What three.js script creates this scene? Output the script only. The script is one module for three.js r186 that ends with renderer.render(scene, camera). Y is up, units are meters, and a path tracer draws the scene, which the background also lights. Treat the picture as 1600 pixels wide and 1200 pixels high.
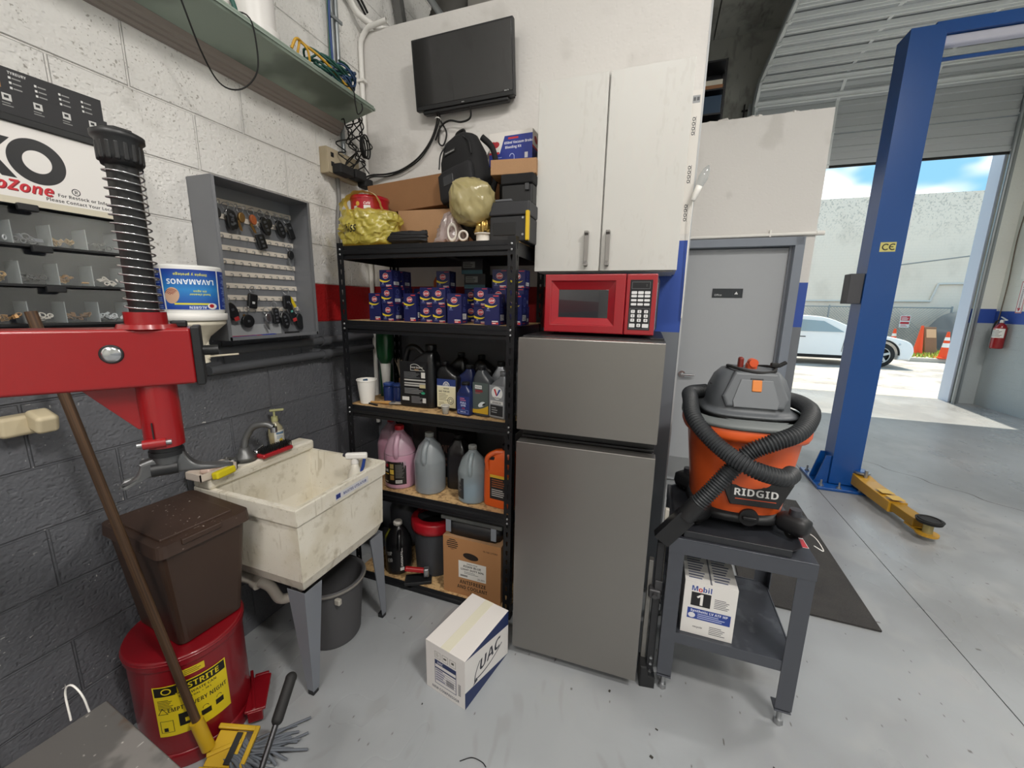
import * as THREE from 'three';
import { RoundedBoxGeometry } from 'three/addons/geometries/RoundedBoxGeometry.js';
import { mergeGeometries } from 'three/addons/utils/BufferGeometryUtils.js';
import { RectAreaLightUniformsLib } from 'three/addons/lights/RectAreaLightUniformsLib.js';
import { ConvexGeometry } from 'three/addons/geometries/ConvexGeometry.js';

// ---------- camera, sky, sun, lamps, exposure ----------
const scene = new THREE.Scene();
const D2R = Math.PI / 180;
const camera = new THREE.PerspectiveCamera(2 * Math.atan(600 / 626.785) / D2R, 4 / 3, 0.05, 200);
camera.position.set(0, 1.6, 0);
camera.rotation.set(-11.171 * D2R, 19.599 * D2R, 1.0325 * D2R, 'YXZ');
scene.add(camera);
const renderer = new THREE.WebGLRenderer({ antialias: true });
renderer.toneMapping = THREE.LinearToneMapping;
renderer.toneMappingExposure = 0.95;
renderer.shadowMap.enabled = true;
RectAreaLightUniformsLib.init();

let seed = 12345;
const rnd = () => { seed = (seed * 1664525 + 1013904223) >>> 0; return seed / 4294967296; };
const rr = (a, b) => a + (b - a) * rnd();
// tileable value noise
function noiseGrid(n, s) { const g = new Float32Array(n * n); let q = s; for (let i = 0; i < n * n; i++) { q = (q * 1664525 + 1013904223) >>> 0; g[i] = q / 4294967296; } return g; }
const grids = {};
function vnoise(u, v, n, s = 7) {
  const key = n * 1000 + s, g = grids[key] ??= noiseGrid(n, key * 77 + 5);
  const x = u * n, y = v * n, x0 = Math.floor(x), y0 = Math.floor(y), fx = x - x0, fy = y - y0;
  const sx = fx * fx * (3 - 2 * fx), sy = fy * fy * (3 - 2 * fy), m = (a) => ((a % n) + n) % n;
  const a = g[m(y0) * n + m(x0)], b = g[m(y0) * n + m(x0 + 1)], c = g[m(y0 + 1) * n + m(x0)], d = g[m(y0 + 1) * n + m(x0 + 1)];
  return a + (b - a) * sx + (c - a) * sy + (a - b - c + d) * sx * sy;
}
const fbm = (u, v, n, o = 4, s = 7) => { let r = 0, a = 0.5, t = 0; for (let i = 0; i < o; i++) { r += a * vnoise(u, v, n, s + i); t += a; a *= 0.5; n *= 2; } return r / t; };

{ // sky: even blue with soft white clouds, the same all round
  const W = 1024, H = 512, d = new Float32Array(W * H * 4);
  for (let j = 0; j < H; j++) for (let i = 0; i < W; i++) {
    const el = Math.max(0, (j + 0.5) / H - 0.5) * 2, u = i / W, v = j / H;
    let c = fbm(u, v * 1.6, 48, 4, 42); c = Math.min(1, Math.max(0, (c - 0.5) * 6));
    const b = [0.22 + 0.05 * (1 - el), 0.54 + 0.04 * (1 - el), 0.80], k = (j * W + i) * 4;
    for (let q = 0; q < 3; q++) d[k + q] = b[q] + (1.15 - b[q]) * c;
    d[k + 3] = 1;
  }
  const t = new THREE.DataTexture(d, W, H, THREE.RGBAFormat, THREE.FloatType);
  t.mapping = THREE.EquirectangularReflectionMapping; t.magFilter = THREE.LinearFilter; t.needsUpdate = true;
  scene.background = t; scene.backgroundIntensity = 1.35;
}
const sun = new THREE.DirectionalLight(0xfff4e0, 7.0);
sun.position.set(0.17 * 6 + 4, 4.15 * 6, -1.85 * 6 - 9); sun.target.position.set(4, 0, -9);
sun.castShadow = true; sun.shadow.mapSize.set(2048, 2048);
Object.assign(sun.shadow.camera, { left: -16, right: 16, top: 20, bottom: -20, near: 1, far: 90 });
scene.add(sun, sun.target);
const LAMPS = [ // x, y, z, turn, radiance of the ceiling light panels (1.25 m x 0.34 m, facing down)
  [2.1, 4.6, 0.35, 0.0, 120], [-0.35, 4.6, 1.7, 0.0, 70], [2.1, 4.6, 3.6, 0.0, 80], [4.2, 4.9, -4.2, 0.0, 100],
];

// ---------- helpers ----------
const taken = {};
const numbered = (n) => { const k = taken[n] = (taken[n] ?? -1) + 1; return k ? n + '_' + String(k).padStart(3, '0') : n; };
const V3 = (a) => new THREE.Vector3(a[0], a[1], a[2]);
const bx = (w, h, d) => new THREE.BoxGeometry(w, h, d);
const rb = (w, h, d, r = 0.004, s = 2) => new RoundedBoxGeometry(w, h, d, s, Math.min(r, w / 2.01, h / 2.01, d / 2.01));
const cy = (r1, r2, h, n = 24, open = false) => new THREE.CylinderGeometry(r1, r2, h, n, 1, open);
const lathe = (p, n = 32) => new THREE.LatheGeometry(p.map((q) => new THREE.Vector2(q[0], q[1])), n);
const tube = (p, r, n = 32, m = 8, closed = false, tension = 0.5) => new THREE.TubeGeometry(new THREE.CatmullRomCurve3(p.map(V3), closed, 'catmullrom', tension), n, r, m, closed);
const shp = (p) => { const s = new THREE.Shape(); p.forEach((q, i) => (i ? s.lineTo(q[0], q[1]) : s.moveTo(q[0], q[1]))); s.closePath(); return s; };
const ext = (p, d, b = 0, bs = 2) => { const g = new THREE.ExtrudeGeometry(Array.isArray(p) ? shp(p) : p, { depth: d - 2 * b, bevelEnabled: b > 0, bevelThickness: b, bevelSize: b, bevelOffset: -b, bevelSegments: bs, curveSegments: 10 }); g.translate(0, 0, b); return g; };
const rot = (g, x = 0, y = 0, z = 0) => { if (x) g.rotateX(x); if (y) g.rotateY(y); if (z) g.rotateZ(z); return g; };
const mv = (g, x, y, z) => { g.translate(x, y, z); return g; };
function merge(...gs) {
  return mergeGeometries(gs.flat().map((g) => { g = g.index ? g.toNonIndexed() : g.clone(); for (const k of Object.keys(g.attributes)) if (!['position', 'normal', 'uv'].includes(k)) g.deleteAttribute(k); g.clearGroups(); g.morphAttributes = {}; return g; }));
}
// a straight round or square bar between two points
function bar(a, b, r, m = 10, square = 0) {
  const A = V3(a), Bv = V3(b), d = Bv.clone().sub(A), g = square ? bx(r, d.length(), square) : cy(r, r, d.length(), m);
  const q = new THREE.Quaternion().setFromUnitVectors(new THREE.Vector3(0, 1, 0), d.clone().normalize());
  g.applyQuaternion(q); const c = A.add(Bv).multiplyScalar(0.5); return mv(g, c.x, c.y, c.z);
}
function uvm(g, s = 1) { // box-projected uv in metres / s
  if (g.index) g = g.toNonIndexed();
  const p = g.attributes.position, n = g.attributes.normal, uv = new Float32Array(p.count * 2);
  for (let i = 0; i < p.count; i++) {
    const ax = Math.abs(n.getX(i)), ay = Math.abs(n.getY(i)), az = Math.abs(n.getZ(i)), x = p.getX(i), y = p.getY(i), z = p.getZ(i);
    const [u, v] = ax > ay && ax > az ? [z, y] : ay > az ? [x, z] : [x, y];
    uv[i * 2] = u / s; uv[i * 2 + 1] = v / s;
  }
  g.setAttribute('uv', new THREE.BufferAttribute(uv, 2)); return g;
}
function mesh(name, g, m, parent, pos, r) {
  const o = new THREE.Mesh(g, m); o.name = name; o.castShadow = o.receiveShadow = true;
  if (pos) o.position.set(...pos); if (r) o.rotation.set(...r);
  (parent ?? scene).add(o); return o;
}
const part = (p, name, g, m, pos, r) => mesh(name, g, m, p, pos, r);
function tag(o, label, category, group) { o.userData = { label, category }; if (group) o.userData.group = group; return o; }
function thing(name, label, category, pos = [0, 0, 0], turn = 0, group) {
  const o = new THREE.Group(); o.name = numbered(name); o.position.set(...pos); o.rotation.y = turn; scene.add(o); return tag(o, label, category, group);
}
const one = (name, label, category, g, m, pos, r, group) => tag(mesh(numbered(name), g, m, scene, pos, r), label, category, group);
function struct(name, g, m, pos, r) { const o = mesh(name, g, m, scene, pos, r); o.userData = { kind: 'structure' }; return o; }
function structGroup(name) { const o = new THREE.Group(); o.name = name; o.userData = { kind: 'structure' }; scene.add(o); return o; }

// ---------- materials ----------
const S = (c, r = 0.6, m = 0, x = {}) => new THREE.MeshStandardMaterial({ color: c, roughness: r, metalness: m, ...x });
const P = (c, r = 0.6, x = {}) => new THREE.MeshPhysicalMaterial({ color: c, roughness: r, ...x });
function canvasTex(w, h, draw, rep) {
  const c = document.createElement('canvas'); c.width = w; c.height = h; const g = c.getContext('2d'); draw(g, w, h);
  const t = new THREE.CanvasTexture(c); t.colorSpace = THREE.SRGBColorSpace; t.anisotropy = 8; t.magFilter = THREE.LinearFilter;
  if (rep) t.wrapS = t.wrapT = THREE.RepeatWrapping; return t;
}
// colour and height fields computed pixel by pixel: f(u, v) gives [r, g, b] (0..255) or one height 0..1
function field(w, h, f, height = false) {
  const d = new Uint8Array(w * h * 4);
  for (let j = 0; j < h; j++) for (let i = 0; i < w; i++) {
    const k = (j * w + i) * 4, c = f(i / w, j / h);
    if (height) d[k] = d[k + 1] = d[k + 2] = 255 * Math.min(1, Math.max(0, c)); else for (let q = 0; q < 3; q++) d[k + q] = Math.min(255, Math.max(0, c[q]));
    d[k + 3] = 255;
  }
  const t = new THREE.DataTexture(d, w, h, THREE.RGBAFormat); t.wrapS = t.wrapT = THREE.RepeatWrapping; t.magFilter = THREE.LinearFilter; t.minFilter = THREE.LinearMipmapLinearFilter; t.generateMipmaps = true;
  if (!height) t.colorSpace = THREE.SRGBColorSpace; t.needsUpdate = true; return t;
}
const mixc = (a, b, t) => [a[0] + (b[0] - a[0]) * t, a[1] + (b[1] - a[1]) * t, a[2] + (b[2] - a[2]) * t];
const sstep = (a, b, x) => { const t = Math.min(1, Math.max(0, (x - a) / (b - a))); return t * t * (3 - 2 * t); };
const grainBump = field(512, 512, (u, v) => 0.55 * vnoise(u, v, 128, 1) + 0.3 * vnoise(u, v, 64, 2) + 0.25 * vnoise(u, v, 256, 9) - 0.9 * sstep(0.78, 0.95, vnoise(u, v, 110, 4)), true);
const pits = (u, v) => sstep(0.8, 0.92, vnoise(u, v, 200, 4)) * sstep(0.4, 0.65, vnoise(u, v, 24, 6));
const blockWhite = S(0xffffff, 0.75, 0, { map: field(1024, 1024, (u, v) => { const n = fbm(u, v, 6, 4, 11), p = pits(u, v); return mixc([226 + 8 * n, 224 + 8 * n, 220 + 8 * n], [150, 146, 138], 0.75 * p + 0.35 * sstep(0.62, 0.85, n)); }), bumpMap: grainBump, bumpScale: 0.0026 });
const blockGrey = S(0xffffff, 0.62, 0, { map: field(1024, 1024, (u, v) => { const n = fbm(u, v, 5, 4, 21), w = sstep(0.93, 0.97, vnoise(u, v, 150, 31)) * sstep(0.45, 0.7, vnoise(u, v, 9, 33)); return mixc([88 + 18 * n, 90 + 18 * n, 95 + 18 * n], [205, 203, 198], w); }), bumpMap: grainBump, bumpScale: 0.0026 });
const blockRed = S(0xffffff, 0.55, 0, { map: field(512, 512, (u, v) => { const n = fbm(u, v, 5, 4, 41); return [158 + 18 * n, 20 + 8 * n, 22 + 8 * n]; }), bumpMap: grainBump, bumpScale: 0.0026 });
const blockBlue = S(0x2d4c9c, 0.55, 0, { bumpMap: grainBump, bumpScale: 0.003 });
const blockPale = S(0xa9b0b2, 0.6, 0, { bumpMap: grainBump, bumpScale: 0.0026 });
const blockCream = S(0xe2e4dd, 0.7, 0, { bumpMap: grainBump, bumpScale: 0.0026 });
const mWhitePaint = S(0xdedad4, 0.6), mDrySmudge = field(1024, 1024, (u, v) => { const n = fbm(u, v, 4, 5, 51), k = sstep(0.63, 0.8, fbm(u, v, 9, 3, 55)); return mixc([217, 214, 210], [176, 172, 166], 0.3 * k + 0.2 * sstep(0.55, 0.8, n)); });
const mDry = S(0xffffff, 0.55, 0, { map: mDrySmudge, bumpMap: grainBump, bumpScale: 0.0008 });
const mDryGrey = S(0x6f7379, 0.5), mDryRed = S(0xa01c20, 0.5), mDryBlue = S(0x2f4fa2, 0.5), mDryDark = S(0x4a4c50, 0.55);
const mBlack = S(0x17181a, 0.45), mBlackMatte = S(0x1b1b1c, 0.8), mRubber = S(0x141414, 0.7), mSteelPowder = S(0x18191c, 0.42, 0.2);
const mChrome = S(0xc9cacc, 0.22, 1), mZinc = S(0xa9abad, 0.38, 0.9), mGalv = S(0x9ba0a2, 0.42, 0.75), mAlu = S(0xb9bbbb, 0.35, 0.9);
const mRedGloss = P(0x8c0a10, 0.32, { clearcoat: 0.6, clearcoatRoughness: 0.15 }), mBlue = P(0x074a92, 0.32, { clearcoat: 0.5, clearcoatRoughness: 0.2 });
const mGrey = S(0x7d828a, 0.5), mFrameGrey = S(0x7e8590, 0.45), mDoorGrey = S(0xa5a8ac, 0.5), mTableGrey = S(0x4e5158, 0.42, 0.3), mWhiteP = S(0xe9e7e2, 0.45);
const cardTex = field(512, 512, (u, v) => { const n = fbm(u, v, 4, 4, 61), s = vnoise(u * 1, v, 256, 63); return [158 + 14 * n + 6 * s, 122 + 12 * n + 5 * s, 88 + 10 * n + 4 * s]; });
const mCard = S(0xffffff, 0.85, 0, { map: cardTex }), mCardDark = S(0xc9b299, 0.85, 0, { map: cardTex });
const osbTex = field(1024, 1024, (u, v) => { const n = vnoise(u * 1, v * 1, 48, 71), w = vnoise(u + 0.1 * vnoise(u, v, 12, 75), v, 90, 73), k = fbm(u, v, 6, 4, 77); return mixc([198, 164, 116], [120, 92, 60], 0.5 * sstep(0.55, 0.8, n) + 0.35 * sstep(0.6, 0.85, w) + 0.3 * sstep(0.55, 0.75, k)); });
const mOSB = S(0xffffff, 0.8, 0, { map: osbTex });
// flat printed label on a plane of its own
const prints = {};
function printMat(key, w, h, draw, rough = 0.5, x = {}) { return prints[key] ??= S(0xffffff, rough, 0, { map: canvasTex(w, h, draw), ...x }); }
const plane = (w, h) => new THREE.PlaneGeometry(w, h);
function curved(r, h, a, seg = 20, r2 = r) { const g = new THREE.CylinderGeometry(r2, r, h, seg, 1, true, -a / 2, a); return g; } // faces +z at its middle
function txt(g, s, x, y, px, col, o = {}) { g.save(); g.fillStyle = col; g.font = `${o.w ?? 'bold'} ${px}px ${o.f ?? 'sans-serif'}`; g.textAlign = o.a ?? 'center'; g.textBaseline = 'middle'; g.translate(x, y); if (o.r) g.rotate(o.r); g.scale(o.sx ?? 1, 1); if (o.sk) g.transform(1, 0, o.sk, 1, 0, 0); g.fillText(s, 0, 0); g.restore(); }
const fill = (g, c, x, y, w, h) => { g.fillStyle = c; g.fillRect(x, y, w, h); };
const lines = (g, c, x, y, w, n, step, hh) => { for (let i = 0; i < n; i++) fill(g, c, x, y + i * step, w * (0.7 + 0.3 * ((i * 37) % 10) / 10), hh); };

// ---------- ceiling lamps ----------
const mLampGlow = new THREE.MeshStandardMaterial({ color: 0xffffff, emissive: 0xffffff, emissiveIntensity: 2.5, roughness: 0.5 });
LAMPS.forEach(([x, y, z, t, I], i) => {
  const o = thing('ceiling_light', ['white linear ceiling light nearest above the parked shop vacuum', 'white linear ceiling light above the place the photo is taken from', 'white linear ceiling light farthest behind the viewpoint', 'white linear ceiling light above the blue lift post'][i], 'lamp', [x, y, z], t, 'linear ceiling lights');
  part(o, 'housing', rb(1.3, 0.06, 0.4, 0.01), mWhiteP, [0, 0.035, 0]);
  part(o, 'diffuser', bx(1.25, 0.006, 0.34), mLampGlow, [0, 0, 0]);
  for (const s of [-1, 1]) part(o, 'hanger', bar([s * 0.5, 0.06, 0], [s * 0.5, 6.55 - y, 0], 0.006), mZinc);
  const l = new THREE.RectAreaLight(0xfffaf4, I, 1.25, 0.34); l.position.set(0, -0.01, 0); l.rotation.x = -Math.PI / 2; o.add(l); l.name = 'lamp_light';
});

// ---------- the building ----------
const XL = -1.755, XR = 5.45, ZB = -2.2, ZD = -3.8, ZF = -9.4, HC = 6.55;
{ // floor: two painted concrete slabs with a sawn joint between them
  const W = 2048, fx0 = -2, fw = 7.7, fz0 = -9.7, fd = 15.9;
  const t = field(W, W, (u, v) => {
    const x = fx0 + u * fw, z = fz0 + v * fd, n = fbm(x / 8 + 0.5, z / 8 + 0.5, 8, 5, 81), m = fbm(x / 8, z / 8, 40, 3, 85), s = vnoise(x / 8, z / 8, 400, 87);
    let c = mixc([157, 161, 164], [134, 136, 138], sstep(0.35, 0.75, n));
    c = mixc(c, [164, 165, 165], 0.5 * sstep(0.55, 0.8, m)); c = mixc(c, [98, 95, 90], 0.35 * sstep(0.66, 0.85, m * 0.6 + n * 0.4));
    const streak = vnoise(x / 8 + 0.06 * n, z / 24, 220, 89); c = mixc(c, [118, 116, 112], 0.14 * sstep(0.78, 0.95, streak) * sstep(0.4, 0.7, vnoise(x / 8, z / 8, 14, 91)));
    if (s > 0.975) c = mixc(c, [60, 56, 52], 0.7);
    // crack from the lift post to the right
    const cx = 2.05 + (-5.4 - z) * -0.83 + 0.03 * Math.sin(z * 23); if (z > -5.4 && z < -4.2 && Math.abs(x - cx) < 0.008) c = [92, 90, 88];
    return c;
  });
  const r = field(512, 512, (u, v) => 0.14 + 0.26 * fbm(u, v, 10, 4, 95) + 0.1 * vnoise(u, v, 90, 97), true);
  const mf = S(0xffffff, 1, 0, { map: t, roughnessMap: r, bumpMap: grainBump, bumpScale: 0.0006 });
  const fl = structGroup('floor');
  const slab = (x0, x1, z0, z1) => {
    const g = bx(x1 - x0, 0.15, z1 - z0); mv(g, (x0 + x1) / 2, -0.075, (z0 + z1) / 2); const p = g.attributes.position, uv = g.attributes.uv;
    for (let i = 0; i < p.count; i++) uv.setXY(i, (p.getX(i) - fx0) / fw, (p.getZ(i) - fz0) / fd); part(fl, 'slab', g, mf);
  };
  slab(XL - 0.2, 1.494, ZF - 0.25, 6.1); slab(1.499, XR + 0.2, ZF - 0.25, 6.1);
  part(fl, 'joint_filler', bx(0.006, 0.1, 15.7), S(0x2c2b2a, 0.9), [1.4965, -0.054, -1.75]);
}
// concrete block wall: real blocks where they can be told apart
function blockFace(parent, { axis, at, dir, a0, a1, rows, y0 = 0.068, off, matOf }) {
  for (let k = rows[0]; k < rows[1]; k++) {
    const yb = Math.max(0.002, y0 + 0.2032 * k), yt = y0 + 0.2032 * (k + 1), h = yt - yb - 0.004, sh = off + (k % 2 ? 0.2032 : 0);
    for (let c = Math.floor((a0 - sh) / 0.4064); sh + c * 0.4064 < a1; c++) {
      const s = Math.max(a0, sh + c * 0.4064), e = Math.min(a1, sh + (c + 1) * 0.4064), w = e - s - 0.004; if (w < 0.03) continue;
      const pr = 0.02 + rr(-0.0012, 0.0012), g = axis === 'z' ? rb(0.04, h, w, 0.003, 1) : rb(w, h, 0.04, 0.003, 1), m = (s + e) / 2, q = at + dir * (pr - 0.02);
      mv(g, axis === 'z' ? q : m, (yb + yt) / 2, axis === 'z' ? m : q);
      part(parent, 'block', uvm(g, 1), matOf(k));
    }
  }
}
{
  const w = structGroup('wall_left');
  const back = (y0, y1, m) => part(w, 'mortar_back', uvm(mv(bx(0.2, y1 - y0, 15.6), XL - 0.1 - 0.003, (y0 + y1) / 2, -1.7)), m);
  back(-0.1, 1.4904, blockGrey); back(1.4904, 1.6936, blockRed); back(1.6936, HC, blockWhite);
  blockFace(w, { axis: 'z', at: XL - 0.02, dir: 1, a0: ZB, a1: 0.35, rows: [0, 15], off: -0.794, matOf: (k) => (k < 7 ? blockGrey : k === 7 ? blockRed : blockWhite) });
  blockFace(w, { axis: 'z', at: XL - 0.02, dir: 1, a0: -4.2, a1: ZB, rows: [14, 22], off: -0.794, matOf: () => blockWhite });
}
{ // drywall partition behind the shelving
  const w = structGroup('wall_back'), pan = (x0, x1, y0, y1, m) => part(w, 'paint_band', uvm(mv(bx(x1 - x0, y1 - y0, 0.12), (x0 + x1) / 2, (y0 + y1) / 2, ZB - 0.06), 1.6), m);
  const xs = -0.5;
  pan(XL, 0.11, 0, 1.478, mDryGrey); pan(XL, xs, 1.478, 1.7, mDryRed); pan(xs, 0.11, 1.478, 1.92, mDryBlue); pan(XL, xs, 1.7, 3.12, mDry); pan(xs, 0.11, 1.92, 3.12, mDry);
  part(w, 'corner_bead', bx(0.008, 3.12, 0.124), S(0xb4b6b8, 0.4), [0.111, 1.56, ZB - 0.06]);
  part(w, 'side', bx(0.1, 3.1, ZB - ZD - 0.12), mDry, [0.06, 1.55, (ZB - 0.12 + ZD) / 2]);
  // springs drawn in ink beside the cabinet
  const ink = printMat('ink', 96, 512, (g, W, H) => { fill(g, '#dedad4', 0, 0, W, H); g.strokeStyle = '#3a3a3e'; g.lineWidth = 3; for (const y0 of [90, 260, 400]) { g.beginPath(); for (let i = 0; i <= 60; i++) { const a = i / 60 * 8 * Math.PI; g.lineTo(48 + 14 * Math.cos(a), y0 + i * 1.1 + 9 * Math.sin(a)); } g.stroke(); } fill(g, '#9a9c9e', 20, 18, 60, 26); fill(g, '#55575a', 26, 24, 20, 12); fill(g, '#55575a', 54, 24, 20, 12); }, 0.6);
  part(w, 'ink_marks', plane(0.05, 0.62), ink, [0.082, 2.26, ZB + 0.001]);
}
{ // office front with its door
  const w = structGroup('wall_office'), b = (x0, x1, y0, y1, m) => part(w, 'wall_panel', uvm(mv(bx(x1 - x0, y1 - y0, 0.12), (x0 + x1) / 2, (y0 + y1) / 2, ZD - 0.06), 1.6), m);
  b(0.11, 1.076, 2.15, 3.035, mDry); b(1.0, 1.076, 1.81, 2.15, mDry); b(1.0, 1.076, 1.465, 1.81, mDryBlue); b(1.0, 1.076, 0, 1.465, mDryGrey);
  part(w, 'side_wall', bx(0.12, 3.035, 2.6), mDry, [1.016, 1.517, ZD - 0.12 - 1.3]);
  part(w, 'roof', bx(2.83, 0.1, 2.6), mDryGrey, [-0.34, 2.93, ZD - 1.42]); part(w, 'roof', bx(1.86, 0.1, 1.48), mDryGrey, [-0.825, 2.93, ZD + 0.74]);
  const crumbs = []; for (let i = 0; i < 26; i++) crumbs.push(mv(rot(bx(rr(0.02, 0.07), rr(0.008, 0.02), rr(0.02, 0.1)), 0, rr(0, 3), 0), rr(0.16, 1.06), 3.04, ZD - rr(0.02, 0.1)));
  part(w, 'broken_edge', merge(crumbs), mDry);
  const d = structGroup('door_1');
  part(d, 'head', bx(0.87, 0.062, 0.16), mFrameGrey, [0.565, 2.119, ZD - 0.05]);
  part(d, 'jamb', bx(0.062, 2.15, 0.16), mFrameGrey, [0.978, 1.075, ZD - 0.05]);
  part(d, 'jamb', bx(0.062, 2.15, 0.16), mFrameGrey, [0.14, 1.075, ZD - 0.05]);
  part(d, 'stop', bx(0.02, 2.09, 0.05), mGrey, [0.938, 1.045, ZD - 0.055]);
  part(d, 'leaf', rb(0.76, 2.07, 0.045, 0.003), mDoorGrey, [0.558, 1.045, ZD - 0.075]);
  part(d, 'handle', merge(mv(rot(cy(0.03, 0.03, 0.012, 20), Math.PI / 2), 0, 0, 0.006), mv(rb(0.11, 0.018, 0.018, 0.006), 0.045, 0, 0.045), mv(rot(cy(0.009, 0.009, 0.045, 12), Math.PI / 2), 0, 0, 0.022)), mChrome, [0.24, 1.02, ZD - 0.052]);
  part(d, 'kick_plate', bx(0.7, 0.2, 0.004), mZinc, [0.558, 0.14, ZD - 0.05]);
  one('office_sign', 'black plastic sign reading Office on the grey door', 'sign', rb(0.228, 0.074, 0.005, 0.001), [mBlack, mBlack, mBlack, mBlack, printMat('office', 384, 128, (g, W, H) => { fill(g, '#20262c', 0, 0, W, H); txt(g, 'Office', 76, 92, 36, '#d6d8d8', { w: 'normal' }); g.strokeStyle = '#8a9094'; g.setLineDash([4, 4]); g.strokeRect(258, 12, 92, 92); g.fillStyle = '#d6d8d8'; g.beginPath(); g.moveTo(304, 40); g.lineTo(328, 80); g.lineTo(280, 80); g.fill(); }, 0.4), mBlack], [0.528, 1.727, ZD - 0.049]);
  one('conduit_pipe', 'thin white conduit running along the top of the office door frame', 'pipe', merge(bar([0.12, 2.168, ZD + 0.016], [1.1, 2.172, ZD + 0.016], 0.013), mv(rot(cy(0.017, 0.017, 0.05), 0, 0, Math.PI / 2), 1.1, 2.172, ZD + 0.016), mv(bx(0.012, 0.05, 0.03), 0.77, 2.18, ZD + 0.012)), mWhiteP);
}
{ // front wall of the building with the bay opening, right wall, rear wall, ceiling
  const conc = S(0xffffff, 0.8, 0, { map: field(512, 512, (u, v) => { const n = fbm(u, v, 5, 5, 101), s = fbm(u * 1, v / 4, 30, 3, 103); return mixc([172, 172, 166], [120, 119, 114], 0.6 * sstep(0.5, 0.75, n) + 0.4 * sstep(0.6, 0.8, s)); }) });
  const w = structGroup('wall_front'), b = (n, x0, x1, y0, y1, m = conc, z = ZF - 0.125, d = 0.25) => part(w, n, uvm(mv(bx(x1 - x0, y1 - y0, d), (x0 + x1) / 2, (y0 + y1) / 2, z), 2), m);
  b('pier', XL - 0.2, 1.42, 0, HC); b('lintel', 1.42, 5.12, 5.25, HC);
  const jambM = S(0xc9d2e2, 0.5);
  b('pier', 5.12, XR + 0.2, 0, 1.433, blockPale); b('pier', 5.12, XR + 0.2, 1.433, 1.675, mDryBlue); b('pier', 5.12, XR + 0.2, 1.675, HC, blockCream);
  b('reveal', 5.09, 5.12, 0, 5.25, jambM, ZF - 0.14, 0.28);
  const r = structGroup('wall_right');
  part(r, 'mortar_back', mv(bx(0.2, 1.5, 15.6), XR + 0.1, 0.683, -1.7), blockPale); part(r, 'mortar_back', mv(bx(0.2, 0.242, 15.6), XR + 0.1, 1.554, -1.7), mDryBlue); part(r, 'mortar_back', mv(bx(0.2, 4.9, 15.6), XR + 0.1, 4.125, -1.7), blockCream);
  blockFace(r, { axis: 'z', at: XR + 0.019, dir: -1, a0: ZF, a1: -7.4, rows: [0, 7], y0: 0.0106, off: 0, matOf: () => blockPale });
  blockFace(r, { axis: 'z', at: XR + 0.019, dir: -1, a0: ZF, a1: -7.4, rows: [7, 8], y0: 0.0106, off: 0, matOf: () => blockBlue });
  blockFace(r, { axis: 'z', at: XR + 0.019, dir: -1, a0: ZF, a1: -7.4, rows: [8, 26], y0: 0.0106, off: 0, matOf: () => blockCream });
  const rear = structGroup('wall_rear'); part(rear, 'panel', bx(XR - XL + 0.4, HC, 0.2), blockCream, [(XL + XR) / 2, HC / 2, 6.1]);
  const c = structGroup('ceiling');
  const cw = 1.22; for (let i = 0; i < 6; i++) part(c, 'ceiling_slab', uvm(mv(bx(cw - 0.02, 0.2, 15.9), XL - 0.15 + (i + 0.5) * cw + 0.02, HC + 0.1, -1.75), 2), conc);
  part(c, 'deck', bx(XR - XL + 0.6, 0.1, 16.2), conc, [(XL + XR) / 2, HC + 0.25, -1.75]);
}
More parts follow.
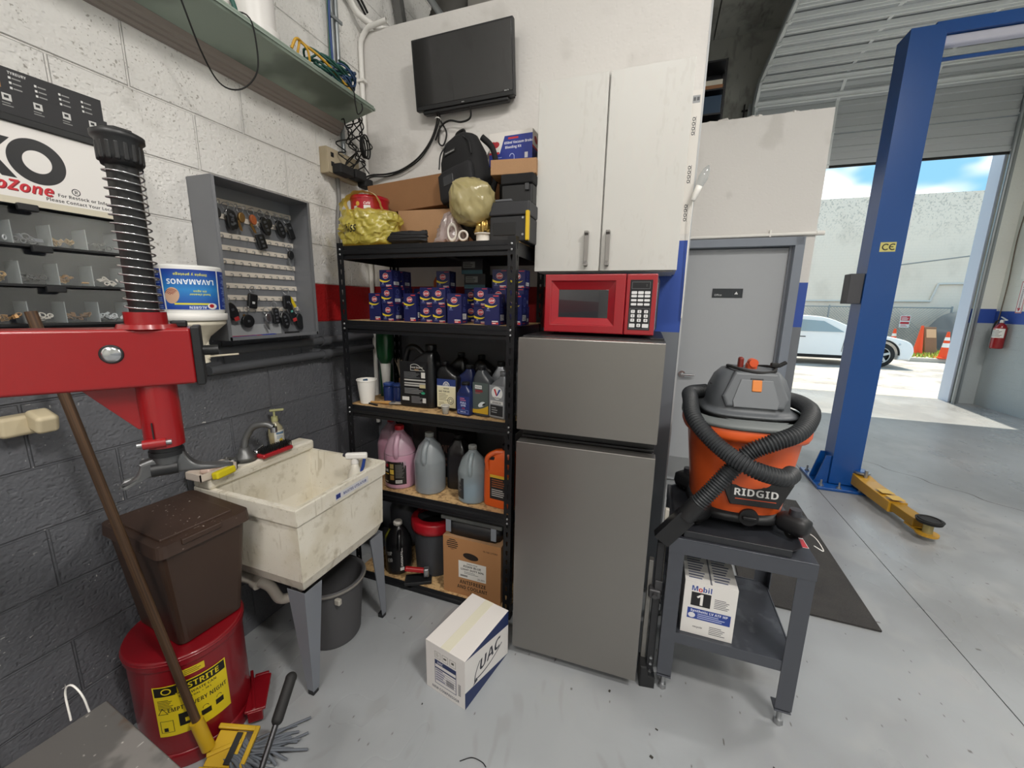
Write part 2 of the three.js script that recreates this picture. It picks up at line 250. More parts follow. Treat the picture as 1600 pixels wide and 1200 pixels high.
{ // sectional overhead door rolled up on its tracks
  const X0 = 1.36, X1 = 5.14, W = X1 - X0, zt = ZF + 0.07, R = 0.42, yv = 5.14;
  const path = (s) => { // point and direction along the track, s from the lower edge of the door
    const a = yv - 4.15; if (s < a) return [4.15 + s, zt, 0]; const q = R * Math.PI / 2;
    if (s < a + q) { const t = (s - a) / R; return [yv + R * Math.sin(t), zt + R * (1 - Math.cos(t)), t]; }
    return [yv + R, zt + R + (s - a - q), Math.PI / 2];
  };
  const mPan = S(0xc2c6c8, 0.45, 0.1), mStrut = S(0xf0f3f3, 0.35, 0.2);
  const d = thing('overhead_door', 'grey ribbed sectional overhead door half rolled up on curved tracks', 'garage door', [0, 0, 0]);
  const sec = 0.53, n = 11;
  const prof = [[0.012, 0], [0.026, 0.01], [0.026, 0.09], [0.008, 0.105], [0.008, 0.215], [0.024, 0.23], [0.024, 0.3], [0.008, 0.315], [0.008, 0.425], [0.026, 0.44], [0.026, 0.51], [0.012, 0.522], [-0.02, 0.522], [-0.02, 0]];
  const panelG = rot(ext(prof, W), 0, Math.PI / 2); // x -> -z, z -> x : ribs face -z; flip below
  panelG.scale(1, 1, -1); { const ix = panelG.index; panelG.computeVertexNormals(); }
  { const p = panelG.attributes.position, nI = []; for (let i = 0; i < p.count; i += 3) nI.push(i, i + 2, i + 1); panelG.setIndex(nI); panelG.computeVertexNormals(); }
  const pg = panelG.toNonIndexed(); pg.computeVertexNormals();
  const strutG = rot(ext([[0.02, -0.04], [0.075, -0.04], [0.075, -0.022], [0.032, -0.022], [0.032, 0.034], [0.075, 0.034], [0.075, 0.052], [0.02, 0.052]], W - 0.06), 0, -Math.PI / 2);
  for (let i = 0; i < n; i++) {
    const a = path(i * sec), b = path((i + 1) * sec), ang = Math.atan2(b[1] - a[1], b[0] - a[0]);
    const g = new THREE.Group(); g.name = 'section'; g.position.set(X0, a[0], a[1]); g.rotation.x = ang; d.add(g);
    part(g, 'panel', pg, mPan);
    if (i > 1) { part(g, 'strut', strutG, mStrut, [W - 0.03, 0.12, 0.0]); part(g, 'strut', strutG, mStrut, [W - 0.03, 0.4, 0.0]); }
    for (const x of [0.03, W * 0.34, W * 0.67, W - 0.03]) part(g, 'hinge', merge(mv(rb(0.05, 0.12, 0.006, 0.002, 1), 0, 0.0, 0.034), mv(rot(cy(0.012, 0.012, 0.06, 8), 0, 0, Math.PI / 2), 0, 0, 0.04)), mStrut, [x, 0.02, 0]);
    for (const x of [0.012, W * 0.34, W * 0.67, W - 0.012]) part(g, 'stile', bx(0.045, 0.5, 0.01), mStrut, [x, 0.27, 0.024]);
  }
  part(d, 'bottom_seal', rb(W, 0.04, 0.05, 0.01), mRubber, [X0 + W / 2, 4.14, zt]);
  for (const [x, s] of [[X0 - 0.02, 1], [X1 - 0.03, -1]]) {
    const pts = []; for (let i = 0; i <= 26; i++) { const t = i / 26; pts.push(i < 10 ? [0.0 + i / 10 * yv, zt + 0.05] : i < 18 ? [yv + R * Math.sin((i - 10) / 8 * Math.PI / 2), zt + 0.05 + R * (1 - Math.cos((i - 10) / 8 * Math.PI / 2))] : [yv + R, zt + R + 0.05 + (i - 18) / 8 * 4.6]); }
    part(d, 'track', tube(pts.map((q) => [x, q[0], q[1]]), 0.03, 120, 6, false, 0.1), mGalv);
    part(d, 'track_angle', bar([x - s * 0.05, 0, zt + 0.01], [x - s * 0.05, yv + 0.2, zt + 0.01], 0.06, 8, 0.02), mGalv);
    part(d, 'spring_bracket', merge(mv(bx(0.02, 0.5, 0.06), x - s * 0.14, 5.1, ZF + 0.05), mv(bx(0.12, 0.02, 0.04), x - s * 0.12, 5.25, ZF + 0.05), mv(bx(0.06, 0.22, 0.05), x - s * 0.26, 4.7, ZF + 0.04)), mBlackMatte);
  }
}

// ---------- outside the bay door ----------
{
  const asph = S(0xffffff, 0.85, 0, { map: field(1024, 1024, (u, v) => { const n = fbm(u, v, 8, 4, 111), s = vnoise(u / 1, v, 300, 113), k = vnoise(u, v * 1, 60, 115); return mixc([186, 182, 177], [142, 139, 136], 0.7 * sstep(0.4, 0.75, n) + 0.4 * sstep(0.7, 0.9, s) + 0.3 * sstep(0.6, 0.9, k)); }) });
  struct('ground', uvm(mv(bx(60, 0.3, 34), 6, -0.16, ZF - 0.25 - 17), 4), asph);
  const apron = struct('pavement_apron', uvm(mv(bx(8, 0.02, 0.9), 3.2, -0.008, ZF - 0.7), 2), S(0xb9b5aa, 0.8)); apron.userData.kind = 'structure';
  const brick = S(0xffffff, 0.85, 0, { map: field(1024, 1024, (u, v) => { const row = Math.floor(v * 56), off = row % 2 * 0.5, bu = (u * 24 + off) % 1, bv = (v * 56) % 1, j = (bu < 0.04 || bv < 0.1) ? 1 : 0, n = fbm(u, v, 8, 4, 121), w = sstep(0.58, 0.68, fbm(u * 1, v, 110, 3, 123)) * sstep(0.72, 1.1, v + 0.2 * n); let c = mixc([240, 226, 210], [220, 206, 190], 0.5 * sstep(0.5, 0.8, n) + 0.22 * j); return mixc(c, [120, 112, 104], 0.3 * w); }) });
  const w = structGroup('wall_exterior'); const g = bx(30, 6.3, 0.3); const p = g.attributes.position, uv = g.attributes.uv; for (let i = 0; i < p.count; i++) uv.setXY(i, (p.getX(i) + 15) / 5, (p.getY(i) + 3.15) / 6.3);
  part(w, 'brickwork', g, brick, [13, 3.15, -22.15]);
  one('downpipe', 'pale pipe run fixed low on the painted brick wall outdoors', 'pipe', merge(bar([3, 2.0, -21.95], [10.6, 2.05, -21.95], 0.04), bar([10.6, 2.05, -21.95], [10.75, 2.75, -21.95], 0.04), bar([10.75, 2.75, -21.95], [16, 2.85, -21.95], 0.04)), S(0xd8d4cd, 0.6));
  one('overhead_cable', 'thin cable crossing in front of the painted brick wall outdoors', 'cable', bar([8.2, 3.35, -21.5], [13.5, 4.1, -21.5], 0.03, 6), S(0x9c9a96, 0.7));

  // cars: side profile (nose towards +x), windows, wheels
  function car(name, label, z, x0, profile, glass, wheels, col, wr, tail) {
    const o = thing(name, label, 'car', [x0, 0, z]), body = P(col, 0.3, { clearcoat: 0.8, clearcoatRoughness: 0.1 }), wd = 1.75;
    const s = new THREE.Shape(), yb = 0.24; s.moveTo(...profile[0]); s.splineThru(profile.slice(1).map((q) => new THREE.Vector2(...q)));
    for (const wx of [...wheels].reverse()) { const R = wr + 0.07, dy = yb - (wr + 0.02), h = Math.sqrt(R * R - dy * dy), a0 = Math.atan2(dy, h); s.lineTo(wx + h, yb); s.absarc(wx, wr + 0.02, R, a0, Math.PI - a0, false); }
    s.closePath();
    part(o, 'body', mv(ext(s, wd, 0.05, 3), 0, 0, -wd), body);
    const mg = P(0x8fa3ad, 0.12, { clearcoat: 1 }), mgd = P(0x1e2226, 0.12, { clearcoat: 1 });
    for (const q of glass) part(o, 'window', mv(ext(q, 0.02, 0.004), 0, 0, 0.003), col > 0x888888 ? mg : mgd);
    part(o, 'sill', rb(wheels[1] - wheels[0] - 2.2 * wr, 0.1, 0.1, 0.03), mBlackMatte, [(wheels[0] + wheels[1]) / 2, 0.25, -0.03]);
    for (const wx of wheels) {
      const wl = new THREE.Group(); wl.name = 'wheel'; wl.position.set(wx, wr, -0.1); o.add(wl);
      part(wl, 'tyre', rot(lathe([[wr * 0.66, -0.1], [wr * 0.93, -0.1], [wr, -0.05], [wr, 0.05], [wr * 0.93, 0.1], [wr * 0.66, 0.1]], 36), Math.PI / 2), mRubber);
      const sp = [mv(rot(cy(0.05, 0.05, 0.04, 16), Math.PI / 2), 0, 0, 0.09)]; for (let i = 0; i < 5; i++) sp.push(rot(mv(rb(0.07, wr * 0.62, 0.02, 0.008), 0, wr * 0.33, 0.085), 0, 0, i * Math.PI * 0.4)); sp.push(rot(new THREE.TorusGeometry(wr * 0.64, 0.018, 8, 36), 0, 0, 0).translate(0, 0, 0.08));
      part(wl, 'rim', merge(sp), mAlu); part(wl, 'brake_disc', rot(cy(wr * 0.6, wr * 0.6, 0.02, 30), Math.PI / 2), S(0x3b3c3e, 0.5, 0.5));
    }
    for (const wx of wheels) part(o, 'wheel_arch', rot(new THREE.TorusGeometry(wr + 0.07, 0.025, 8, 24, Math.PI), 0, 0, 0), mBlackMatte, [wx, wr + 0.02, -0.02]);
    return o;
  }
  const c1 = car('white_car', 'white electric car parked outside the open bay door', -14.5, 2.2, [[0.2, 0.24], [0.05, 0.7], [0.25, 1.05], [0.9, 1.36], [1.7, 1.45], [2.5, 1.4], [3.2, 1.12], [3.6, 0.98], [4.25, 0.86], [4.58, 0.74], [4.7, 0.5], [4.64, 0.24]],
    [[[0.85, 1.0], [1.05, 1.26], [1.75, 1.33], [1.75, 0.98]], [[1.82, 0.98], [1.82, 1.33], [2.45, 1.29], [3.0, 0.98]]], [0.95, 3.95], 0xf0f3f5, 0.35);
  part(c1, 'door_seam', bar([1.79, 0.35, 0.004], [1.79, 0.97, 0.004], 0.006), mBlackMatte); part(c1, 'door_seam', bar([3.0, 0.4, 0.004], [3.05, 0.95, 0.004], 0.006), mBlackMatte);
  for (const x of [1.95, 1.2]) part(c1, 'door_handle', rb(0.2, 0.025, 0.02, 0.008), mBlack, [x, 0.82, 0.008]);
  part(c1, 'headlamp', rb(0.22, 0.06, 0.03, 0.02), mChrome, [4.42, 0.66, -0.03], [0, 0.3, -0.3]);
  const c2 = car('grey_car', 'dark grey sport utility car parked beyond the traffic cones outdoors', -19.6, 10.3, [[0.15, 0.24], [0.0, 0.75], [0.1, 1.0], [0.5, 1.5], [1.2, 1.68], [2.4, 1.64], [3.3, 1.1], [4.3, 0.98], [4.6, 0.7], [4.6, 0.4], [4.5, 0.24]],
    [[[0.42, 1.12], [0.68, 1.46], [1.2, 1.52], [1.25, 1.12]], [[1.32, 1.12], [1.28, 1.52], [2.2, 1.48], [2.8, 1.12]]], [0.9, 3.7], 0x6c6e72, 0.36);
  part(c2, 'tail_lamp', rb(0.3, 0.1, 0.05, 0.02), S(0xb02028, 0.3), [0.16, 0.98, -0.01], [0, 0, 0.35]);
  part(c2, 'door_handle', rb(0.18, 0.03, 0.02, 0.008), mBlack, [1.05, 1.0, 0.008]);

  // planted island with cones
  const isl = structGroup('kerb_island'); part(isl, 'kerb', rb(5, 0.16, 2.4, 0.05), S(0xb9b4aa, 0.85), [10.4, 0.05, -18.1]);
  const gr = new THREE.InstancedMesh(new THREE.ConeGeometry(0.035, 0.16, 4), S(0xa2b04a, 0.8), 1800), mt = new THREE.Matrix4();
  for (let i = 0; i < 1800; i++) { mt.makeRotationFromEuler(new THREE.Euler(rr(-0.5, 0.5), rr(0, 3), rr(-0.5, 0.5))); mt.setPosition(rr(8.0, 12.8), 0.19, rr(-19.2, -17.0)); gr.setMatrixAt(i, mt); }
  gr.name = 'grass'; gr.userData = { label: 'patch of yellow green grass inside the kerbed island outdoors', category: 'grass', kind: 'stuff' }; gr.castShadow = gr.receiveShadow = true; scene.add(gr);
  const mCone = S(0xf0501c, 0.5), mConeW = S(0xf2efe8, 0.5);
  function cone(x, z, h, label, y = 0.13, bands = true, yaw = 0) {
    const o = thing('traffic_cone', label, 'cone', [x, y, z], yaw, 'cones on the island');
    part(o, 'base', rb(0.36, 0.04, 0.36, 0.01), mCone, [0, 0.02, 0]); part(o, 'body', lathe([[0.15, 0.03], [0.13, 0.06], [0.035, h], [0.0, h + 0.005]], 24), mCone);
    if (bands) for (const [a, b] of [[0.42, 0.58], [0.68, 0.8]]) part(o, 'reflective_band', lathe([[0.135 - 0.1 * a + 0.002, h * a], [0.135 - 0.1 * b + 0.002, h * b]], 24), mConeW);
  }
  cone(8.85, -17.0, 0.86, 'orange traffic cone with two white bands beside the grey car', 0.13);
  cone(8.45, -17.6, 1.02, 'tall plain orange cone just beyond the nose of the white car', 0.13, false);
  cone(8.3, -18.9, 0.85, 'banded orange cone half hidden behind the white car nose', 0.13);
  const bd = thing('folding_sign_board', 'brown folding sign board standing on the grass between the cones', 'board', [8.95, 0.13, -18.2], 0.2);
  for (const s of [-1, 1]) part(bd, 'leaf', rb(0.36, 1.0, 0.03, 0.01), S(0x8f6a50, 0.7), [0, 0.48, s * 0.13], [-s * 0.25, 0, 0]);
  part(bd, 'notice', plane(0.3, 0.3), S(0xe0b48a, 0.6), [0, 0.75, 0.09], [-0.25, 0, 0]);
  // chain link fence with two red notices
  const fn = thing('chain_link_fence', 'grey chain link fence in front of the brick wall outdoors', 'fence', [5.0, 0, -21.65]);
  const wires = []; for (let i = -16; i < 70; i++) for (const s of [0, 1]) { const a = i * 0.11, x0 = s ? a + 1.7 : a, x1 = s ? a : a + 1.7; if (Math.min(x0, x1) >= 0 && Math.max(x0, x1) <= 6.2) wires.push(bar([x0, 0.05, 0], [x1, 1.75, 0], 0.006, 3)); }
  const mw = part(fn, 'wire_mesh', merge(wires), mGalv); mw.userData.kind = 'stuff';
  for (const x of [0, 2.05, 4.1, 6.2]) part(fn, 'post', cy(0.03, 0.03, 1.85, 12), mGalv, [x, 0.92, 0]);
  part(fn, 'top_rail', bar([0, 1.78, 0], [6.2, 1.78, 0], 0.022), mGalv);
  const note = printMat('notice', 128, 160, (g, W, H) => { fill(g, '#f0ece8', 0, 0, W, H); fill(g, '#c83a40', 8, 8, 112, 60); fill(g, '#c83a40', 8, 84, 112, 30); lines(g, '#f0ece8', 18, 20, 92, 3, 16, 7); lines(g, '#c83a40', 18, 124, 92, 2, 14, 6); });
  one('warning_notice', 'red and white notice hung on the chain link fence outdoors', 'sign', rb(0.34, 0.5, 0.012, 0.003), [note, note, note, note, note, note], [9.75, 1.2, -21.6]);
}

// ---------- two post lift ----------
{
  const o = thing('car_lift', 'blue two post vehicle lift column with yellow swing arms and overhead beam', 'vehicle lift', [1.72, 0, -4.37]);
  const col = new THREE.Shape(); // C section, open towards +x
  [[-0.108, -0.1], [0.11, -0.1], [0.11, -0.065], [-0.07, -0.065], [-0.07, 0.065], [0.11, 0.065], [0.11, 0.1], [-0.108, 0.1]].forEach((q, i) => (i ? col.lineTo(...q) : col.moveTo(...q)));
  part(o, 'column', mv(rot(ext(col, 3.66, 0.006), -Math.PI / 2), 0, 0.03, 0), mBlue);
  part(o, 'column', mv(rot(rot(ext(col, 3.66, 0.006), -Math.PI / 2), 0, Math.PI), 0, 0.03, 0), mBlue, [2.75, 0, 0]); part(o, 'base_plate', rb(0.46, 0.025, 0.5, 0.006), mBlue, [2.75, 0.0125, -0.03]);
  part(o, 'carriage', rb(0.12, 0.7, 0.12, 0.01), mBlue, [0.03, 0.42, 0]);
  part(o, 'base_plate', rb(0.46, 0.025, 0.5, 0.006), mBlue, [0.0, 0.0125, -0.03]);
  for (const [x, z, a] of [[-0.17, 0.06, 0], [-0.17, -0.08, 0]]) { const sh = shp([[0, 0], [0.1, 0], [0.1, 0.26], [0.06, 0.26]]); const h = new THREE.Path(); h.absellipse(0.072, 0.17, 0.016, 0.035, 0, 7); sh.holes.push(h); part(o, 'gusset', mv(ext(sh, 0.014, 0.002), -0.05, 0.025, 0), mBlue, [x + 0.01, 0, z]); }
  for (const [x, z] of [[-0.19, 0.17], [-0.06, 0.19], [0.1, 0.19], [0.19, 0.17], [-0.19, -0.2]]) part(o, 'anchor_bolt', merge(cy(0.016, 0.016, 0.014, 6), mv(cy(0.008, 0.008, 0.05, 10), 0, 0.02, 0), mv(cy(0.022, 0.022, 0.004, 16), 0, -0.007, 0)), mZinc, [x, 0.035, z]);
  part(o, 'power_box', rb(0.1, 0.25, 0.13, 0.006), S(0x4a4a4e, 0.5), [-0.16, 1.785, 0.02]);
  part(o, 'crossbeam', rb(2.6, 0.085, 0.12, 0.004), mBlue, [1.35, 3.672, 0.02]);
  part(o, 'padded_bar', rb(2.5, 0.07, 0.07, 0.02), S(0xcfd0de, 0.6), [1.36, 3.59, 0.03]);
  part(o, 'shutoff_bar', bar([0.1, 3.48, 0.02], [2.6, 3.48, 0.02], 0.014), mBlue);
  part(o, 'ce_sticker', plane(0.105, 0.075), printMat('ce', 160, 112, (g, W, H) => { fill(g, '#d9d07c', 0, 0, W, H); g.strokeStyle = '#1c1c18'; g.lineWidth = 13; g.beginPath(); g.arc(58, 56, 32, 0.75, Math.PI * 2 - 0.75); g.stroke(); g.beginPath(); g.arc(128, 56, 32, 0.9, Math.PI * 2 - 0.9); g.stroke(); fill(g, '#1c1c18', 98, 50, 36, 11); }), [0.0, 2.118, 0.1012]);
  const mY = P(0xb98a1e, 0.42, { clearcoat: 0.3 }), mYd = S(0x9a741c, 0.5);
  for (const [ang, s, len] of [[-1.45, 1, 0.82], [1.3, -1, 0.95]]) {
    const a = new THREE.Group(); a.name = 'swing_arm'; a.position.set(0.12, 0.09, s * 0.08); a.rotation.y = ang; o.add(a); // arm along its +x
    part(a, 'arm_beam', ext([[0, 0.01], [len * 0.62, 0.0], [len * 0.62, 0.085], [0.14, 0.1], [0, 0.12]], 0.13, 0.006), mY, [0, -0.05, -0.065]);
    part(a, 'inner_beam', rb(len * 0.5, 0.065, 0.095, 0.006), mYd, [len * 0.66, -0.005, 0]);
    part(a, 'pivot_pin', merge(cy(0.035, 0.035, 0.18, 18), mv(cy(0.055, 0.055, 0.015, 20), 0, 0.09, 0)), mBlue, [0.0, 0.0, 0]);
    part(a, 'restraint_gear', merge(cy(0.06, 0.06, 0.014, 14), mv(cy(0.014, 0.014, 0.08, 10), 0.06, 0, 0)), mZinc, [0.02, 0.085, 0]);
    part(a, 'saddle_plate', merge(mv(cy(0.065, 0.065, 0.014, 24), len, -0.045, 0), mv(bx(0.14, 0.014, 0.1), len - 0.08, -0.045, 0)), mY);
    part(a, 'pad_post', cy(0.028, 0.028, 0.085, 18), S(0xa89a66, 0.4, 0.5), [len, 0.0, 0]);
    part(a, 'lift_pad', merge(cy(0.078, 0.07, 0.022, 28), mv(new THREE.TorusGeometry(0.06, 0.006, 6, 28).rotateX(Math.PI / 2), 0, 0.012, 0)), mRubber, [len, 0.052, 0]);
    for (const x of [0.3, 0.45]) part(a, 'arm_label', rb(0.09, 0.002, 0.09, 0.001, 1), S(0xc8a23c, 0.4), [len * x + 0.1, 0.055, 0]);
  }
}
{ // extinguisher and sign on the far right wall
  const o = thing('fire_extinguisher', 'red fire extinguisher hung on the far block wall', 'extinguisher', [XR - 0.09, 1.02, -9.06]);
  part(o, 'cylinder', lathe([[0, 0], [0.07, 0.004], [0.078, 0.02], [0.078, 0.34], [0.06, 0.39], [0.028, 0.415], [0.028, 0.43], [0, 0.43]], 28), mRedGloss);
  part(o, 'label', curved(0.0785, 0.15, 2.6), printMat('extl', 160, 96, (g, W, H) => { fill(g, '#e8e6e0', 0, 0, W, H); lines(g, '#5a5a5a', 12, 14, 130, 6, 13, 5); fill(g, '#b8282c', 10, 2, 60, 8); }), [0, 0.26, 0], [0, -Math.PI / 3, 0]);
  part(o, 'valve', merge(mv(cy(0.025, 0.028, 0.05, 14), 0, 0.45, 0), mv(rot(rb(0.02, 0.015, 0.14, 0.004), 0.35), 0, 0.5, 0.03), mv(rb(0.02, 0.012, 0.12, 0.004), 0, 0.475, 0.04)), S(0xd8d8d2, 0.4, 0.4));
  part(o, 'hose', tube([[0, 0.46, -0.03], [-0.02, 0.45, -0.09], [-0.03, 0.3, -0.1], [-0.02, 0.12, -0.085]], 0.012, 24, 8), mRubber);
  part(o, 'bracket', bx(0.012, 0.2, 0.06), mZinc, [0.084, 0.25, 0]);
  const sg = printMat('smile', 256, 160, (g, W, H) => { fill(g, '#eeece6', 0, 0, W, H); txt(g, 'SMILE', 128, 34, 44, '#1c1c20'); txt(g, "YOU'RE ON", 128, 84, 34, '#1c1c20'); txt(g, 'CAMERA', 128, 128, 34, '#1c1c20'); });
  one('camera_notice', 'small white sign with black lettering high on the far block wall', 'sign', rb(0.006, 0.3, 0.5, 0.002), [sg, sg, sg, sg, sg, sg], [XR - 0.006, 2.3, -8.8], [0, Math.PI, 0]);
  const ar = printMat('exta', 64, 256, (g, W, H) => { fill(g, '#e9e4e2', 0, 0, W, H); g.strokeStyle = '#b4303a'; g.lineWidth = 5; g.strokeRect(4, 4, 56, 248); txt(g, 'FIRE EXTINGUISHER', 32, 112, 21, '#6a5a60', { r: Math.PI / 2 }); g.fillStyle = '#b4303a'; g.beginPath(); g.moveTo(14, 214); g.lineTo(50, 214); g.lineTo(32, 244); g.fill(); });
  one('extinguisher_sign', 'narrow white and red arrow sign above the wall extinguisher', 'sign', rb(0.006, 0.5, 0.12, 0.002), [ar, ar, ar, ar, ar, ar], [XR - 0.006, 1.86, -8.93], [0, Math.PI, 0]);
  one('wall_wire', 'dark thin wire running down the far block wall beside the bay door', 'cable', tube([[XR - 0.012, 4.2, -9.1], [XR - 0.012, 3.0, -9.3], [XR - 0.012, 2.0, -9.27], [XR - 0.012, 1.0, -9.31]], 0.008, 30, 6), S(0x6a5f52, 0.8));
}
{ // storage rack standing on the office roof
  const o = thing('storage_rack', 'small black open rack standing on top of the office roof', 'rack', [0.33, 3.03, -5.0]);
  for (const [x, z] of [[-0.1, 0.12], [0.1, 0.12], [-0.1, -0.12], [0.1, -0.12]]) part(o, 'post', bx(0.02, 0.96, 0.02), mSteelPowder, [x, 0.48, z]);
  for (const y of [0.48, 0.7, 0.95]) part(o, 'shelf', bx(0.22, 0.015, 0.26), mSteelPowder, [0, y, 0]);
  part(o, 'back_panel', bx(0.22, 0.9, 0.006), S(0x14181f, 0.6), [0, 0.5, -0.13]);
  one('stacked_binder', 'cream box lying on the rack above the office', 'box', rb(0.16, 0.045, 0.2, 0.003), S(0xd8d2c4, 0.6), [0.33, 3.03 + 0.7 + 0.0075 + 0.0675, -5.0], [0, 0, 0]);
  one('stacked_binder', 'tan and maroon box lying under the cream one above the office', 'box', rb(0.17, 0.045, 0.2, 0.003), S(0x9c6c48, 0.6), [0.33, 3.03 + 0.7 + 0.0305, -5.0]);
  one('blue_crate', 'dark blue crate standing on the rack above the office', 'crate', rb(0.17, 0.17, 0.2, 0.006), S(0x20405c, 0.5), [0.33, 3.03 + 0.48 + 0.0935, -5.0]);
}

// ---------- steel shelving ----------
const SH = [1.876, 1.506, 1.053, 0.583, 0.045], RX0 = -1.56, RX1 = -0.598, RZ0 = -1.7, RZ1 = -2.165;
{
  const o = thing('shelving_rack', 'black boltless steel shelving rack with five chipboard decks', 'shelf', [0, 0, 0]);
  const arm = (sx, sz) => { // angle post with real keyhole slots in its front flange
    const f = new THREE.Shape(); const w = 0.038; f.moveTo(0, 0); f.lineTo(w, 0); f.lineTo(w, 1.89); f.lineTo(0, 1.89); f.closePath();
    for (let y = 0.06; y < 1.86; y += 0.0508) { const h = new THREE.Path(); h.moveTo(0.014, y + 0.02); h.lineTo(0.017, y); h.lineTo(0.021, y); h.lineTo(0.024, y + 0.02); h.absarc(0.019, y + 0.022, 0.0055, 0, Math.PI); f.holes.push(h); }
    const front = ext(f, 0.002), side = rot(ext(f, 0.002), 0, Math.PI / 2); // side flange runs along -z
    const g = merge(mv(front, 0, 0, 0), mv(side, 0, 0, 0));
    if (sx < 0) { g.scale(-1, 1, 1); const p = g.attributes; for (const k of ['position', 'normal', 'uv']) { const a = p[k], n = a.itemSize; for (let i = 0; i < a.count; i += 3) for (let c = 0; c < n; c++) { const t = a.array[(i + 1) * n + c]; a.array[(i + 1) * n + c] = a.array[(i + 2) * n + c]; a.array[(i + 2) * n + c] = t; } } g.computeVertexNormals(); }
    if (sz < 0) g.rotateY(Math.PI);
    return g;
  };
  const L = arm(1, 1), R = arm(-1, 1);
  part(o, 'post', L, mSteelPowder, [RX0, 0, RZ0]); part(o, 'post', R, mSteelPowder, [RX1, 0, RZ0]);
  part(o, 'post', R.clone().rotateY(Math.PI), mSteelPowder, [RX0, 0, RZ1]); part(o, 'post', L.clone().rotateY(Math.PI), mSteelPowder, [RX1, 0, RZ1]);
  const W = RX1 - RX0, Dp = RZ0 - RZ1, xm = (RX0 + RX1) / 2, zm = (RZ0 + RZ1) / 2;
  const prof = [[0, 0.012], [0, -0.008], [0.008, -0.013], [0.008, -0.03], [0, -0.036], [0, -0.052], [-0.018, -0.052], [-0.018, -0.048], [-0.004, -0.046], [-0.004, 0.0], [-0.03, 0.0], [-0.03, 0.003], [-0.004, 0.012]];
  SH.forEach((y, i) => {
    const fr = rot(ext(prof, W - 0.01), 0, -Math.PI / 2); // profile x -> z outward
    part(o, 'front_beam', mv(fr.clone(), W / 2 - 0.005, 0, 0), mSteelPowder, [xm, y - 0.012, RZ0 - 0.004]);
    part(o, 'rear_beam', bx(W - 0.01, 0.06, 0.004), mSteelPowder, [xm, y - 0.035, RZ1 + 0.006]);
    for (const s of [-1, 1]) part(o, 'side_beam', bx(0.004, 0.06, Dp - 0.02), mSteelPowder, [xm + s * (W / 2 - 0.006), y - 0.035, zm]);
    part(o, 'deck', uvm(bx(W - 0.016, 0.012, Dp - 0.014), 0.7), mOSB, [xm, y - 0.006, zm - 0.001]);
    part(o, 'centre_support', bx(0.05, 0.02, Dp - 0.02), mSteelPowder, [xm, y - 0.022, zm]);
    for (const s of [0, 1]) for (const dy of [-0.018, -0.042]) part(o, 'rivet', rot(new THREE.SphereGeometry(0.0065, 10, 6, 0, 7, 0, 1.6), Math.PI / 2), mZinc, [s ? RX1 - 0.019 : RX0 + 0.019, y + dy, RZ0 + 0.002]);
  });
  for (const [x, z] of [[RX0 + 0.016, RZ0 - 0.016], [RX1 - 0.016, RZ0 - 0.016], [RX0 + 0.016, RZ1 + 0.016], [RX1 - 0.016, RZ1 + 0.016]]) part(o, 'foot', rb(0.044, 0.02, 0.044, 0.004), mRubber, [x, 0.0101, z]);
}
// ---------- refrigerator ----------
const brushed = field(512, 512, (u, v) => 0.5 + 0.35 * (vnoise(u, v * 0.02, 500, 131) - 0.5) + 0.3 * (vnoise(u, v * 0.05, 250, 133) - 0.5), true);
const mStainless = P(0x8d8a86, 0.34, { metalness: 0.9, anisotropy: 0.6, anisotropyRotation: Math.PI / 2, bumpMap: brushed, bumpScale: 0.00012 });
{
  const o = thing('refrigerator', 'stainless steel two door refrigerator standing between shelving and table', 'fridge', [-0.240, 0, -1.57], 0.02);
  const mSide = S(0x53565b, 0.5, 0.2), w = 0.546;
  part(o, 'body', rb(w - 0.006, 1.43, 0.52, 0.006), mSide, [0, 0.745, -0.335]);
  const dface = (y0, y1) => { const s = new THREE.Shape(), d = 0.06, h = w / 2; s.moveTo(-h, -d); s.lineTo(h, -d); s.lineTo(h, -0.008); s.quadraticCurveTo(0, 0.014, -h, -0.008); s.closePath(); const g = ext(s, y1 - y0, 0.003, 2); g.rotateX(-Math.PI / 2); g.computeVertexNormals(); return mv(g, 0, y0, 0); };
  const gf = dface(1.098, 1.475), gr = dface(0.052, 1.045);
  const f = part(o, 'freezer_door', uvm(gf, 0.5), mStainless), r = part(o, 'fridge_door', uvm(gr, 0.5), mStainless);
  part(o, 'door_gap', rb(w - 0.012, 0.06, 0.05, 0.003), mBlack, [0, 1.0715, -0.04]);
  part(o, 'grip_strip', rb(w - 0.01, 0.012, 0.05, 0.003), mBlack, [0, 1.05, -0.028]); 
  part(o, 'top_cap', rb(w, 0.012, 0.62, 0.004), mBlack, [0, 1.474, -0.31]);
  part(o, 'gasket', bx(w - 0.02, 1.40, 0.014), mBlack, [0, 0.76, -0.067]);
  part(f, 'badge', rb(0.075, 0.02, 0.003, 0.001), S(0xd8d4cc, 0.35, 0.5), [0.2, 1.442, -0.001], [0, -0.03, 0]);
  part(f, 'badge_print', plane(0.07, 0.016), printMat('vis', 200, 48, (g, W, H) => { fill(g, '#c9c4ba', 0, 0, W, H); txt(g, 'V\u0131SSANI', 100, 25, 34, '#33312f', { w: 'normal', sx: 1.1 }); }), [0.2, 1.442, 0.0012], [0, -0.03, 0]);
  part(o, 'toe_grille', bx(w - 0.03, 0.04, 0.03), mBlack, [0, 0.03, -0.075]);
  for (const s of [-1, 1]) part(o, 'foot', cy(0.018, 0.022, 0.04, 16), s > 0 ? mWhiteP : mBlack, [s * (w / 2 - 0.03), 0.02, -0.04]);
  part(o, 'hinge', rb(0.05, 0.008, 0.03, 0.002), mBlack, [w / 2 - 0.03, 1.482, -0.04]);
}
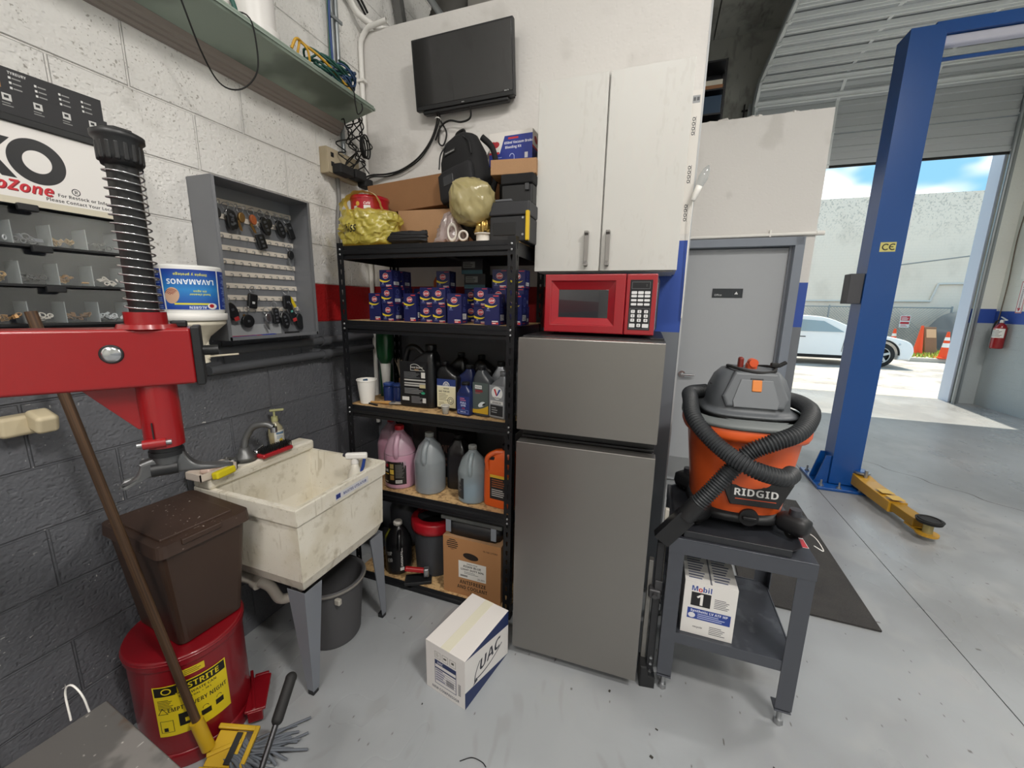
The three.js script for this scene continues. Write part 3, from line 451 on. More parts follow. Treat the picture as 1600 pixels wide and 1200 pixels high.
// ---------- microwave ----------
{
  const o = thing('microwave_oven', 'red countertop microwave oven on top of the refrigerator', 'microwave', [-0.232, 1.484, -1.66], -0.03);
  const red = P(0x9a1420, 0.28, { clearcoat: 0.7, clearcoatRoughness: 0.12 }), w = 0.44, h = 0.238;
  part(o, 'case', rb(w - 0.004, h - 0.012, 0.31, 0.008), mBlack, [0, h / 2 + 0.008, -0.175]);
  { // door: a deep frame stepping in to the window
    const fr = new THREE.Shape(), x0 = -w / 2, x1 = 0.105, hl = (a, b, c, d) => { const p = new THREE.Path(); p.moveTo(a, b); p.lineTo(a, d); p.lineTo(c, d); p.lineTo(c, b); p.closePath(); return p; };
    fr.moveTo(x0, 0); fr.lineTo(x1, 0); fr.lineTo(x1, h - 0.005); fr.lineTo(x0, h - 0.005); fr.closePath(); fr.holes.push(hl(x0 + 0.028, 0.034, x1 - 0.04, h - 0.032));
    const d = part(o, 'door', ext(fr, 0.028, 0.004, 3), red, [0, 0.008, -0.02]);
    const a = [x0 + 0.028, 0.034, x1 - 0.04, h - 0.032], b = [x0 + 0.056, 0.062, x1 - 0.068, h - 0.066], pos = [], cr = [[a[0], a[1]], [a[2], a[1]], [a[2], a[3]], [a[0], a[3]]], ci = [[b[0], b[1]], [b[2], b[1]], [b[2], b[3]], [b[0], b[3]]];
    for (let i = 0; i < 4; i++) { const p = cr[i], q = cr[(i + 1) % 4], u = ci[i], v = ci[(i + 1) % 4]; for (const [t, z] of [[p, 0.022], [q, 0.022], [v, 0.006], [p, 0.022], [v, 0.006], [u, 0.006]]) pos.push(t[0], t[1], z); }
    const g = new THREE.BufferGeometry(); g.setAttribute('position', new THREE.Float32BufferAttribute(pos, 3)); g.setAttribute('uv', new THREE.Float32BufferAttribute(new Float32Array(pos.length / 3 * 2), 2)); g.computeVertexNormals();
    part(d, 'bevel', g, red); part(d, 'window', rb(b[2] - b[0] + 0.004, b[3] - b[1] + 0.004, 0.006, 0.002), P(0x23262b, 0.12, { clearcoat: 1 }), [(b[0] + b[2]) / 2, (b[1] + b[3]) / 2, 0.004]);
    part(o, 'control_frame', rb(w / 2 - 0.107, h - 0.005, 0.028, 0.005), red, [(0.106 + w / 2) / 2 + 0.0005, h / 2 + 0.005, -0.006]);
    part(o, 'control_panel', plane(0.082, 0.19), printMat('mwp', 256, 592, (g, W, H) => {
      fill(g, '#1c1d20', 0, 0, W, H); g.strokeStyle = '#8c8c90'; g.lineWidth = 3; g.strokeRect(22, 26, 206, 76); txt(g, ':', 190, 62, 40, '#888');
      const b = (x, y, w, h, s) => { g.fillStyle = '#dcdcdc'; g.beginPath(); g.roundRect(x, y, w, h, 8); g.fill(); if (s) txt(g, s, x + w / 2, y + h / 2 + 1, h * 0.75, '#333'); };
      for (let r = 0; r < 4; r++) for (let c = 0; c < 3; c++) b(20 + c * 76, 132 + r * 48 - (r ? 4 : 0), 64, r ? 28 : 34);
      g.strokeRect(14, 334, 228, 244); for (let r = 0; r < 3; r++) for (let c = 0; c < 3; c++) b(28 + c * 76, 352 + r * 52, 46, 38, String(r * 3 + c + 1)); b(12 + 4, 516, 66, 46); b(104, 516, 44, 40, '0'); b(168, 516, 72, 46);
    }, 0.35), [0.163, h / 2 + 0.004, 0.0088]);
    for (const [x, z] of [[-0.18, -0.05], [0.18, -0.05], [-0.18, -0.28], [0.18, -0.28]]) part(o, 'foot', cy(0.012, 0.012, 0.014, 12), mRubber, [x, 0.007, z]);
    part(o, 'side_trim', rb(0.004, h - 0.06, 0.012, 0.001), mChrome, [w / 2 - 0.001, h / 2, -0.035]);
  }
}
// ---------- wall cabinet ----------
{
  const o = thing('wall_cabinet', 'white two door wall cabinet above the red microwave', 'cabinet', [-0.258, 1.757, ZB]);
  const mc = S(0xcfcec9, 0.4), w = 0.634, h = 0.8;
  part(o, 'carcass', rb(w - 0.004, h - 0.004, 0.28, 0.002), mc, [0, h / 2, 0.141]);
  part(o, 'bottom_panel', bx(w - 0.03, 0.004, 0.26), mc, [0, -0.002, 0.14]);
  const smud = S(0xffffff, 0.38, 0, { map: field(512, 512, (u, v) => { const n = fbm(u, v, 5, 4, 141), k = sstep(0.6, 0.75, fbm(u, v, 22, 3, 143)) * sstep(0.5, 0.62, fbm(u, v, 4, 2, 147)); return mixc([206, 205, 200], [186, 182, 175], 0.2 * k + 0.1 * n); }) });
  for (const s of [-1, 1]) {
    const ww = s < 0 ? 0.305 : 0.325, xc = s < 0 ? -w / 2 + ww / 2 : w / 2 - ww / 2, d = part(o, 'door', rb(ww - 0.003, h, 0.018, 0.002), smud, [xc, h / 2, 0.293]);
    const hx = s < 0 ? ww / 2 - 0.06 : -ww / 2 + 0.03;
    part(d, 'handle', ext([[0, 0], [0.03, 0], [0.03, 0.008], [0.022, 0.02], [0.022, 0.13], [0.03, 0.14], [0.03, 0.148], [0, 0.148], [0, 0.14], [0.014, 0.132], [0.014, 0.018], [0, 0.008]], 0.018, 0.002), S(0x9b9895, 0.35, 0.7), [hx + 0.009, -h / 2 + 0.022, 0.009], [0, -Math.PI / 2, 0]);
  }
}
// ---------- television ----------
{
  const o = thing('flat_television', 'black flat screen television mounted high on the white wall', 'television', [-1.06, 2.80, ZB + 0.075], 0);
  const w = 0.572, h = 0.328, g = new THREE.Group(); g.name = 'screen_unit'; g.rotation.set(0.1, 0.0, 0.012); o.add(g);
  part(g, 'bezel', rb(w, h, 0.03, 0.004), mBlack); part(g, 'screen', rb(w - 0.016, h - 0.03, 0.004, 0.001), P(0x0d0e10, 0.16, { clearcoat: 0.5 }), [0, 0.006, 0.0148]);
  part(g, 'rear_shell', ext([[-0.27, -0.16], [0.27, -0.16], [0.27, -0.05], [0.2, 0.1], [-0.2, 0.1], [-0.27, -0.05]], 0.045, 0.01), mBlackMatte, [0, 0, -0.055]);
  part(g, 'chin_speaker', rb(0.5, 0.022, 0.04, 0.008), mBlack, [0.0, -h / 2 - 0.008, -0.012]);
  part(g, 'logo', plane(0.03, 0.01), printMat('tcl', 96, 32, (q, W, H) => { fill(q, '#111', 0, 0, W, H); txt(q, 'onn.', 48, 14, 26, '#ccc'); }), [0.0, -h / 2 + 0.008, 0.0175]);
  part(g, 'streaming_logo', plane(0.036, 0.008), printMat('rok', 144, 32, (q, W, H) => { fill(q, '#111', 0, 0, W, H); txt(q, 'Roku TV', 72, 16, 26, '#ddd'); }), [0.245, -h / 2 + 0.024, 0.0175]);
  part(o, 'wall_bracket', merge(mv(bx(0.14, 0.16, 0.012), 0, 0, -0.069), mv(bx(0.03, 0.1, 0.06), 0, 0, -0.045)), mBlackMatte);
  // cables hanging from it to the power strip in the corner
  const Z = ZB + 0.018;
  one('tv_cable', 'bundle of black cables sagging from the television to the corner outlets', 'cable', merge(
    tube([[-1.225, 2.62, Z + 0.05], [-1.233, 2.6, Z + 0.02], [-1.285, 2.51, Z], [-1.372, 2.422, Z], [-1.49, 2.367, Z], [-1.595, 2.352, Z], [-1.67, 2.345, Z + 0.03], [-1.685, 2.32, Z + 0.08]], 0.0052, 60, 6),
    tube([[-1.215, 2.62, Z + 0.05], [-1.22, 2.6, Z + 0.02], [-1.275, 2.5, Z + 0.008], [-1.362, 2.41, Z + 0.006], [-1.485, 2.357, Z + 0.006], [-1.595, 2.34, Z], [-1.67, 2.335, Z + 0.03], [-1.69, 2.31, Z + 0.07]], 0.004, 60, 6),
    tube([[-1.02, 2.625, Z + 0.05], [-1.03, 2.575, Z + 0.03], [-1.09, 2.565, Z + 0.02], [-1.16, 2.58, Z + 0.02], [-1.22, 2.56, Z + 0.01], [-1.26, 2.5, Z]], 0.005, 50, 6),
    tube([[-1.22, 2.59, Z + 0.01], [-1.19, 2.53, Z], [-1.21, 2.47, Z], [-1.24, 2.49, Z], [-1.23, 2.57, Z]], 0.0045, 40, 6)), mRubber);
  one('cable_tie', 'small white tie around the television cables', 'cable tie', new THREE.TorusGeometry(0.014, 0.003, 6, 16), mWhiteP, [-1.232, 2.597, ZB + 0.036], [1.3, 0, 0.4]);
}

{ // clear bulb hung at the end of the partition
  const o = thing('pendant_bulb', 'clear candle bulb in a white socket hung at the partition edge', 'bulb', [0.128, 2.15, ZB + 0.03]);
  part(o, 'bulb', lathe([[0.012, 0], [0.016, 0.01], [0.022, 0.04], [0.016, 0.075], [0.004, 0.095], [0, 0.097]], 20), P(0xe8eaea, 0.08, { transmission: 0.8, thickness: 0 }), [0, 0, 0], [0, 0, -0.35]);
  part(o, 'socket', lathe([[0, -0.06], [0.01, -0.06], [0.014, -0.02], [0.014, 0.004], [0, 0.004]], 16), mWhiteP, [0, 0, 0], [0, 0, -0.35]);
  part(o, 'cord', tube([[-0.02, -0.055, 0], [-0.022, -0.2, -0.012], [-0.02, -0.6, -0.02]], 0.003, 20, 5), mWhiteP);
}

// ---------- ledge with cables high on the block wall ----------
{
  const o = thing('wall_ledge', 'long grey green ledge of old door panels fixed high on the block wall', 'ledge', [0, 0, 0]);
  const mL = S(0xffffff, 0.45, 0.1, { map: field(256, 256, (u, v) => { const n = fbm(u, v, 4, 4, 151); return mixc([150, 165, 152], [104, 116, 106], sstep(0.35, 0.7, n)); }) }), mR = S(0x948b84, 0.55);
  const z0 = -1.97, len = 2.3, rail = [[0, 2.5], [0.012, 2.502], [0.016, 2.512], [0.026, 2.514], [0.03, 2.526], [0.04, 2.528], [0.044, 2.54], [0.055, 2.552], [0.055, 2.575], [0, 2.575]];
  const sw = (p) => mv(rot(ext(p, len), 0, 0), 0, 0, 0);
  part(o, 'ribbed_rail', sw(rail), mR, [XL + 0.001, 0, z0]);
  part(o, 'panel', uvm(sw([[0.0, 2.577], [0.055, 2.553], [0.24, 2.59], [0.245, 2.6], [0.0, 2.6]]), 0.8), mL, [XL + 0.002, 0, z0]);
  part(o, 'upper_board', uvm(sw([[0.0, 2.606], [0.235, 2.606], [0.235, 2.618], [0.0, 2.618]]), 0.8), mL, [XL + 0.002, 0, z0 - 0.03]);
  part(o, 'lip', bx(0.012, 0.016, len), mL, [XL + 0.245, 2.607, z0 + len / 2]);
  const Y0 = 2.62;
  one('drain_pipe', 'wide white plastic pipe rising from the high wall ledge', 'pipe', merge(mv(cy(0.072, 0.072, 3.9, 32), 0, 1.96, 0), mv(cy(0.085, 0.085, 0.06, 32), 0, 0.033, 0)), S(0xe4e1de, 0.4), [-1.655, Y0, -1.43]);
  const coil = (cx, cz, ra, rbz, n, r, y0) => { const p = []; for (let i = 0; i <= n * 14; i++) { const a = i / 14 * Math.PI * 2; p.push([cx + ra * Math.cos(a) * (1 + 0.12 * Math.sin(i * 1.7)), y0 + 0.02 + 0.012 * i / 14 + 0.02 * (1 + Math.sin(a * 0.5 + i)), cz + rbz * Math.sin(a) * (1 + 0.1 * Math.cos(i * 2.3))]); } return tube(p, r, n * 40, 6); };
  one('green_cable_coil', 'coil of dark green network cable lying at the corner end of the ledge', 'cable', coil(-1.62, -1.79, 0.07, 0.13, 6, 0.0055, Y0), S(0x1f4f45, 0.5));
  one('blue_cable_coil', 'tangle of blue network cable lying among green coils on the ledge', 'cable', coil(-1.6, -1.85, 0.06, 0.07, 5, 0.005, Y0 + 0.01), S(0x2b4468, 0.5));
  one('teal_cable_loop', 'green cables arching over the ledge beside the wide white pipe', 'cable', merge(tube([[-1.6, Y0 + 0.006, -1.31], [-1.62, 2.72, -1.3], [-1.65, 2.76, -1.26], [-1.66, 2.72, -1.21], [-1.62, 2.63, -1.17]], 0.009, 40, 7), tube([[-1.64, 2.63, -1.0], [-1.66, 2.68, -1.1], [-1.63, 2.66, -1.2], [-1.6, 2.63, -1.26]], 0.009, 40, 7), tube([[-1.66, 2.63, -0.9], [-1.68, 2.72, -1.0], [-1.66, 2.7, -1.12], [-1.62, 2.627, -1.22]], 0.007, 40, 7)), S(0x24584e, 0.5));
  one('yellow_cable', 'yellow and orange cable tied in a bunch beside the white pipe', 'cable', merge(tube([[-1.57, 2.66, -1.52], [-1.56, 2.705, -1.54], [-1.575, 2.715, -1.6], [-1.56, 2.70, -1.68], [-1.55, 2.66, -1.8], [-1.54, 2.627, -1.86]], 0.006, 50, 7), tube([[-1.58, 2.626, -1.55], [-1.56, 2.68, -1.55], [-1.57, 2.71, -1.57], [-1.56, 2.69, -1.6], [-1.57, 2.626, -1.62]], 0.005, 40, 7)), S(0xc89a2c, 0.5));
  one('hanging_wire', 'thin black wire drooping in a loop below the high ledge', 'wire', tube([[-1.62, 2.9, -0.98], [-1.56, 2.72, -1.0], [-1.52, 2.58, -1.03], [-1.56, 2.44, -1.12], [-1.6, 2.385, -1.21], [-1.58, 2.4, -1.28], [-1.53, 2.47, -1.31], [-1.505, 2.58, -1.29], [-1.51, 2.625, -1.27], [-1.56, 2.635, -1.25], [-1.62, 2.63, -1.22]], 0.0028, 90, 6), mRubber);
  one('black_wire', 'short black wire hanging off the corner end of the ledge', 'wire', tube([[-1.56, 2.64, -1.78], [-1.495, 2.62, -1.8], [-1.498, 2.56, -1.82], [-1.51, 2.53, -1.85], [-1.505, 2.57, -1.88], [-1.53, 2.63, -1.88]], 0.003, 40, 6), mRubber);
}
{ // conduits in the corner
  one('steel_conduit', 'grey steel conduit with straps dropping down the block wall corner', 'conduit', merge(bar([XL + 0.02, 2.405, -1.99], [XL + 0.02, 3.25, -1.99], 0.012), bar([XL + 0.02, 2.62, -1.955], [XL + 0.02, 3.25, -1.955], 0.01), mv(bx(0.01, 0.016, 0.09), XL + 0.03, 2.82, -1.975), mv(bx(0.01, 0.016, 0.09), XL + 0.03, 3.06, -1.975)), mGalv);
  one('blue_wire_run', 'blue wires strapped along the steel conduit above the ledge', 'wire', merge(tube([[XL + 0.035, 2.63, -1.935], [XL + 0.03, 2.85, -1.935], [XL + 0.03, 3.05, -1.93], [XL + 0.06, 3.3, -1.92]], 0.006, 30, 6)), S(0x2f4a86, 0.5));
  one('green_wire_run', 'green wire running beside the steel conduit above the ledge', 'wire', tube([[XL + 0.03, 2.63, -1.915], [XL + 0.02, 2.8, -1.93], [XL + 0.02, 3.05, -1.935], [XL + 0.02, 3.35, -1.935]], 0.005, 30, 6), S(0x2a6a58, 0.5));
  one('white_conduit', 'white painted conduit bending over the top of the drywall corner', 'conduit', merge(tube([[XL + 0.018, 0.8, ZB + 0.022], [XL + 0.018, 2.9, ZB + 0.022], [XL + 0.02, 3.06, ZB + 0.022], [XL + 0.07, 3.125, ZB + 0.02], [XL + 0.2, 3.14, ZB + 0.018]], 0.014, 60, 10, false, 0.2), mv(bx(0.05, 0.014, 0.03), XL + 0.02, 2.86, ZB + 0.03)), mWhiteP);
  one('ceiling_conduit', 'white conduit running along the block wall above the drywall', 'conduit', tube([[XL + 0.02, 3.34, -1.2], [XL + 0.02, 3.25, -2.0], [XL + 0.05, 3.17, -2.15], [XL + 0.16, 3.15, -2.28], [XL + 0.5, 3.16, -2.38]], 0.018, 50, 8), mWhiteP);
  one('strut_channel', 'grey metal strut bolted across the block wall above the drywall', 'strut', bar([XL + 0.04, 3.9, -2.42], [XL + 0.04, 3.15, -2.62], 0.05, 8, 0.05), S(0x6e6e6c, 0.5, 0.3));
  one('dark_wire_pair', 'dark wires along the block wall above the conduit bend', 'wire', merge(tube([[XL + 0.015, 3.6, -1.7], [XL + 0.015, 3.38, -2.0], [XL + 0.03, 3.22, -2.22]], 0.007, 20, 6), tube([[XL + 0.015, 3.6, -1.78], [XL + 0.015, 3.4, -2.04], [XL + 0.03, 3.24, -2.24]], 0.007, 20, 6)), mBlackMatte);
  const dk = (n, l, x0, x1, y, z, r, m) => { const p = []; for (let i = 0; i <= 40; i++) { p.push([r + (i % 2 ? 0.012 : 0), i / 40]); } const g = lathe(p, 28); g.scale(1, 1, 1); const L = Math.hypot(x1[0] - x0[0], x1[1] - x0[1], x1[2] - x0[2]); g.scale(1, L, 1); const d = V3(x1).sub(V3(x0)).normalize(); g.applyQuaternion(new THREE.Quaternion().setFromUnitVectors(new THREE.Vector3(0, 1, 0), d)); one(n, l, 'duct', g, m, x0); };
  dk('flexible_duct', 'silver flexible air duct lying on top of the drywall partition', [-1.25, 3.36, -2.75], [-0.9, 3.42, -2.75], 0, 0, 0.16, S(0xa9a6a0, 0.4, 0.5));
  dk('black_duct', 'short dark flexible duct leaning in the corner above the drywall', [-1.55, 3.2, -2.75], [-1.4, 3.6, -2.77], 0, 0, 0.13, S(0x4a4844, 0.6));
  one('brace_pipe', 'grey brace pipe crossing in front of the ducts above the drywall', 'pipe', bar([-1.62, 3.62, -2.5], [-1.3, 3.2, -2.5], 0.02), mGalv);
  one('roof_curb_panel', 'white curved metal panel behind the ducts above the drywall', 'panel', ext([[-0.3, 0], [0.3, 0], [0.3, 0.2], [0.2, 0.42], [0, 0.5], [-0.2, 0.42], [-0.3, 0.2]], 0.02, 0.004), mWhiteP, [-1.3, 3.031, -3.05]);
  // outlet strip and the tangle on it
  const o = thing('outlet_box', 'beige double outlet box with black adapters in the wall corner', 'outlet', [XL, 2.335, -1.95]);
  part(o, 'box', rb(0.05, 0.13, 0.25, 0.004), S(0xb0a287, 0.6), [0.026, 0, 0]);
  part(o, 'cover_plate', rb(0.004, 0.12, 0.13, 0.001), S(0xbfb196, 0.5), [0.053, 0.0, 0.055]);
  for (const [y, z] of [[0.03, 0.09], [-0.015, 0.09]]) part(o, 'socket', bx(0.003, 0.022, 0.02), mBlack, [0.056, y, z]);
  for (const [y, z, w] of [[-0.04, 0.05, 0.1], [-0.035, -0.06, 0.09], [-0.06, -0.125, 0.07]]) part(o, 'adapter', rb(0.06, 0.05, w, 0.008), mBlackMatte, [0.088, y, z]);
  const tang = []; for (let k = 0; k < 7; k++) { const p = []; let z = -1.93 - 0.022 * k; for (let i = 0; i < 9; i++) p.push([XL + 0.045 + rr(0, 0.09), 2.62 - i * 0.034 - rr(0, 0.02), z + rr(-0.045, 0.045)]); tang.push(tube(p, 0.0035, 60, 5)); }
  for (let k = 0; k < 3; k++) { const p = []; for (let i = 0; i < 12; i++) { const a = i / 12 * Math.PI * 2; p.push([XL + 0.12 + 0.012 * k + 0.02 * Math.sin(a), 2.45 + (0.05 + 0.004 * k) * Math.cos(a), -2.03 + (0.045 + 0.005 * k) * Math.sin(a)]); } tang.push(tube(p, 0.0045, 50, 6, true)); }
  const tg = one('cable_tangle', 'tangle of black power cables hanging in the corner above the outlet box', 'cable', merge(tang), mRubber);
  one('drop_cord', 'grey cord dropping from the outlet box down behind the shelving', 'cord', tube([[XL + 0.02, 2.27, -1.93], [XL + 0.02, 2.15, -1.93], [XL + 0.02, 2.1, -1.92], [XL + 0.016, 1.95, -1.91], [XL + 0.016, 1.6, -1.92]], 0.011, 40, 8), S(0x7c7a78, 0.5));
  // conduits low on the dark wall
  for (const [y, l] of [[1.39, 'upper of two painted grey pipes along the dark block wall'], [1.315, 'lower of two painted grey pipes along the dark block wall']]) one('painted_pipe', l, 'pipe', merge(bar([XL + 0.024, y - 0.006, -1.12], [XL + 0.024, y, -2.14], 0.02, 12), mv(rot(cy(0.027, 0.027, 0.05, 14), Math.PI / 2), XL + 0.024, y - 0.003, -1.75)), S(0x55575b, 0.5));
  one('wall_fitting', 'cream plastic fitting on the dark wall below the red arm', 'fitting', merge(rb(0.05, 0.06, 0.1, 0.012, 3), mv(rot(rb(0.07, 0.055, 0.05, 0.012, 3), 0, 0, -0.3), 0.04, 0.008, -0.03)), S(0xc8bb9c, 0.5), [XL + 0.032, 1.232, -0.575]);
}
// ---------- key cabinet with keys ----------
{
  const y0 = 1.436, y1 = 2.062, z0 = -1.605, z1 = -1.142, dx = 0.132, zm = (z0 + z1) / 2, ym = (y0 + y1) / 2, H = y1 - y0, W = z1 - z0, m = S(0x7a7c80, 0.45, 0.25);
  const o = thing('key_cabinet', 'open grey steel key cabinet with white hook strips on the wall', 'cabinet', [XL, 0, 0]);
  part(o, 'back_panel', bx(0.004, H, W), S(0x808286, 0.5, 0.2), [0.004, ym, zm]);
  part(o, 'side_panel', bx(dx, H, 0.003), m, [dx / 2, ym, z1 - 0.0015]); part(o, 'side_panel', bx(dx, H, 0.003), m, [dx / 2, ym, z0 + 0.0015]);
  part(o, 'top_panel', bx(dx, 0.003, W - 0.006), m, [dx / 2, y1 - 0.0015, zm]); part(o, 'bottom_panel', bx(dx, 0.003, W - 0.006), m, [dx / 2, y0 + 0.0015, zm]);
  for (const z of [z1 - 0.008, z0 + 0.008]) part(o, 'front_flange', bx(0.003, H, 0.012), m, [dx, ym, z]);
  part(o, 'bottom_lip', bx(0.003, 0.014, W - 0.01), m, [dx, y0 + 0.007, zm]);
  part(o, 'paper_label', plane(0.3, 0.05), S(0xa9abad, 0.5), [0.0075, y0 + 0.03, zm + 0.03], [0, Math.PI / 2, 0]);
  const mS = S(0xd8cfc2, 0.5), rows = [2.0, 1.94, 1.867, 1.815, 1.76, 1.711, 1.66, 1.609, 1.559], hook = merge(tube([[0, 0, 0], [0.012, 0, 0], [0.015, -0.006, 0], [0.012, -0.012, 0], [0.015, -0.002, 0.001]], 0.0014, 14, 5));
  const hz = (i, c) => -1.232 - (i % 2 ? 0 : 0.012) - c * 0.037;
  rows.forEach((y, i) => {
    const s = part(o, 'hook_strip', rb(0.004, 0.021, 0.375, 0.0015), mS, [0.009, y, -1.407 - (i % 2 ? 0 : 0.012)], [rr(-0.012, 0.012), 0, 0]);
    for (let c = 0; c < 10; c++) part(s, 'hook', hook, mZinc, [0.002, 0, 0.175 - c * 0.037]);
  });
  // key fobs: body, buttons, ring, blade
  const mFob = S(0x151618, 0.4), mBrass = S(0x9a7a4c, 0.35, 0.8), fobShape = (w, h, r) => { const s = new THREE.Shape(); s.absellipse(0, 0, w / 2, h / 2, 0, Math.PI * 2); return ext(s, 0.012, 0.003, 3); };
  const oval = rot(fobShape(0.034, 0.066), 0, Math.PI / 2), square = rot(mv(rb(0.036, 0.052, 0.013, 0.006, 3), 0, 0, 0.006), 0, Math.PI / 2), round = rot(fobShape(0.046, 0.046), 0, Math.PI / 2), slim = rot(mv(rb(0.026, 0.06, 0.011, 0.005, 3), 0, 0, 0.006), 0, Math.PI / 2), tiny = rot(fobShape(0.024, 0.034), 0, Math.PI / 2);
  const ring = rot(new THREE.TorusGeometry(0.011, 0.0012, 6, 20), 0, 0.5, 0), blade = rot(ext([[-0.0045, 0], [0.0045, 0], [0.0045, -0.03], [0.002, -0.036], [-0.0045, -0.03]], 0.0022), 0, Math.PI / 2);
  const btn = rb(0.002, 0.008, 0.01, 0.0015, 1);
  function key(y, z, kind, label, tilt, extra = {}) {
    const k = thing('car_key', label, 'key', [XL + 0.026, y, z], 0, 'keys hanging in the key cabinet'); k.rotation.x = tilt; k.scale.set(1.1, 1.25, 1.25);
    part(k, 'ring', ring, mZinc, [0, -0.012, 0]);
    const g = { oval, square, round, slim, tiny }[kind], dy = kind === 'tiny' ? -0.038 : -0.054, f = part(k, 'fob', g, extra.fob ?? mFob, [-0.004, dy, 0]);
    if (kind !== 'tiny') for (const q of extra.b ?? [0.014, 0, -0.014]) part(f, 'button', btn, extra.btn ?? S(0x4a4c50, 0.4), [0.0125, q, 0]);
    if (extra.red) part(f, 'panic_button', rb(0.004, 0.014, 0.018, 0.002), S(0xb03030, 0.4), [0.011, -0.025, 0]);
    if (extra.trim) part(f, 'chrome_trim', rot(new THREE.TorusGeometry(0.024, 0.0018, 6, 30, 2.6).scale(0.7, 1.3, 1), 0, Math.PI / 2), mChrome, [0.009, 0, 0]);
    if (extra.blade ?? true) part(k, 'blade', blade, extra.bm ?? mZinc, [0.002, kind === 'tiny' ? -0.05 : -0.03, 0.014], [0.3, 0, 0]);
  }
  const tl = ['small black key with brass blade at the cabinet corner, top row', 'glossy black oval fob with silver face, second on the top row', 'black oval fob hanging beside the silver faced one, top row', 'brass house key hanging alone near the middle, top row', 'orange topped brass key hanging right of the house key, top row', 'black fob in front of white tag, top row centre', 'black key head beside orange tag, top row', 'large black oval fob, second last on the top row', 'slim black fob hanging last on the top row'];
  [['tiny', -1.222, 0.1], ['oval', -1.26, 0.4, { trim: true }], ['oval', -1.292, -0.1, {}], ['tiny', -1.33, 0, { fob: mBrass, bm: mBrass }], ['tiny', -1.375, 0.2, { fob: S(0xa85a30, 0.5), bm: mBrass }], ['oval', -1.42, 0.35, {}], ['tiny', -1.46, 0.05, {}], ['oval', -1.5, 0.35, {}], ['slim', -1.555, 0.35, { b: [0.012] }]].forEach(([k, z, t, e], i) => key(1.996, z, k, tl[i], t, e));
  key(1.925, -1.395, 'square', 'square black fob hanging under the top row centre', 0.3, { bm: mBrass }); key(1.868, -1.566, 'tiny', 'single black headed key hanging last below the top row', 0.05);
  key(1.612, -1.222, 'oval', 'black fob with white edge and red button beside the soap dispenser', 0.35, { trim: true, red: true, b: [0.008] });
  key(1.575, -1.31, 'round', 'round black fob on a brown leather loop, lower row', 0, { b: [0], bm: mBrass });
  key(1.662, -1.352, 'square', 'square black fob with two white buttons hanging above the lower row', -0.15, { btn: S(0xc9c9c9, 0.4), b: [-0.006], bm: mBrass });
  key(1.568, -1.405, 'tiny', 'small chrome charm key on a bead chain, lower row', 0.1, { fob: mChrome });
  key(1.595, -1.45, 'slim', 'slim black fob with four grey buttons, lower row', 0.05, { b: [0.02, 0.007, -0.006, -0.019] });
  key(1.57, -1.485, 'oval', 'black fob with chrome tip hanging beside the slim one, lower row', 0.25, { trim: true });
  key(1.66, -1.522, 'square', 'black square fob with silver bar hanging near the far side panel', 0.02, { btn: mChrome, b: [0] });
  key(1.6, -1.522, 'slim', 'black fob with green display and red button near the far side panel', 0.35, { btn: S(0x5aa89a, 0.3), b: [0.01], red: true });
  key(1.565, -1.578, 'oval', 'plain black oval fob with yellow tag, last in the lower row', 0.15, { b: [], blade: false });
  one('yellow_key_tag', 'yellow plastic tag sticking out beside the last lower key', 'tag', ext([[0, 0], [0.016, 0], [0.016, 0.05], [0.008, 0.062], [0, 0.05]], 0.003, 0.001), S(0xd2b81e, 0.4), [XL + 0.03, 1.565, -1.56], [0.5, Math.PI / 2, 0]);
  const pen = (n, l, c, z, x, a) => one(n, l, 'pen', rot(lathe([[0, -0.07], [0.0015, -0.068], [0.004, -0.055], [0.0045, 0], [0.0045, 0.068], [0, 0.07]], 12), Math.PI / 2, a), S(c, 0.35), [x, y0 + 0.0078, z]);
  pen('ballpoint_pen', 'blue pen lying on the key cabinet floor', 0x2a3f9c, -1.24, XL + 0.09, 0.1); pen('ballpoint_pen', 'red pen lying on the key cabinet floor', 0xa83228, -1.27, XL + 0.07, -0.1);
  pen('ballpoint_pen', 'second blue pen lying behind the red one in the key cabinet', 0x24389a, -1.36, XL + 0.06, 0.12); one('marker_pen', 'short black marker lying on the key cabinet floor', 'pen', rot(cy(0.007, 0.007, 0.075, 14), Math.PI / 2), mBlack, [XL + 0.07, y0 + 0.0103, -1.5]);
}
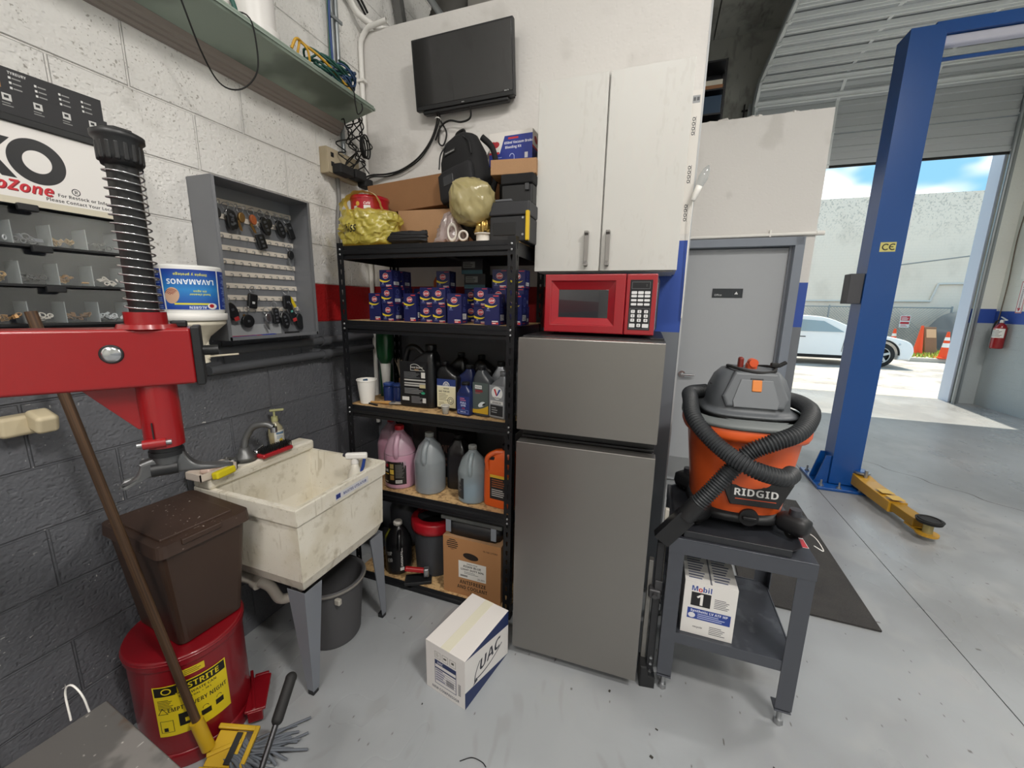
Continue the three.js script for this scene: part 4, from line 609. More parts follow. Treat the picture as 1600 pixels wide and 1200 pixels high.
// ---------- soap dispenser ----------
{
  const o = thing('soap_dispenser', 'upturned blue labelled hand cleaner tub on a cream wall dispenser', 'dispenser', [-1.64, 0, -1.03]);
  const cr = S(0xd9d2bf, 0.45);
  part(o, 'hopper', lathe([[0, 1.38], [0.03, 1.385], [0.032, 1.43], [0.045, 1.46], [0.095, 1.505], [0.1, 1.51], [0.1, 1.525], [0, 1.525]], 32), cr);
  part(o, 'rim', lathe([[0.09, 1.523], [0.107, 1.524], [0.107, 1.548], [0.09, 1.55]], 36), S(0xe9e7e2, 0.4));
  part(o, 'tub', lathe([[0.095, 1.545], [0.1, 1.555], [0.104, 1.71], [0.1, 1.717], [0, 1.717]], 40), S(0xe9e9e6, 0.4));
  part(o, 'label', rot(curved(0.1015, 0.14, 5.6, 40, 0.105), 0, Math.PI / 2 + 0.1), printMat('lav', 1024, 256, (g, W, H) => {
    g.translate(W, H); g.rotate(Math.PI); // the tub stands on its lid
    fill(g, '#e9e9e6', 0, 0, W, H); const p = (x, w) => { const q = g.createLinearGradient(0, 0, 0, H); q.addColorStop(0, '#24409a'); q.addColorStop(0.5, '#2f86c8'); q.addColorStop(1, '#203a92'); g.fillStyle = q; g.fillRect(x, 2, w, H - 4); };
    for (const x of [0, 470]) { p(x, 300); txt(g, 'LAVAMANOS', x + 150, 178, 44, '#eef2f6', { sx: 0.95 }); txt(g, 'limpia y protege', x + 150, 222, 22, '#e0d84a'); txt(g, 'sin agua', x + 110, 118, 18, '#dcd860'); txt(g, 'hand cleaner', x + 110, 98, 18, '#dcd860'); g.fillStyle = '#caa68c'; g.beginPath(); g.ellipse(x + 258, 90, 40, 52, 0.3, 0, 7); g.fill(); g.strokeStyle = '#8a4038'; g.lineWidth = 4; for (let i = 0; i < 4; i++) { g.beginPath(); g.arc(x + 258, 90, 12 + 9 * i, 0.4, 2.4); g.stroke(); } fill(g, '#d8d048', x + 60, 32, 190, 12); txt(g, 'ALGREN', x + 130, 16, 24, '#dfe6ee'); g.fillStyle = '#e8e4e0'; g.beginPath(); g.ellipse(x + 48, 24, 30, 20, 0, 0, 7); g.fill(); g.fillStyle = '#a8222c'; g.beginPath(); g.ellipse(x + 52, 26, 15, 12, 0, 0, 7); g.fill(); }
    for (const x of [310, 780]) { fill(g, '#22409a', x, 2, 150, H - 4); for (const [y, n] of [[10, 2], [46, 3], [96, 5], [166, 3], [214, 2]]) lines(g, '#8fa6d6', x + 12, y, 120, n, 12, 6); }
  }, 0.4), [0, 1.632, 0]);
  part(o, 'wall_bracket', rb(0.03, 0.2, 0.08, 0.006), cr, [-0.098, 1.46, 0]); part(o, 'spout', merge(mv(rb(0.06, 0.1, 0.06, 0.01), 0, 1.42, 0), mv(cy(0.03, 0.036, 0.02, 20), 0, 1.372, 0)), cr);
  part(o, 'lever', merge(bar([0.03, 1.385, -0.02], [0.05, 1.385, -0.12], 0.004), mv(rot(cy(0.011, 0.011, 0.02, 14), 0, 0, Math.PI / 2), 0.035, 1.405, -0.025)), S(0xd6cdb8, 0.4));
}
// ---------- small parts cabinet on the wall ----------
{
  const xf = -1.6, z0 = -0.86, z1 = -0.28, zm = (z0 + z1) / 2, W = z1 - z0;
  const o = thing('parts_cabinet', 'wall parts cabinet with white printed sign above clear fronted bins', 'cabinet', [0, 0, 0]);
  part(o, 'shell', bx(0.045, 0.56, W), mBlack, [XL + 0.024, 1.775, zm]); part(o, 'top', rb(0.16, 0.02, W, 0.003), mBlack, [XL + 0.081, 2.045, zm]);
  part(o, 'sign', plane(W, 0.2), printMat('restock', 1160, 400, (g, w, h) => { // z1 (left) to z0 (right)
    const X = (z) => (z1 - z) / W * w, Yv = (y) => (2.036 - y) / 0.2 * h; fill(g, '#e6e3df', 0, 0, w, h); fill(g, '#cfc8b4', 0, h - 34, w, 34);
    txt(g, 'K', X(-0.575), Yv(1.948), 270, '#1f1f22', { sx: 1.15 }); g.strokeStyle = '#1f1f22'; g.lineWidth = 56; g.beginPath(); g.ellipse(X(-0.668), Yv(1.952), 84, 84, 0, 0, 7); g.stroke();
    g.strokeStyle = '#2a2a2c'; g.lineWidth = 4; g.beginPath(); g.arc(X(-0.737), Yv(1.893), 17, 0, 7); g.stroke(); txt(g, 'R', X(-0.737), Yv(1.893), 24, '#2a2a2c', { f: 'serif' });
    for (const [d, c] of [[4, '#7a1520'], [0, '#c8202e']]) txt(g, 'AutoZone', X(-0.605) + d, Yv(1.883) + d, 74, c, { sk: -0.25 });
    txt(g, 'For Restock or Information', X(-0.775), Yv(1.877), 24, '#333'); txt(g, 'Please Contact Your Local AutoZone', X(-0.775), Yv(1.862), 24, '#333');
  }, 0.35), [xf, 1.936, zm], [0, Math.PI / 2, 0]);
  part(o, 'sign_board', bx(0.04, 0.2, W), mBlack, [xf - 0.0215, 1.936, zm]);
  part(o, 'end_panel', bx(0.16, 0.54, 0.01), mBlack, [XL + 0.08, 1.77, z0 - 0.006]);
  const clear = P(0xffffff, 0.04, { transmission: 1, thickness: 0, ior: 1.4 }), mDiv = P(0xc8d0d4, 0.2, { transmission: 0.6, thickness: 0 });
  [1.832, 1.728, 1.622].forEach((yt, r) => {
    const yb = yt - 0.102, d = new THREE.Group(); d.name = 'bin_row'; o.add(d);
    part(d, 'ledge', bx(0.1, 0.006, W), mBlack, [xf - 0.05, yb + 0.003, zm]); part(d, 'back', bx(0.004, 0.1, W), S(0x2c3038, 0.6), [xf - 0.09, yb + 0.053, zm]);
    part(d, 'clear_front', rot(bx(0.002, 0.1, W - 0.01), 0, 0, 0.12), clear, [xf - 0.012, yb + 0.056, zm]);
    for (let i = 0; i < 8; i++) part(d, 'divider', bx(0.07, 0.06, 0.002), mDiv, [xf - 0.055, yb + 0.036, z1 - 0.02 - i * 0.075]);
    part(d, 'latch', rb(0.014, 0.018, 0.04, 0.003), mBlack, [xf + 0.004, yt - 0.002, -0.63 - r * 0.012]);
    const cols = [0xb08a5c, 0xc9c4bc, 0x8a6a4c, 0xbfc4c8, 0x6a6e76, 0xb89a6a, 0x3a3c40];
    for (let i = 0; i < 8; i++) { const bits = [], n = 14; for (let k = 0; k < n; k++) { const g = k % 2 ? new THREE.TorusGeometry(rr(0.004, 0.008), 0.0018, 5, 10) : rb(rr(0.006, 0.018), 0.004, rr(0.005, 0.012), 0.001, 1); bits.push(mv(rot(g, rr(0, 3), rr(0, 3), rr(0, 3)), rr(-0.03, 0.03), rr(0, 0.016), rr(-0.028, 0.028))); } const b = part(d, 'small_parts', merge(bits), S(cols[(i + r * 2) % 7], 0.4, i % 2 ? 0.5 : 0), [xf - 0.055, yb + 0.015, z1 - 0.057 - i * 0.075]); b.userData.kind = 'stuff'; }
  });
  const boxM = (k, dr) => printMat(k, 512, 128, (g, w, h) => { fill(g, '#232326', 0, 0, w, h); dr(g, w, h); });
  const icon = boxM('bxa', (g) => { for (const x of [60, 180, 300, 420]) { fill(g, '#c9c9c6', x, 24, 36, 34); fill(g, '#232326', x + 8, 32, 18, 14); lines(g, '#8a8a88', x - 4, 68, 46, 2, 12, 5); } }), spec = boxM('bxb', (g) => { txt(g, 'TYREURY', 40, 22, 20, '#d6d6d4', { a: 'left' }); for (let c = 0; c < 4; c++) for (let r = 0; r < 3; r++) { fill(g, '#d6d6d4', 40 + c * 118, 42 + r * 26, 12, 12); fill(g, '#8e8e8c', 56 + c * 118, 45 + r * 26, 40, 7); } });
  const tan = printMat('bxc', 128, 128, (g, w, h) => { fill(g, '#232326', 0, 0, w, h); fill(g, '#a8763c', 64, 0, 64, h); fill(g, '#8c5e2c', 60, 0, 5, h); txt(g, 'CRP', 30, 80, 22, '#8c8c8c', { sk: -0.2 }); });
  const dk = S(0x232326, 0.5);
  one('black_carton', 'black carton with white icons lying on the wall parts cabinet', 'box', bx(0.1, 0.062, 0.24), [icon, dk, dk, dk, tan, dk], [xf - 0.06, 2.0865, -0.722]);
  one('black_carton', 'black carton with white text and tan stripe, upper of the two', 'box', bx(0.09, 0.06, 0.2), [spec, dk, dk, dk, tan, dk], [xf - 0.075, 2.148, -0.745], [0, -0.06, 0]);
}
// ---------- tyre changer ----------
{
  const S0 = [-0.895, 0, -0.48], dir = Math.atan2(0.82, 0.575); // local +x runs along the arm
  const o = thing('tyre_changer', 'red tyre changer with horizontal arm, spring loaded shaft and steel mount head', 'tyre changer', S0, dir);
  part(o, 'arm', rb(0.68, 0.106, 0.075, 0.006, 3), mRedGloss, [-0.275, 1.493, 0]);
  part(o, 'arm_end_cap', rb(0.014, 0.112, 0.08, 0.003), mBlack, [0.071, 1.493, 0]);
  part(o, 'lock_knob', merge(mv(rot(cy(0.01, 0.01, 0.03, 14), 0, 0, Math.PI / 2), 0.088, 1.5, 0), mv(rb(0.025, 0.012, 0.03, 0.003), 0.045, 1.552, -0.02)), mBlack);
  part(o, 'face_bolt', lathe([[0, 0.006], [0.009, 0.0055], [0.0135, 0.002], [0.014, 0]], 24).rotateX(Math.PI / 2), mChrome, [-0.048, 1.503, 0.0375]);
  part(o, 'bolt_ring', new THREE.TorusGeometry(0.0145, 0.002, 6, 24), mBlack, [-0.048, 1.503, 0.038]);
  part(o, 'collar', merge(mv(cy(0.031, 0.031, 0.03, 24), 0, 1.56, 0), mv(cy(0.042, 0.045, 0.008, 24), 0, 1.549, 0)), mRedGloss);
  part(o, 'shaft', cy(0.0235, 0.0235, 0.56, 6), S(0x151517, 0.38), [0, 1.6, 0]);
  { const p = []; for (let i = 0; i <= 17 * 16; i++) { const a = i / 16 * Math.PI * 2; p.push([0.0268 * Math.cos(a), 1.578 + 0.242 * i / (17 * 16), 0.0268 * Math.sin(a)]); } part(o, 'spring', tube(p, 0.0015, 17 * 26, 6), mChrome); }
  { const knurl = []; for (let i = 0; i < 16; i++) { const a = i / 16 * Math.PI * 2; knurl.push(mv(rot(rb(0.007, 0.03, 0.008, 0.003), 0, -a), 0.028 * Math.cos(a), 1.842, 0.028 * Math.sin(a))); } part(o, 'cap', merge(lathe([[0, 1.82], [0.027, 1.822], [0.03, 1.835], [0.031, 1.86], [0.0355, 1.864], [0.0355, 1.872], [0.028, 1.876], [0, 1.876]], 32), knurl), mBlack); }
  part(o, 'guide_tube', cy(0.031, 0.031, 0.135, 28), mRedGloss, [0, 1.385, 0]);
  part(o, 'gusset', ext([[-0.105, 1.442], [-0.02, 1.442], [-0.02, 1.352], [-0.035, 1.355]], 0.01, 0.002), mRedGloss, [0, 0, -0.005]);
  part(o, 'slot', bx(0.002, 0.05, 0.004), mBlack, [-0.012, 1.345, 0.0295]);
  part(o, 'clamp_boss', rot(merge(cy(0.009, 0.009, 0.034, 14)), 0, 0, Math.PI / 2), mRedGloss, [-0.012, 1.33, 0.03]);
  part(o, 'clamp_bolt', rot(merge(cy(0.005, 0.005, 0.05, 6)), 0, 0, Math.PI / 2), mZinc, [-0.012, 1.33, 0.03]);
  part(o, 'bushing', merge(mv(cy(0.0255, 0.0255, 0.02, 24), 0, 1.31, 0), mv(cy(0.028, 0.028, 0.01, 24), 0, 1.303, 0)), mBlack);
  const hd = S(0x6a6b6c, 0.38, 0.75);
  { const s = new THREE.Shape(); s.moveTo(-0.082, -0.048); s.quadraticCurveTo(-0.05, -0.038, -0.048, -0.006); s.lineTo(-0.03, 0.0); s.lineTo(0.02, 0.008); s.quadraticCurveTo(0.028, -0.02, 0.045, -0.026); s.lineTo(0.098, -0.04); s.quadraticCurveTo(0.06, -0.042, 0.03, -0.036); s.lineTo(-0.02, -0.032); s.quadraticCurveTo(-0.05, -0.04, -0.082, -0.048); const g = ext(s, 0.03, 0.006, 3); part(o, 'mount_head', merge(mv(g, 0.006, 1.294, -0.015), mv(cy(0.026, 0.022, 0.02, 24), 0, 1.292, 0)), hd); part(o, 'roller', rot(cy(0.013, 0.013, 0.04, 18), 0, 0, Math.PI / 2), mBlack, [-0.005, 1.272, 0.012]); }
  // column and cabinet carry the arm
  part(o, 'column', rb(0.12, 1.75, 0.14, 0.01), mRedGloss, [-0.66, 0.88, -0.0]);
  const top = S(0xffffff, 0.55, 0.1, { map: field(512, 512, (u, v) => { const n = fbm(u, v, 4, 5, 161), k = sstep(0.55, 0.7, fbm(u, v, 7, 4, 165)), w = sstep(0.94, 0.97, vnoise(u, v, 60, 167)); return mixc(mixc([92, 90, 88], [84, 66, 52], k), [186, 182, 176], 0.6 * w + 0.3 * sstep(0.66, 0.75, n)); }) });
  const body = new THREE.Group(); body.name = 'base_cabinet'; body.rotation.y = -dir - 0.1; body.position.set(0, 0, 0); o.add(body); // back to room axes
  part(body, 'top_plate', uvm(rb(0.72, 0.02, 0.62, 0.004), 0.6), top, [0.05, 0.61, 0.38]); part(body, 'case', rb(0.66, 0.6, 0.56, 0.01), mRedGloss, [0.05, 0.3, 0.38]);
}
{ // lever with black grip beside the changer
  const a = [-0.99, 0.44, -0.765], b = [-0.9, 0.27, -0.52];
  const o = thing('bead_lever', 'steel lever with black rubber grip standing beside the sink leg', 'lever', [0, 0, 0]);
  const L = (t) => [a[0] + (b[0] - a[0]) * t, a[1] + (b[1] - a[1]) * t, a[2] + (b[2] - a[2]) * t];
  part(o, 'grip', merge(bar(L(0), L(0.32), 0.016, 16), mv(new THREE.SphereGeometry(0.017, 14, 10), ...L(0)), mv(new THREE.SphereGeometry(0.016, 14, 10), ...L(0.32))), mRubber);
  part(o, 'rod', bar(L(0.3), L(1.5), 0.008, 12), S(0x3a3a3c, 0.35, 0.7));
}
{ // clutter at the near edge of the changer
  one('broom_handle', 'wooden pole end lying behind the tyre changer plate', 'pole', bar([-1.42, 0.642, -0.33], [-1.2, 0.633, -0.24], 0.012, 14), S(0x7a6448, 0.7));
  one('wire_loop', 'thin white wire loop standing up behind the tyre changer plate', 'wire', tube([[-1.25, 0.6, -0.39], [-1.262, 0.67, -0.395], [-1.24, 0.695, -0.4], [-1.215, 0.67, -0.405], [-1.212, 0.61, -0.41]], 0.0022, 30, 6), mWhiteP);
}
// ---------- utility sink ----------
{
  const o = thing('utility_sink', 'stained white plastic utility sink on grey tapered legs', 'sink', [0, 0, 0]);
  const dirt = field(512, 512, (u, v) => { const n = fbm(u, v, 4, 5, 171), k = sstep(0.6, 0.78, fbm(u * 1, v * 1, 14, 4, 173)), s = sstep(0.7, 0.85, vnoise(u, v / 6, 60, 175)) * sstep(0.45, 0.7, vnoise(u, v, 6, 177)), f = sstep(0.93, 0.96, vnoise(u, v, 120, 179)); return mixc(mixc([234, 229, 215], [212, 203, 180], 0.6 * sstep(0.45, 0.75, n)), [150, 138, 112], 0.22 * k + 0.3 * s + 0.4 * f); });
  const m = S(0xffffff, 0.5, 0, { map: dirt });
  // stacked rectangular rings [x0, x1, z0, z1, y]
  const rings = (R) => { const pos = []; for (let k = 0; k + 1 < R.length; k++) { const c = (r) => [[r[0], r[4], r[2]], [r[1], r[4], r[2]], [r[1], r[4], r[3]], [r[0], r[4], r[3]]], A = c(R[k]), B = c(R[k + 1]); for (let i = 0; i < 4; i++) { const j = (i + 1) % 4; for (const q of [A[i], A[j], B[j], A[i], B[j], B[i]]) pos.push(...q); } } const r = R[R.length - 1]; for (const q of [[0, 2], [1, 2], [1, 3], [0, 2], [1, 3], [0, 3]]) pos.push(r[q[0]], r[4], r[q[1]]); const g = new THREE.BufferGeometry(); g.setAttribute('position', new THREE.Float32BufferAttribute(pos, 3)); g.setAttribute('uv', new THREE.Float32BufferAttribute(new Float32Array(pos.length / 3 * 2), 2)); g.computeVertexNormals(); return uvm(g, 0.6); };
  const A = -1.738, B = -1.198, C = -1.524, D = -1.012;
  part(o, 'basin', rings([[A + 0.05, B - 0.03, C + 0.04, D - 0.03, 0.478], [A + 0.05, B - 0.03, C + 0.04, D - 0.03, 0.478], [A + 0.03, B - 0.012, C + 0.02, D - 0.012, 0.53], [A + 0.028, B - 0.008, C + 0.018, D - 0.01, 0.53], [A + 0.012, B - 0.006, C + 0.006, D - 0.006, 0.775], [A, B + 0.004, C - 0.004, D + 0.004, 0.777], [A, B + 0.006, C - 0.006, D + 0.006, 0.84], [A + 0.002, B + 0.004, C - 0.004, D + 0.004, 0.846], [A + 0.09, B - 0.012, C + 0.014, D - 0.014, 0.846], [A + 0.1, B - 0.03, C + 0.03, D - 0.03, 0.65], [A + 0.13, B - 0.06, C + 0.06, D - 0.06, 0.5]]), m);
  part(o, 'deck', rb(0.1, 0.05, 0.53, 0.012, 3), m, [A + 0.052, 0.868, (C + D) / 2]);
  part(o, 'maker_label', plane(0.2, 0.03), printMat('sinkl', 320, 48, (g, w, h) => { fill(g, '#d6d6da', 0, 0, w, h); fill(g, '#2c3c7c', 6, 8, 40, 32); txt(g, 'MUSTEE UTILATUB', 186, 26, 26, '#2c3c7c'); }), [B + 0.007, 0.806, -1.3], [0, Math.PI / 2, 0]);
  const leg = (x, z, sx, sz) => { const f = [[0, 0], [0.03, 0], [0.088, 0.46], [0, 0.46]], g1 = ext(f, 0.002), g2 = rot(ext(f, 0.002), 0, -Math.PI / 2); const g = merge(g1, g2); g.scale(sx < 0 ? -1 : 1, 1, sz < 0 ? -1 : 1); if (sx * sz < 0) { const p = g.attributes.position; for (let i = 0; i < p.count; i += 3) { const a = [p.getX(i + 1), p.getY(i + 1), p.getZ(i + 1)]; p.setXYZ(i + 1, p.getX(i + 2), p.getY(i + 2), p.getZ(i + 2)); p.setXYZ(i + 2, ...a); } } g.computeVertexNormals(); const l = part(o, 'leg', g, mGrey, [x, 0.02, z]); part(l, 'foot', rb(0.03, 0.024, 0.03, 0.004), mBlack, [sx * 0.014, -0.008, sz * 0.014]); };
  leg(B - 0.012, D - 0.014, -1, -1); leg(B - 0.012, C + 0.022, -1, 1); leg(A + 0.04, D - 0.014, 1, -1); leg(A + 0.04, C + 0.022, 1, 1);
  part(o, 'drain_trap', merge(tube([[-1.47, 0.48, -1.27], [-1.47, 0.34, -1.27], [-1.47, 0.28, -1.2], [-1.5, 0.28, -1.15], [-1.52, 0.36, -1.12], [-1.56, 0.41, -1.08], [-1.72, 0.42, -1.06]], 0.022, 50, 12), mv(cy(0.034, 0.034, 0.03, 16), -1.47, 0.36, -1.27), mv(rot(cy(0.034, 0.034, 0.03, 16), 0, 0, 1.2), -1.545, 0.4, -1.09)), S(0xc9c2b6, 0.5));
  const fc = S(0x6f7070, 0.4, 0.6), f = thing('faucet', 'grey goose neck faucet on the back of the utility sink', 'faucet', [-1.69, 0.895, -1.2]);
  part(f, 'base', merge(lathe([[0, 0], [0.045, 0], [0.042, 0.02], [0.024, 0.04], [0.02, 0.06], [0, 0.06]], 24)), fc);
  part(f, 'spout', tube([[0, 0.05, 0], [0.004, 0.1, -0.01], [0.03, 0.15, -0.03], [0.075, 0.16, -0.055], [0.1, 0.145, -0.07]], 0.0145, 40, 12), fc); part(f, 'aerator', cy(0.014, 0.014, 0.024, 16), mChrome, [0.102, 0.135, -0.071]);
  for (const s of [-1, 1]) part(f, 'handle', merge(mv(lathe([[0, 0], [0.02, 0], [0.014, 0.025], [0, 0.028]], 16), 0, 0, s * 0.058), mv(rot(rb(0.016, 0.012, 0.05, 0.005), s * -0.4), 0.0, 0.032, s * 0.066)), s > 0 ? fc : mChrome);
  // things on the sink
  const sp = thing('soap_bottle', 'clear pump bottle of golden hand soap on the sink back', 'bottle', [-1.706, 0.894, -1.375], 0.9);
  part(sp, 'bottle', lathe([[0, 0], [0.026, 0.002], [0.03, 0.02], [0.034, 0.07], [0.03, 0.105], [0.014, 0.125], [0.013, 0.135], [0, 0.135]], 24), P(0xd6cfae, 0.15, { transmission: 0.55, thickness: 0 })); part(sp, 'soap', lathe([[0, 0.003], [0.024, 0.004], [0.028, 0.02], [0.031, 0.06], [0, 0.06]], 24), S(0xcbb168, 0.3));
  part(sp, 'label', curved(0.034, 0.06, 1.7), printMat('soapl', 128, 128, (g, w, h) => { fill(g, '#d8d6cc', 0, 0, w, h); fill(g, '#5d7a96', 20, 16, 88, 24); lines(g, '#6a86a0', 22, 52, 80, 3, 13, 6); g.fillStyle = '#cfb53c'; g.beginPath(); g.arc(64, 104, 20, 0, 7); g.fill(); }), [0, 0.062, 0], [0, 0.6, 0]);
  part(sp, 'pump', merge(mv(cy(0.014, 0.015, 0.022, 16), 0, 0.145, 0), mv(cy(0.005, 0.005, 0.03, 10), 0, 0.17, 0), mv(rb(0.06, 0.01, 0.018, 0.004), 0.012, 0.187, 0)), S(0xa9a878, 0.5));
  const br = thing('scrub_brush', 'red scrub brush with black bristles lying on the sink back', 'brush', [-1.64, 0.894, -1.31], 0);
  part(br, 'back', rb(0.05, 0.022, 0.16, 0.009, 3), S(0xa82028, 0.4), [0.0, 0.0115, 0]); { const bs = []; for (let i = 0; i < 5; i++) for (let k = 0; k < 16; k++) bs.push(mv(rot(cy(0.0028, 0.002, 0.024, 5), rr(-0.1, 0.1), 0, rr(-0.1, 0.1)), -0.018 + i * 0.009, 0.034, -0.072 + k * 0.0096)); part(br, 'bristles', merge(bs), mBlack); }
  const ty = thing('soap_tray', 'off white plastic soap tray on the near sink edge', 'tray', [-1.675, 0.894, -1.045]);
  part(ty, 'floor_plate', rb(0.09, 0.005, 0.15, 0.002), S(0xcfc4b8, 0.5), [0, 0.003, 0]); for (const [w, d, x, z] of [[0.004, 0.15, -0.043, 0], [0.004, 0.15, 0.043, 0], [0.09, 0.004, 0, 0.073], [0.09, 0.004, 0, -0.073]]) part(ty, 'side', bx(w, 0.028, d), S(0xd6cabe, 0.5), [x, 0.016, z]);
  one('yellow_sponge', 'yellow and black scouring sponge hanging off the soap tray', 'sponge', merge(rb(0.03, 0.03, 0.09, 0.008, 3)), S(0xd9c818, 0.8), [-1.612, 0.875 + 0.035, -1.05], [0, 0.15, 0.15]);
  one('soap_bar', 'pinkish used soap bar lying in the soap tray', 'soap', rb(0.045, 0.022, 0.07, 0.01, 3), S(0xd6bcae, 0.4), [-1.69, 0.912, -1.05], [0, 0.3, 0]);
  const sb = thing('trigger_sprayer', 'white spray bottle with blue trigger hooked inside the far sink rim', 'spray bottle', [-1.31, 0.66, -1.455], 0);
  part(sb, 'bottle', lathe([[0, 0], [0.036, 0.002], [0.038, 0.01], [0.036, 0.13], [0.018, 0.165], [0.015, 0.185], [0, 0.185]], 24), S(0xd8d4c8, 0.4)); part(sb, 'head', merge(mv(cy(0.016, 0.018, 0.03, 16), 0, 0.198, 0), mv(rot(rb(0.1, 0.03, 0.026, 0.009, 3), 0, 0.5), 0.012, 0.222, 0)), S(0xe4e2de, 0.4));
  part(sb, 'trigger', rot(ext([[0, 0], [0.014, 0], [0.004, -0.05], [-0.012, -0.085], [-0.022, -0.08], [-0.01, -0.045]], 0.014, 0.003), 0, 0.5), S(0x24408a, 0.4), [0.035, 0.212, -0.02]); part(sb, 'nozzle', rot(cy(0.008, 0.01, 0.018, 12), 0, 0, Math.PI / 2), S(0x3c3a46, 0.5), [-0.036, 0.224, 0.02]);
  // bucket under the sink
  const bk = thing('grey_bucket', 'dark grey round bucket standing on the floor under the sink', 'bucket', [-1.385, 0, -1.325]);
  part(bk, 'body', lathe([[0, 0.004], [0.12, 0], [0.125, 0.01], [0.15, 0.3], [0.158, 0.302], [0.16, 0.31], [0.156, 0.318], [0.146, 0.316], [0.144, 0.3], [0.12, 0.012], [0, 0.012]], 40), S(0x4e4e50, 0.6)); part(bk, 'rim', new THREE.TorusGeometry(0.158, 0.007, 8, 40).rotateX(Math.PI / 2), S(0x77746f, 0.6), [0, 0.305, 0]); part(bk, 'handle_ear', rb(0.03, 0.03, 0.02, 0.006), S(0xbab6ac, 0.5), [0.13, 0.27, 0.09]);
}
// ---------- red oily waste can with the brown bin on it ----------
{
  const o = thing('oily_waste_can', 'round red oily waste can with yellow warning label and foot pedal', 'waste can', [-1.54, 0, -0.80], 0.0);
  const r = P(0x800c18, 0.35, { clearcoat: 0.4 });
  part(o, 'body', lathe([[0, 0.03], [0.165, 0.03], [0.168, 0.04], [0.168, 0.4], [0.172, 0.405], [0, 0.405]], 48), r); part(o, 'base_ring', lathe([[0.172, 0], [0.176, 0.002], [0.176, 0.05], [0.168, 0.055]], 48), r);
  part(o, 'lid', lathe([[0.172, 0.395], [0.176, 0.4], [0.176, 0.425], [0.17, 0.436], [0, 0.442]], 48), r); part(o, 'lid_bead', new THREE.TorusGeometry(0.174, 0.004, 8, 48).rotateX(Math.PI / 2), r, [0, 0.42, 0]);
  part(o, 'warning_label', rot(curved(0.1692, 0.2, 1.25), 0, 1.02), printMat('just', 512, 480, (g, w, h) => {
    fill(g, '#e2cc1c', 0, 0, w, h); g.strokeStyle = '#e2cc1c'; fill(g, '#14140f', 10, 10, w - 20, 84); g.fillStyle = '#e2cc1c'; g.beginPath(); g.ellipse(94, 52, 36, 30, 0, 0, 7); g.fill(); g.fillStyle = '#14140f'; g.beginPath(); g.ellipse(94, 52, 26, 20, 0, 0, 7); g.fill(); txt(g, 'JUSTRITE', 310, 54, 70, '#e2cc1c');
    txt(g, 'OILY WASTE CAN', 300, 122, 32, '#1c1c14'); lines(g, '#3a3810', 24, 130, 110, 7, 14, 6); txt(g, '10 GAL  \u2022  38 L', 310, 160, 24, '#1c1c14'); txt(g, 'EMPTY EVERY NIGHT', 290, 232, 54, '#1c1c14', { sx: 0.78 }); g.strokeStyle = '#1c1c14'; g.lineWidth = 5; g.beginPath(); g.moveTo(50, 206); g.lineTo(84, 262); g.lineTo(18, 262); g.closePath(); g.stroke();
    fill(g, '#14140f', 150, 286, 110, 120); fill(g, '#e2cc1c', 190, 340, 26, 40); g.lineWidth = 4; g.strokeRect(20, 330, 90, 110); fill(g, '#14140f', 40, 396, 30, 36); fill(g, '#14140f', 296, 350, 70, 50); fill(g, '#14140f', 400, 330, 60, 50); g.beginPath(); g.arc(330, 330, 20, 3, 6.2); g.stroke(); g.beginPath(); g.arc(430, 310, 18, 3, 6.2); g.stroke();
  }), [0, 0.235, 0]);
  part(o, 'small_label', rot(curved(0.1692, 0.026, 0.36), 0, 1.1), printMat('justs', 160, 48, (g, w, h) => { fill(g, '#d8c028', 0, 0, w, h); lines(g, '#6a5c10', 14, 10, 130, 3, 12, 5); }), [0, 0.365, 0]);
  part(o, 'pedal', merge(mv(rb(0.07, 0.012, 0.16, 0.004), 0.2, 0.06, 0.02), mv(rot(rb(0.012, 0.05, 0.2, 0.004), 0, 0.2), 0.178, 0.045, 0.0), mv(rb(0.05, 0.045, 0.012, 0.003), 0.2, 0.04, 0.1), mv(rb(0.05, 0.06, 0.012, 0.003), 0.2, 0.035, -0.07)), r, [0, 0, 0], [0, 0.75, 0]);
  const b = thing('brown_bin', 'brown plastic swing lid bin standing on the red waste can', 'bin', [-1.555, 0.444, -0.835], -0.08);
  const m = S(0x3a2a21, 0.42), lid = S(0xffffff, 0.45, 0, { map: field(512, 512, (u, v) => { const k = sstep(0.9, 0.95, vnoise(u, v, 70, 181)) * sstep(0.4, 0.65, vnoise(u, v, 6, 183)); return mixc([62, 46, 38], [206, 200, 192], 0.75 * k); }) });
  const hull = (w0, d0, w1, d1, h, y) => { const pts = []; for (const [w, d, yy] of [[w0, d0, y], [w1, d1, y + h]]) for (let i = 0; i < 4; i++) { const sx = i % 2 ? 1 : -1, sz = i > 1 ? 1 : -1, r = 0.025; for (const a of [0, 0.4, 0.8, 1.2, 1.57]) pts.push(new THREE.Vector3(sx * (w / 2 - r + r * Math.cos(a)), yy, sz * (d / 2 - r + r * Math.sin(a)))); } return new ConvexGeometry(pts); };
  part(b, 'body', hull(0.27, 0.21, 0.335, 0.268, 0.36, 0), m);
  part(b, 'rim', uvm(hull(0.365, 0.292, 0.36, 0.286, 0.04, 0.358), 0.5), lid); part(b, 'lid', uvm(mv(rb(0.285, 0.012, 0.22, 0.004, 2), 0, 0.401, 0.008), 0.5), lid);
  part(b, 'latch', rb(0.02, 0.02, 0.12, 0.004), m, [0.178, 0.39, 0.02]);
}
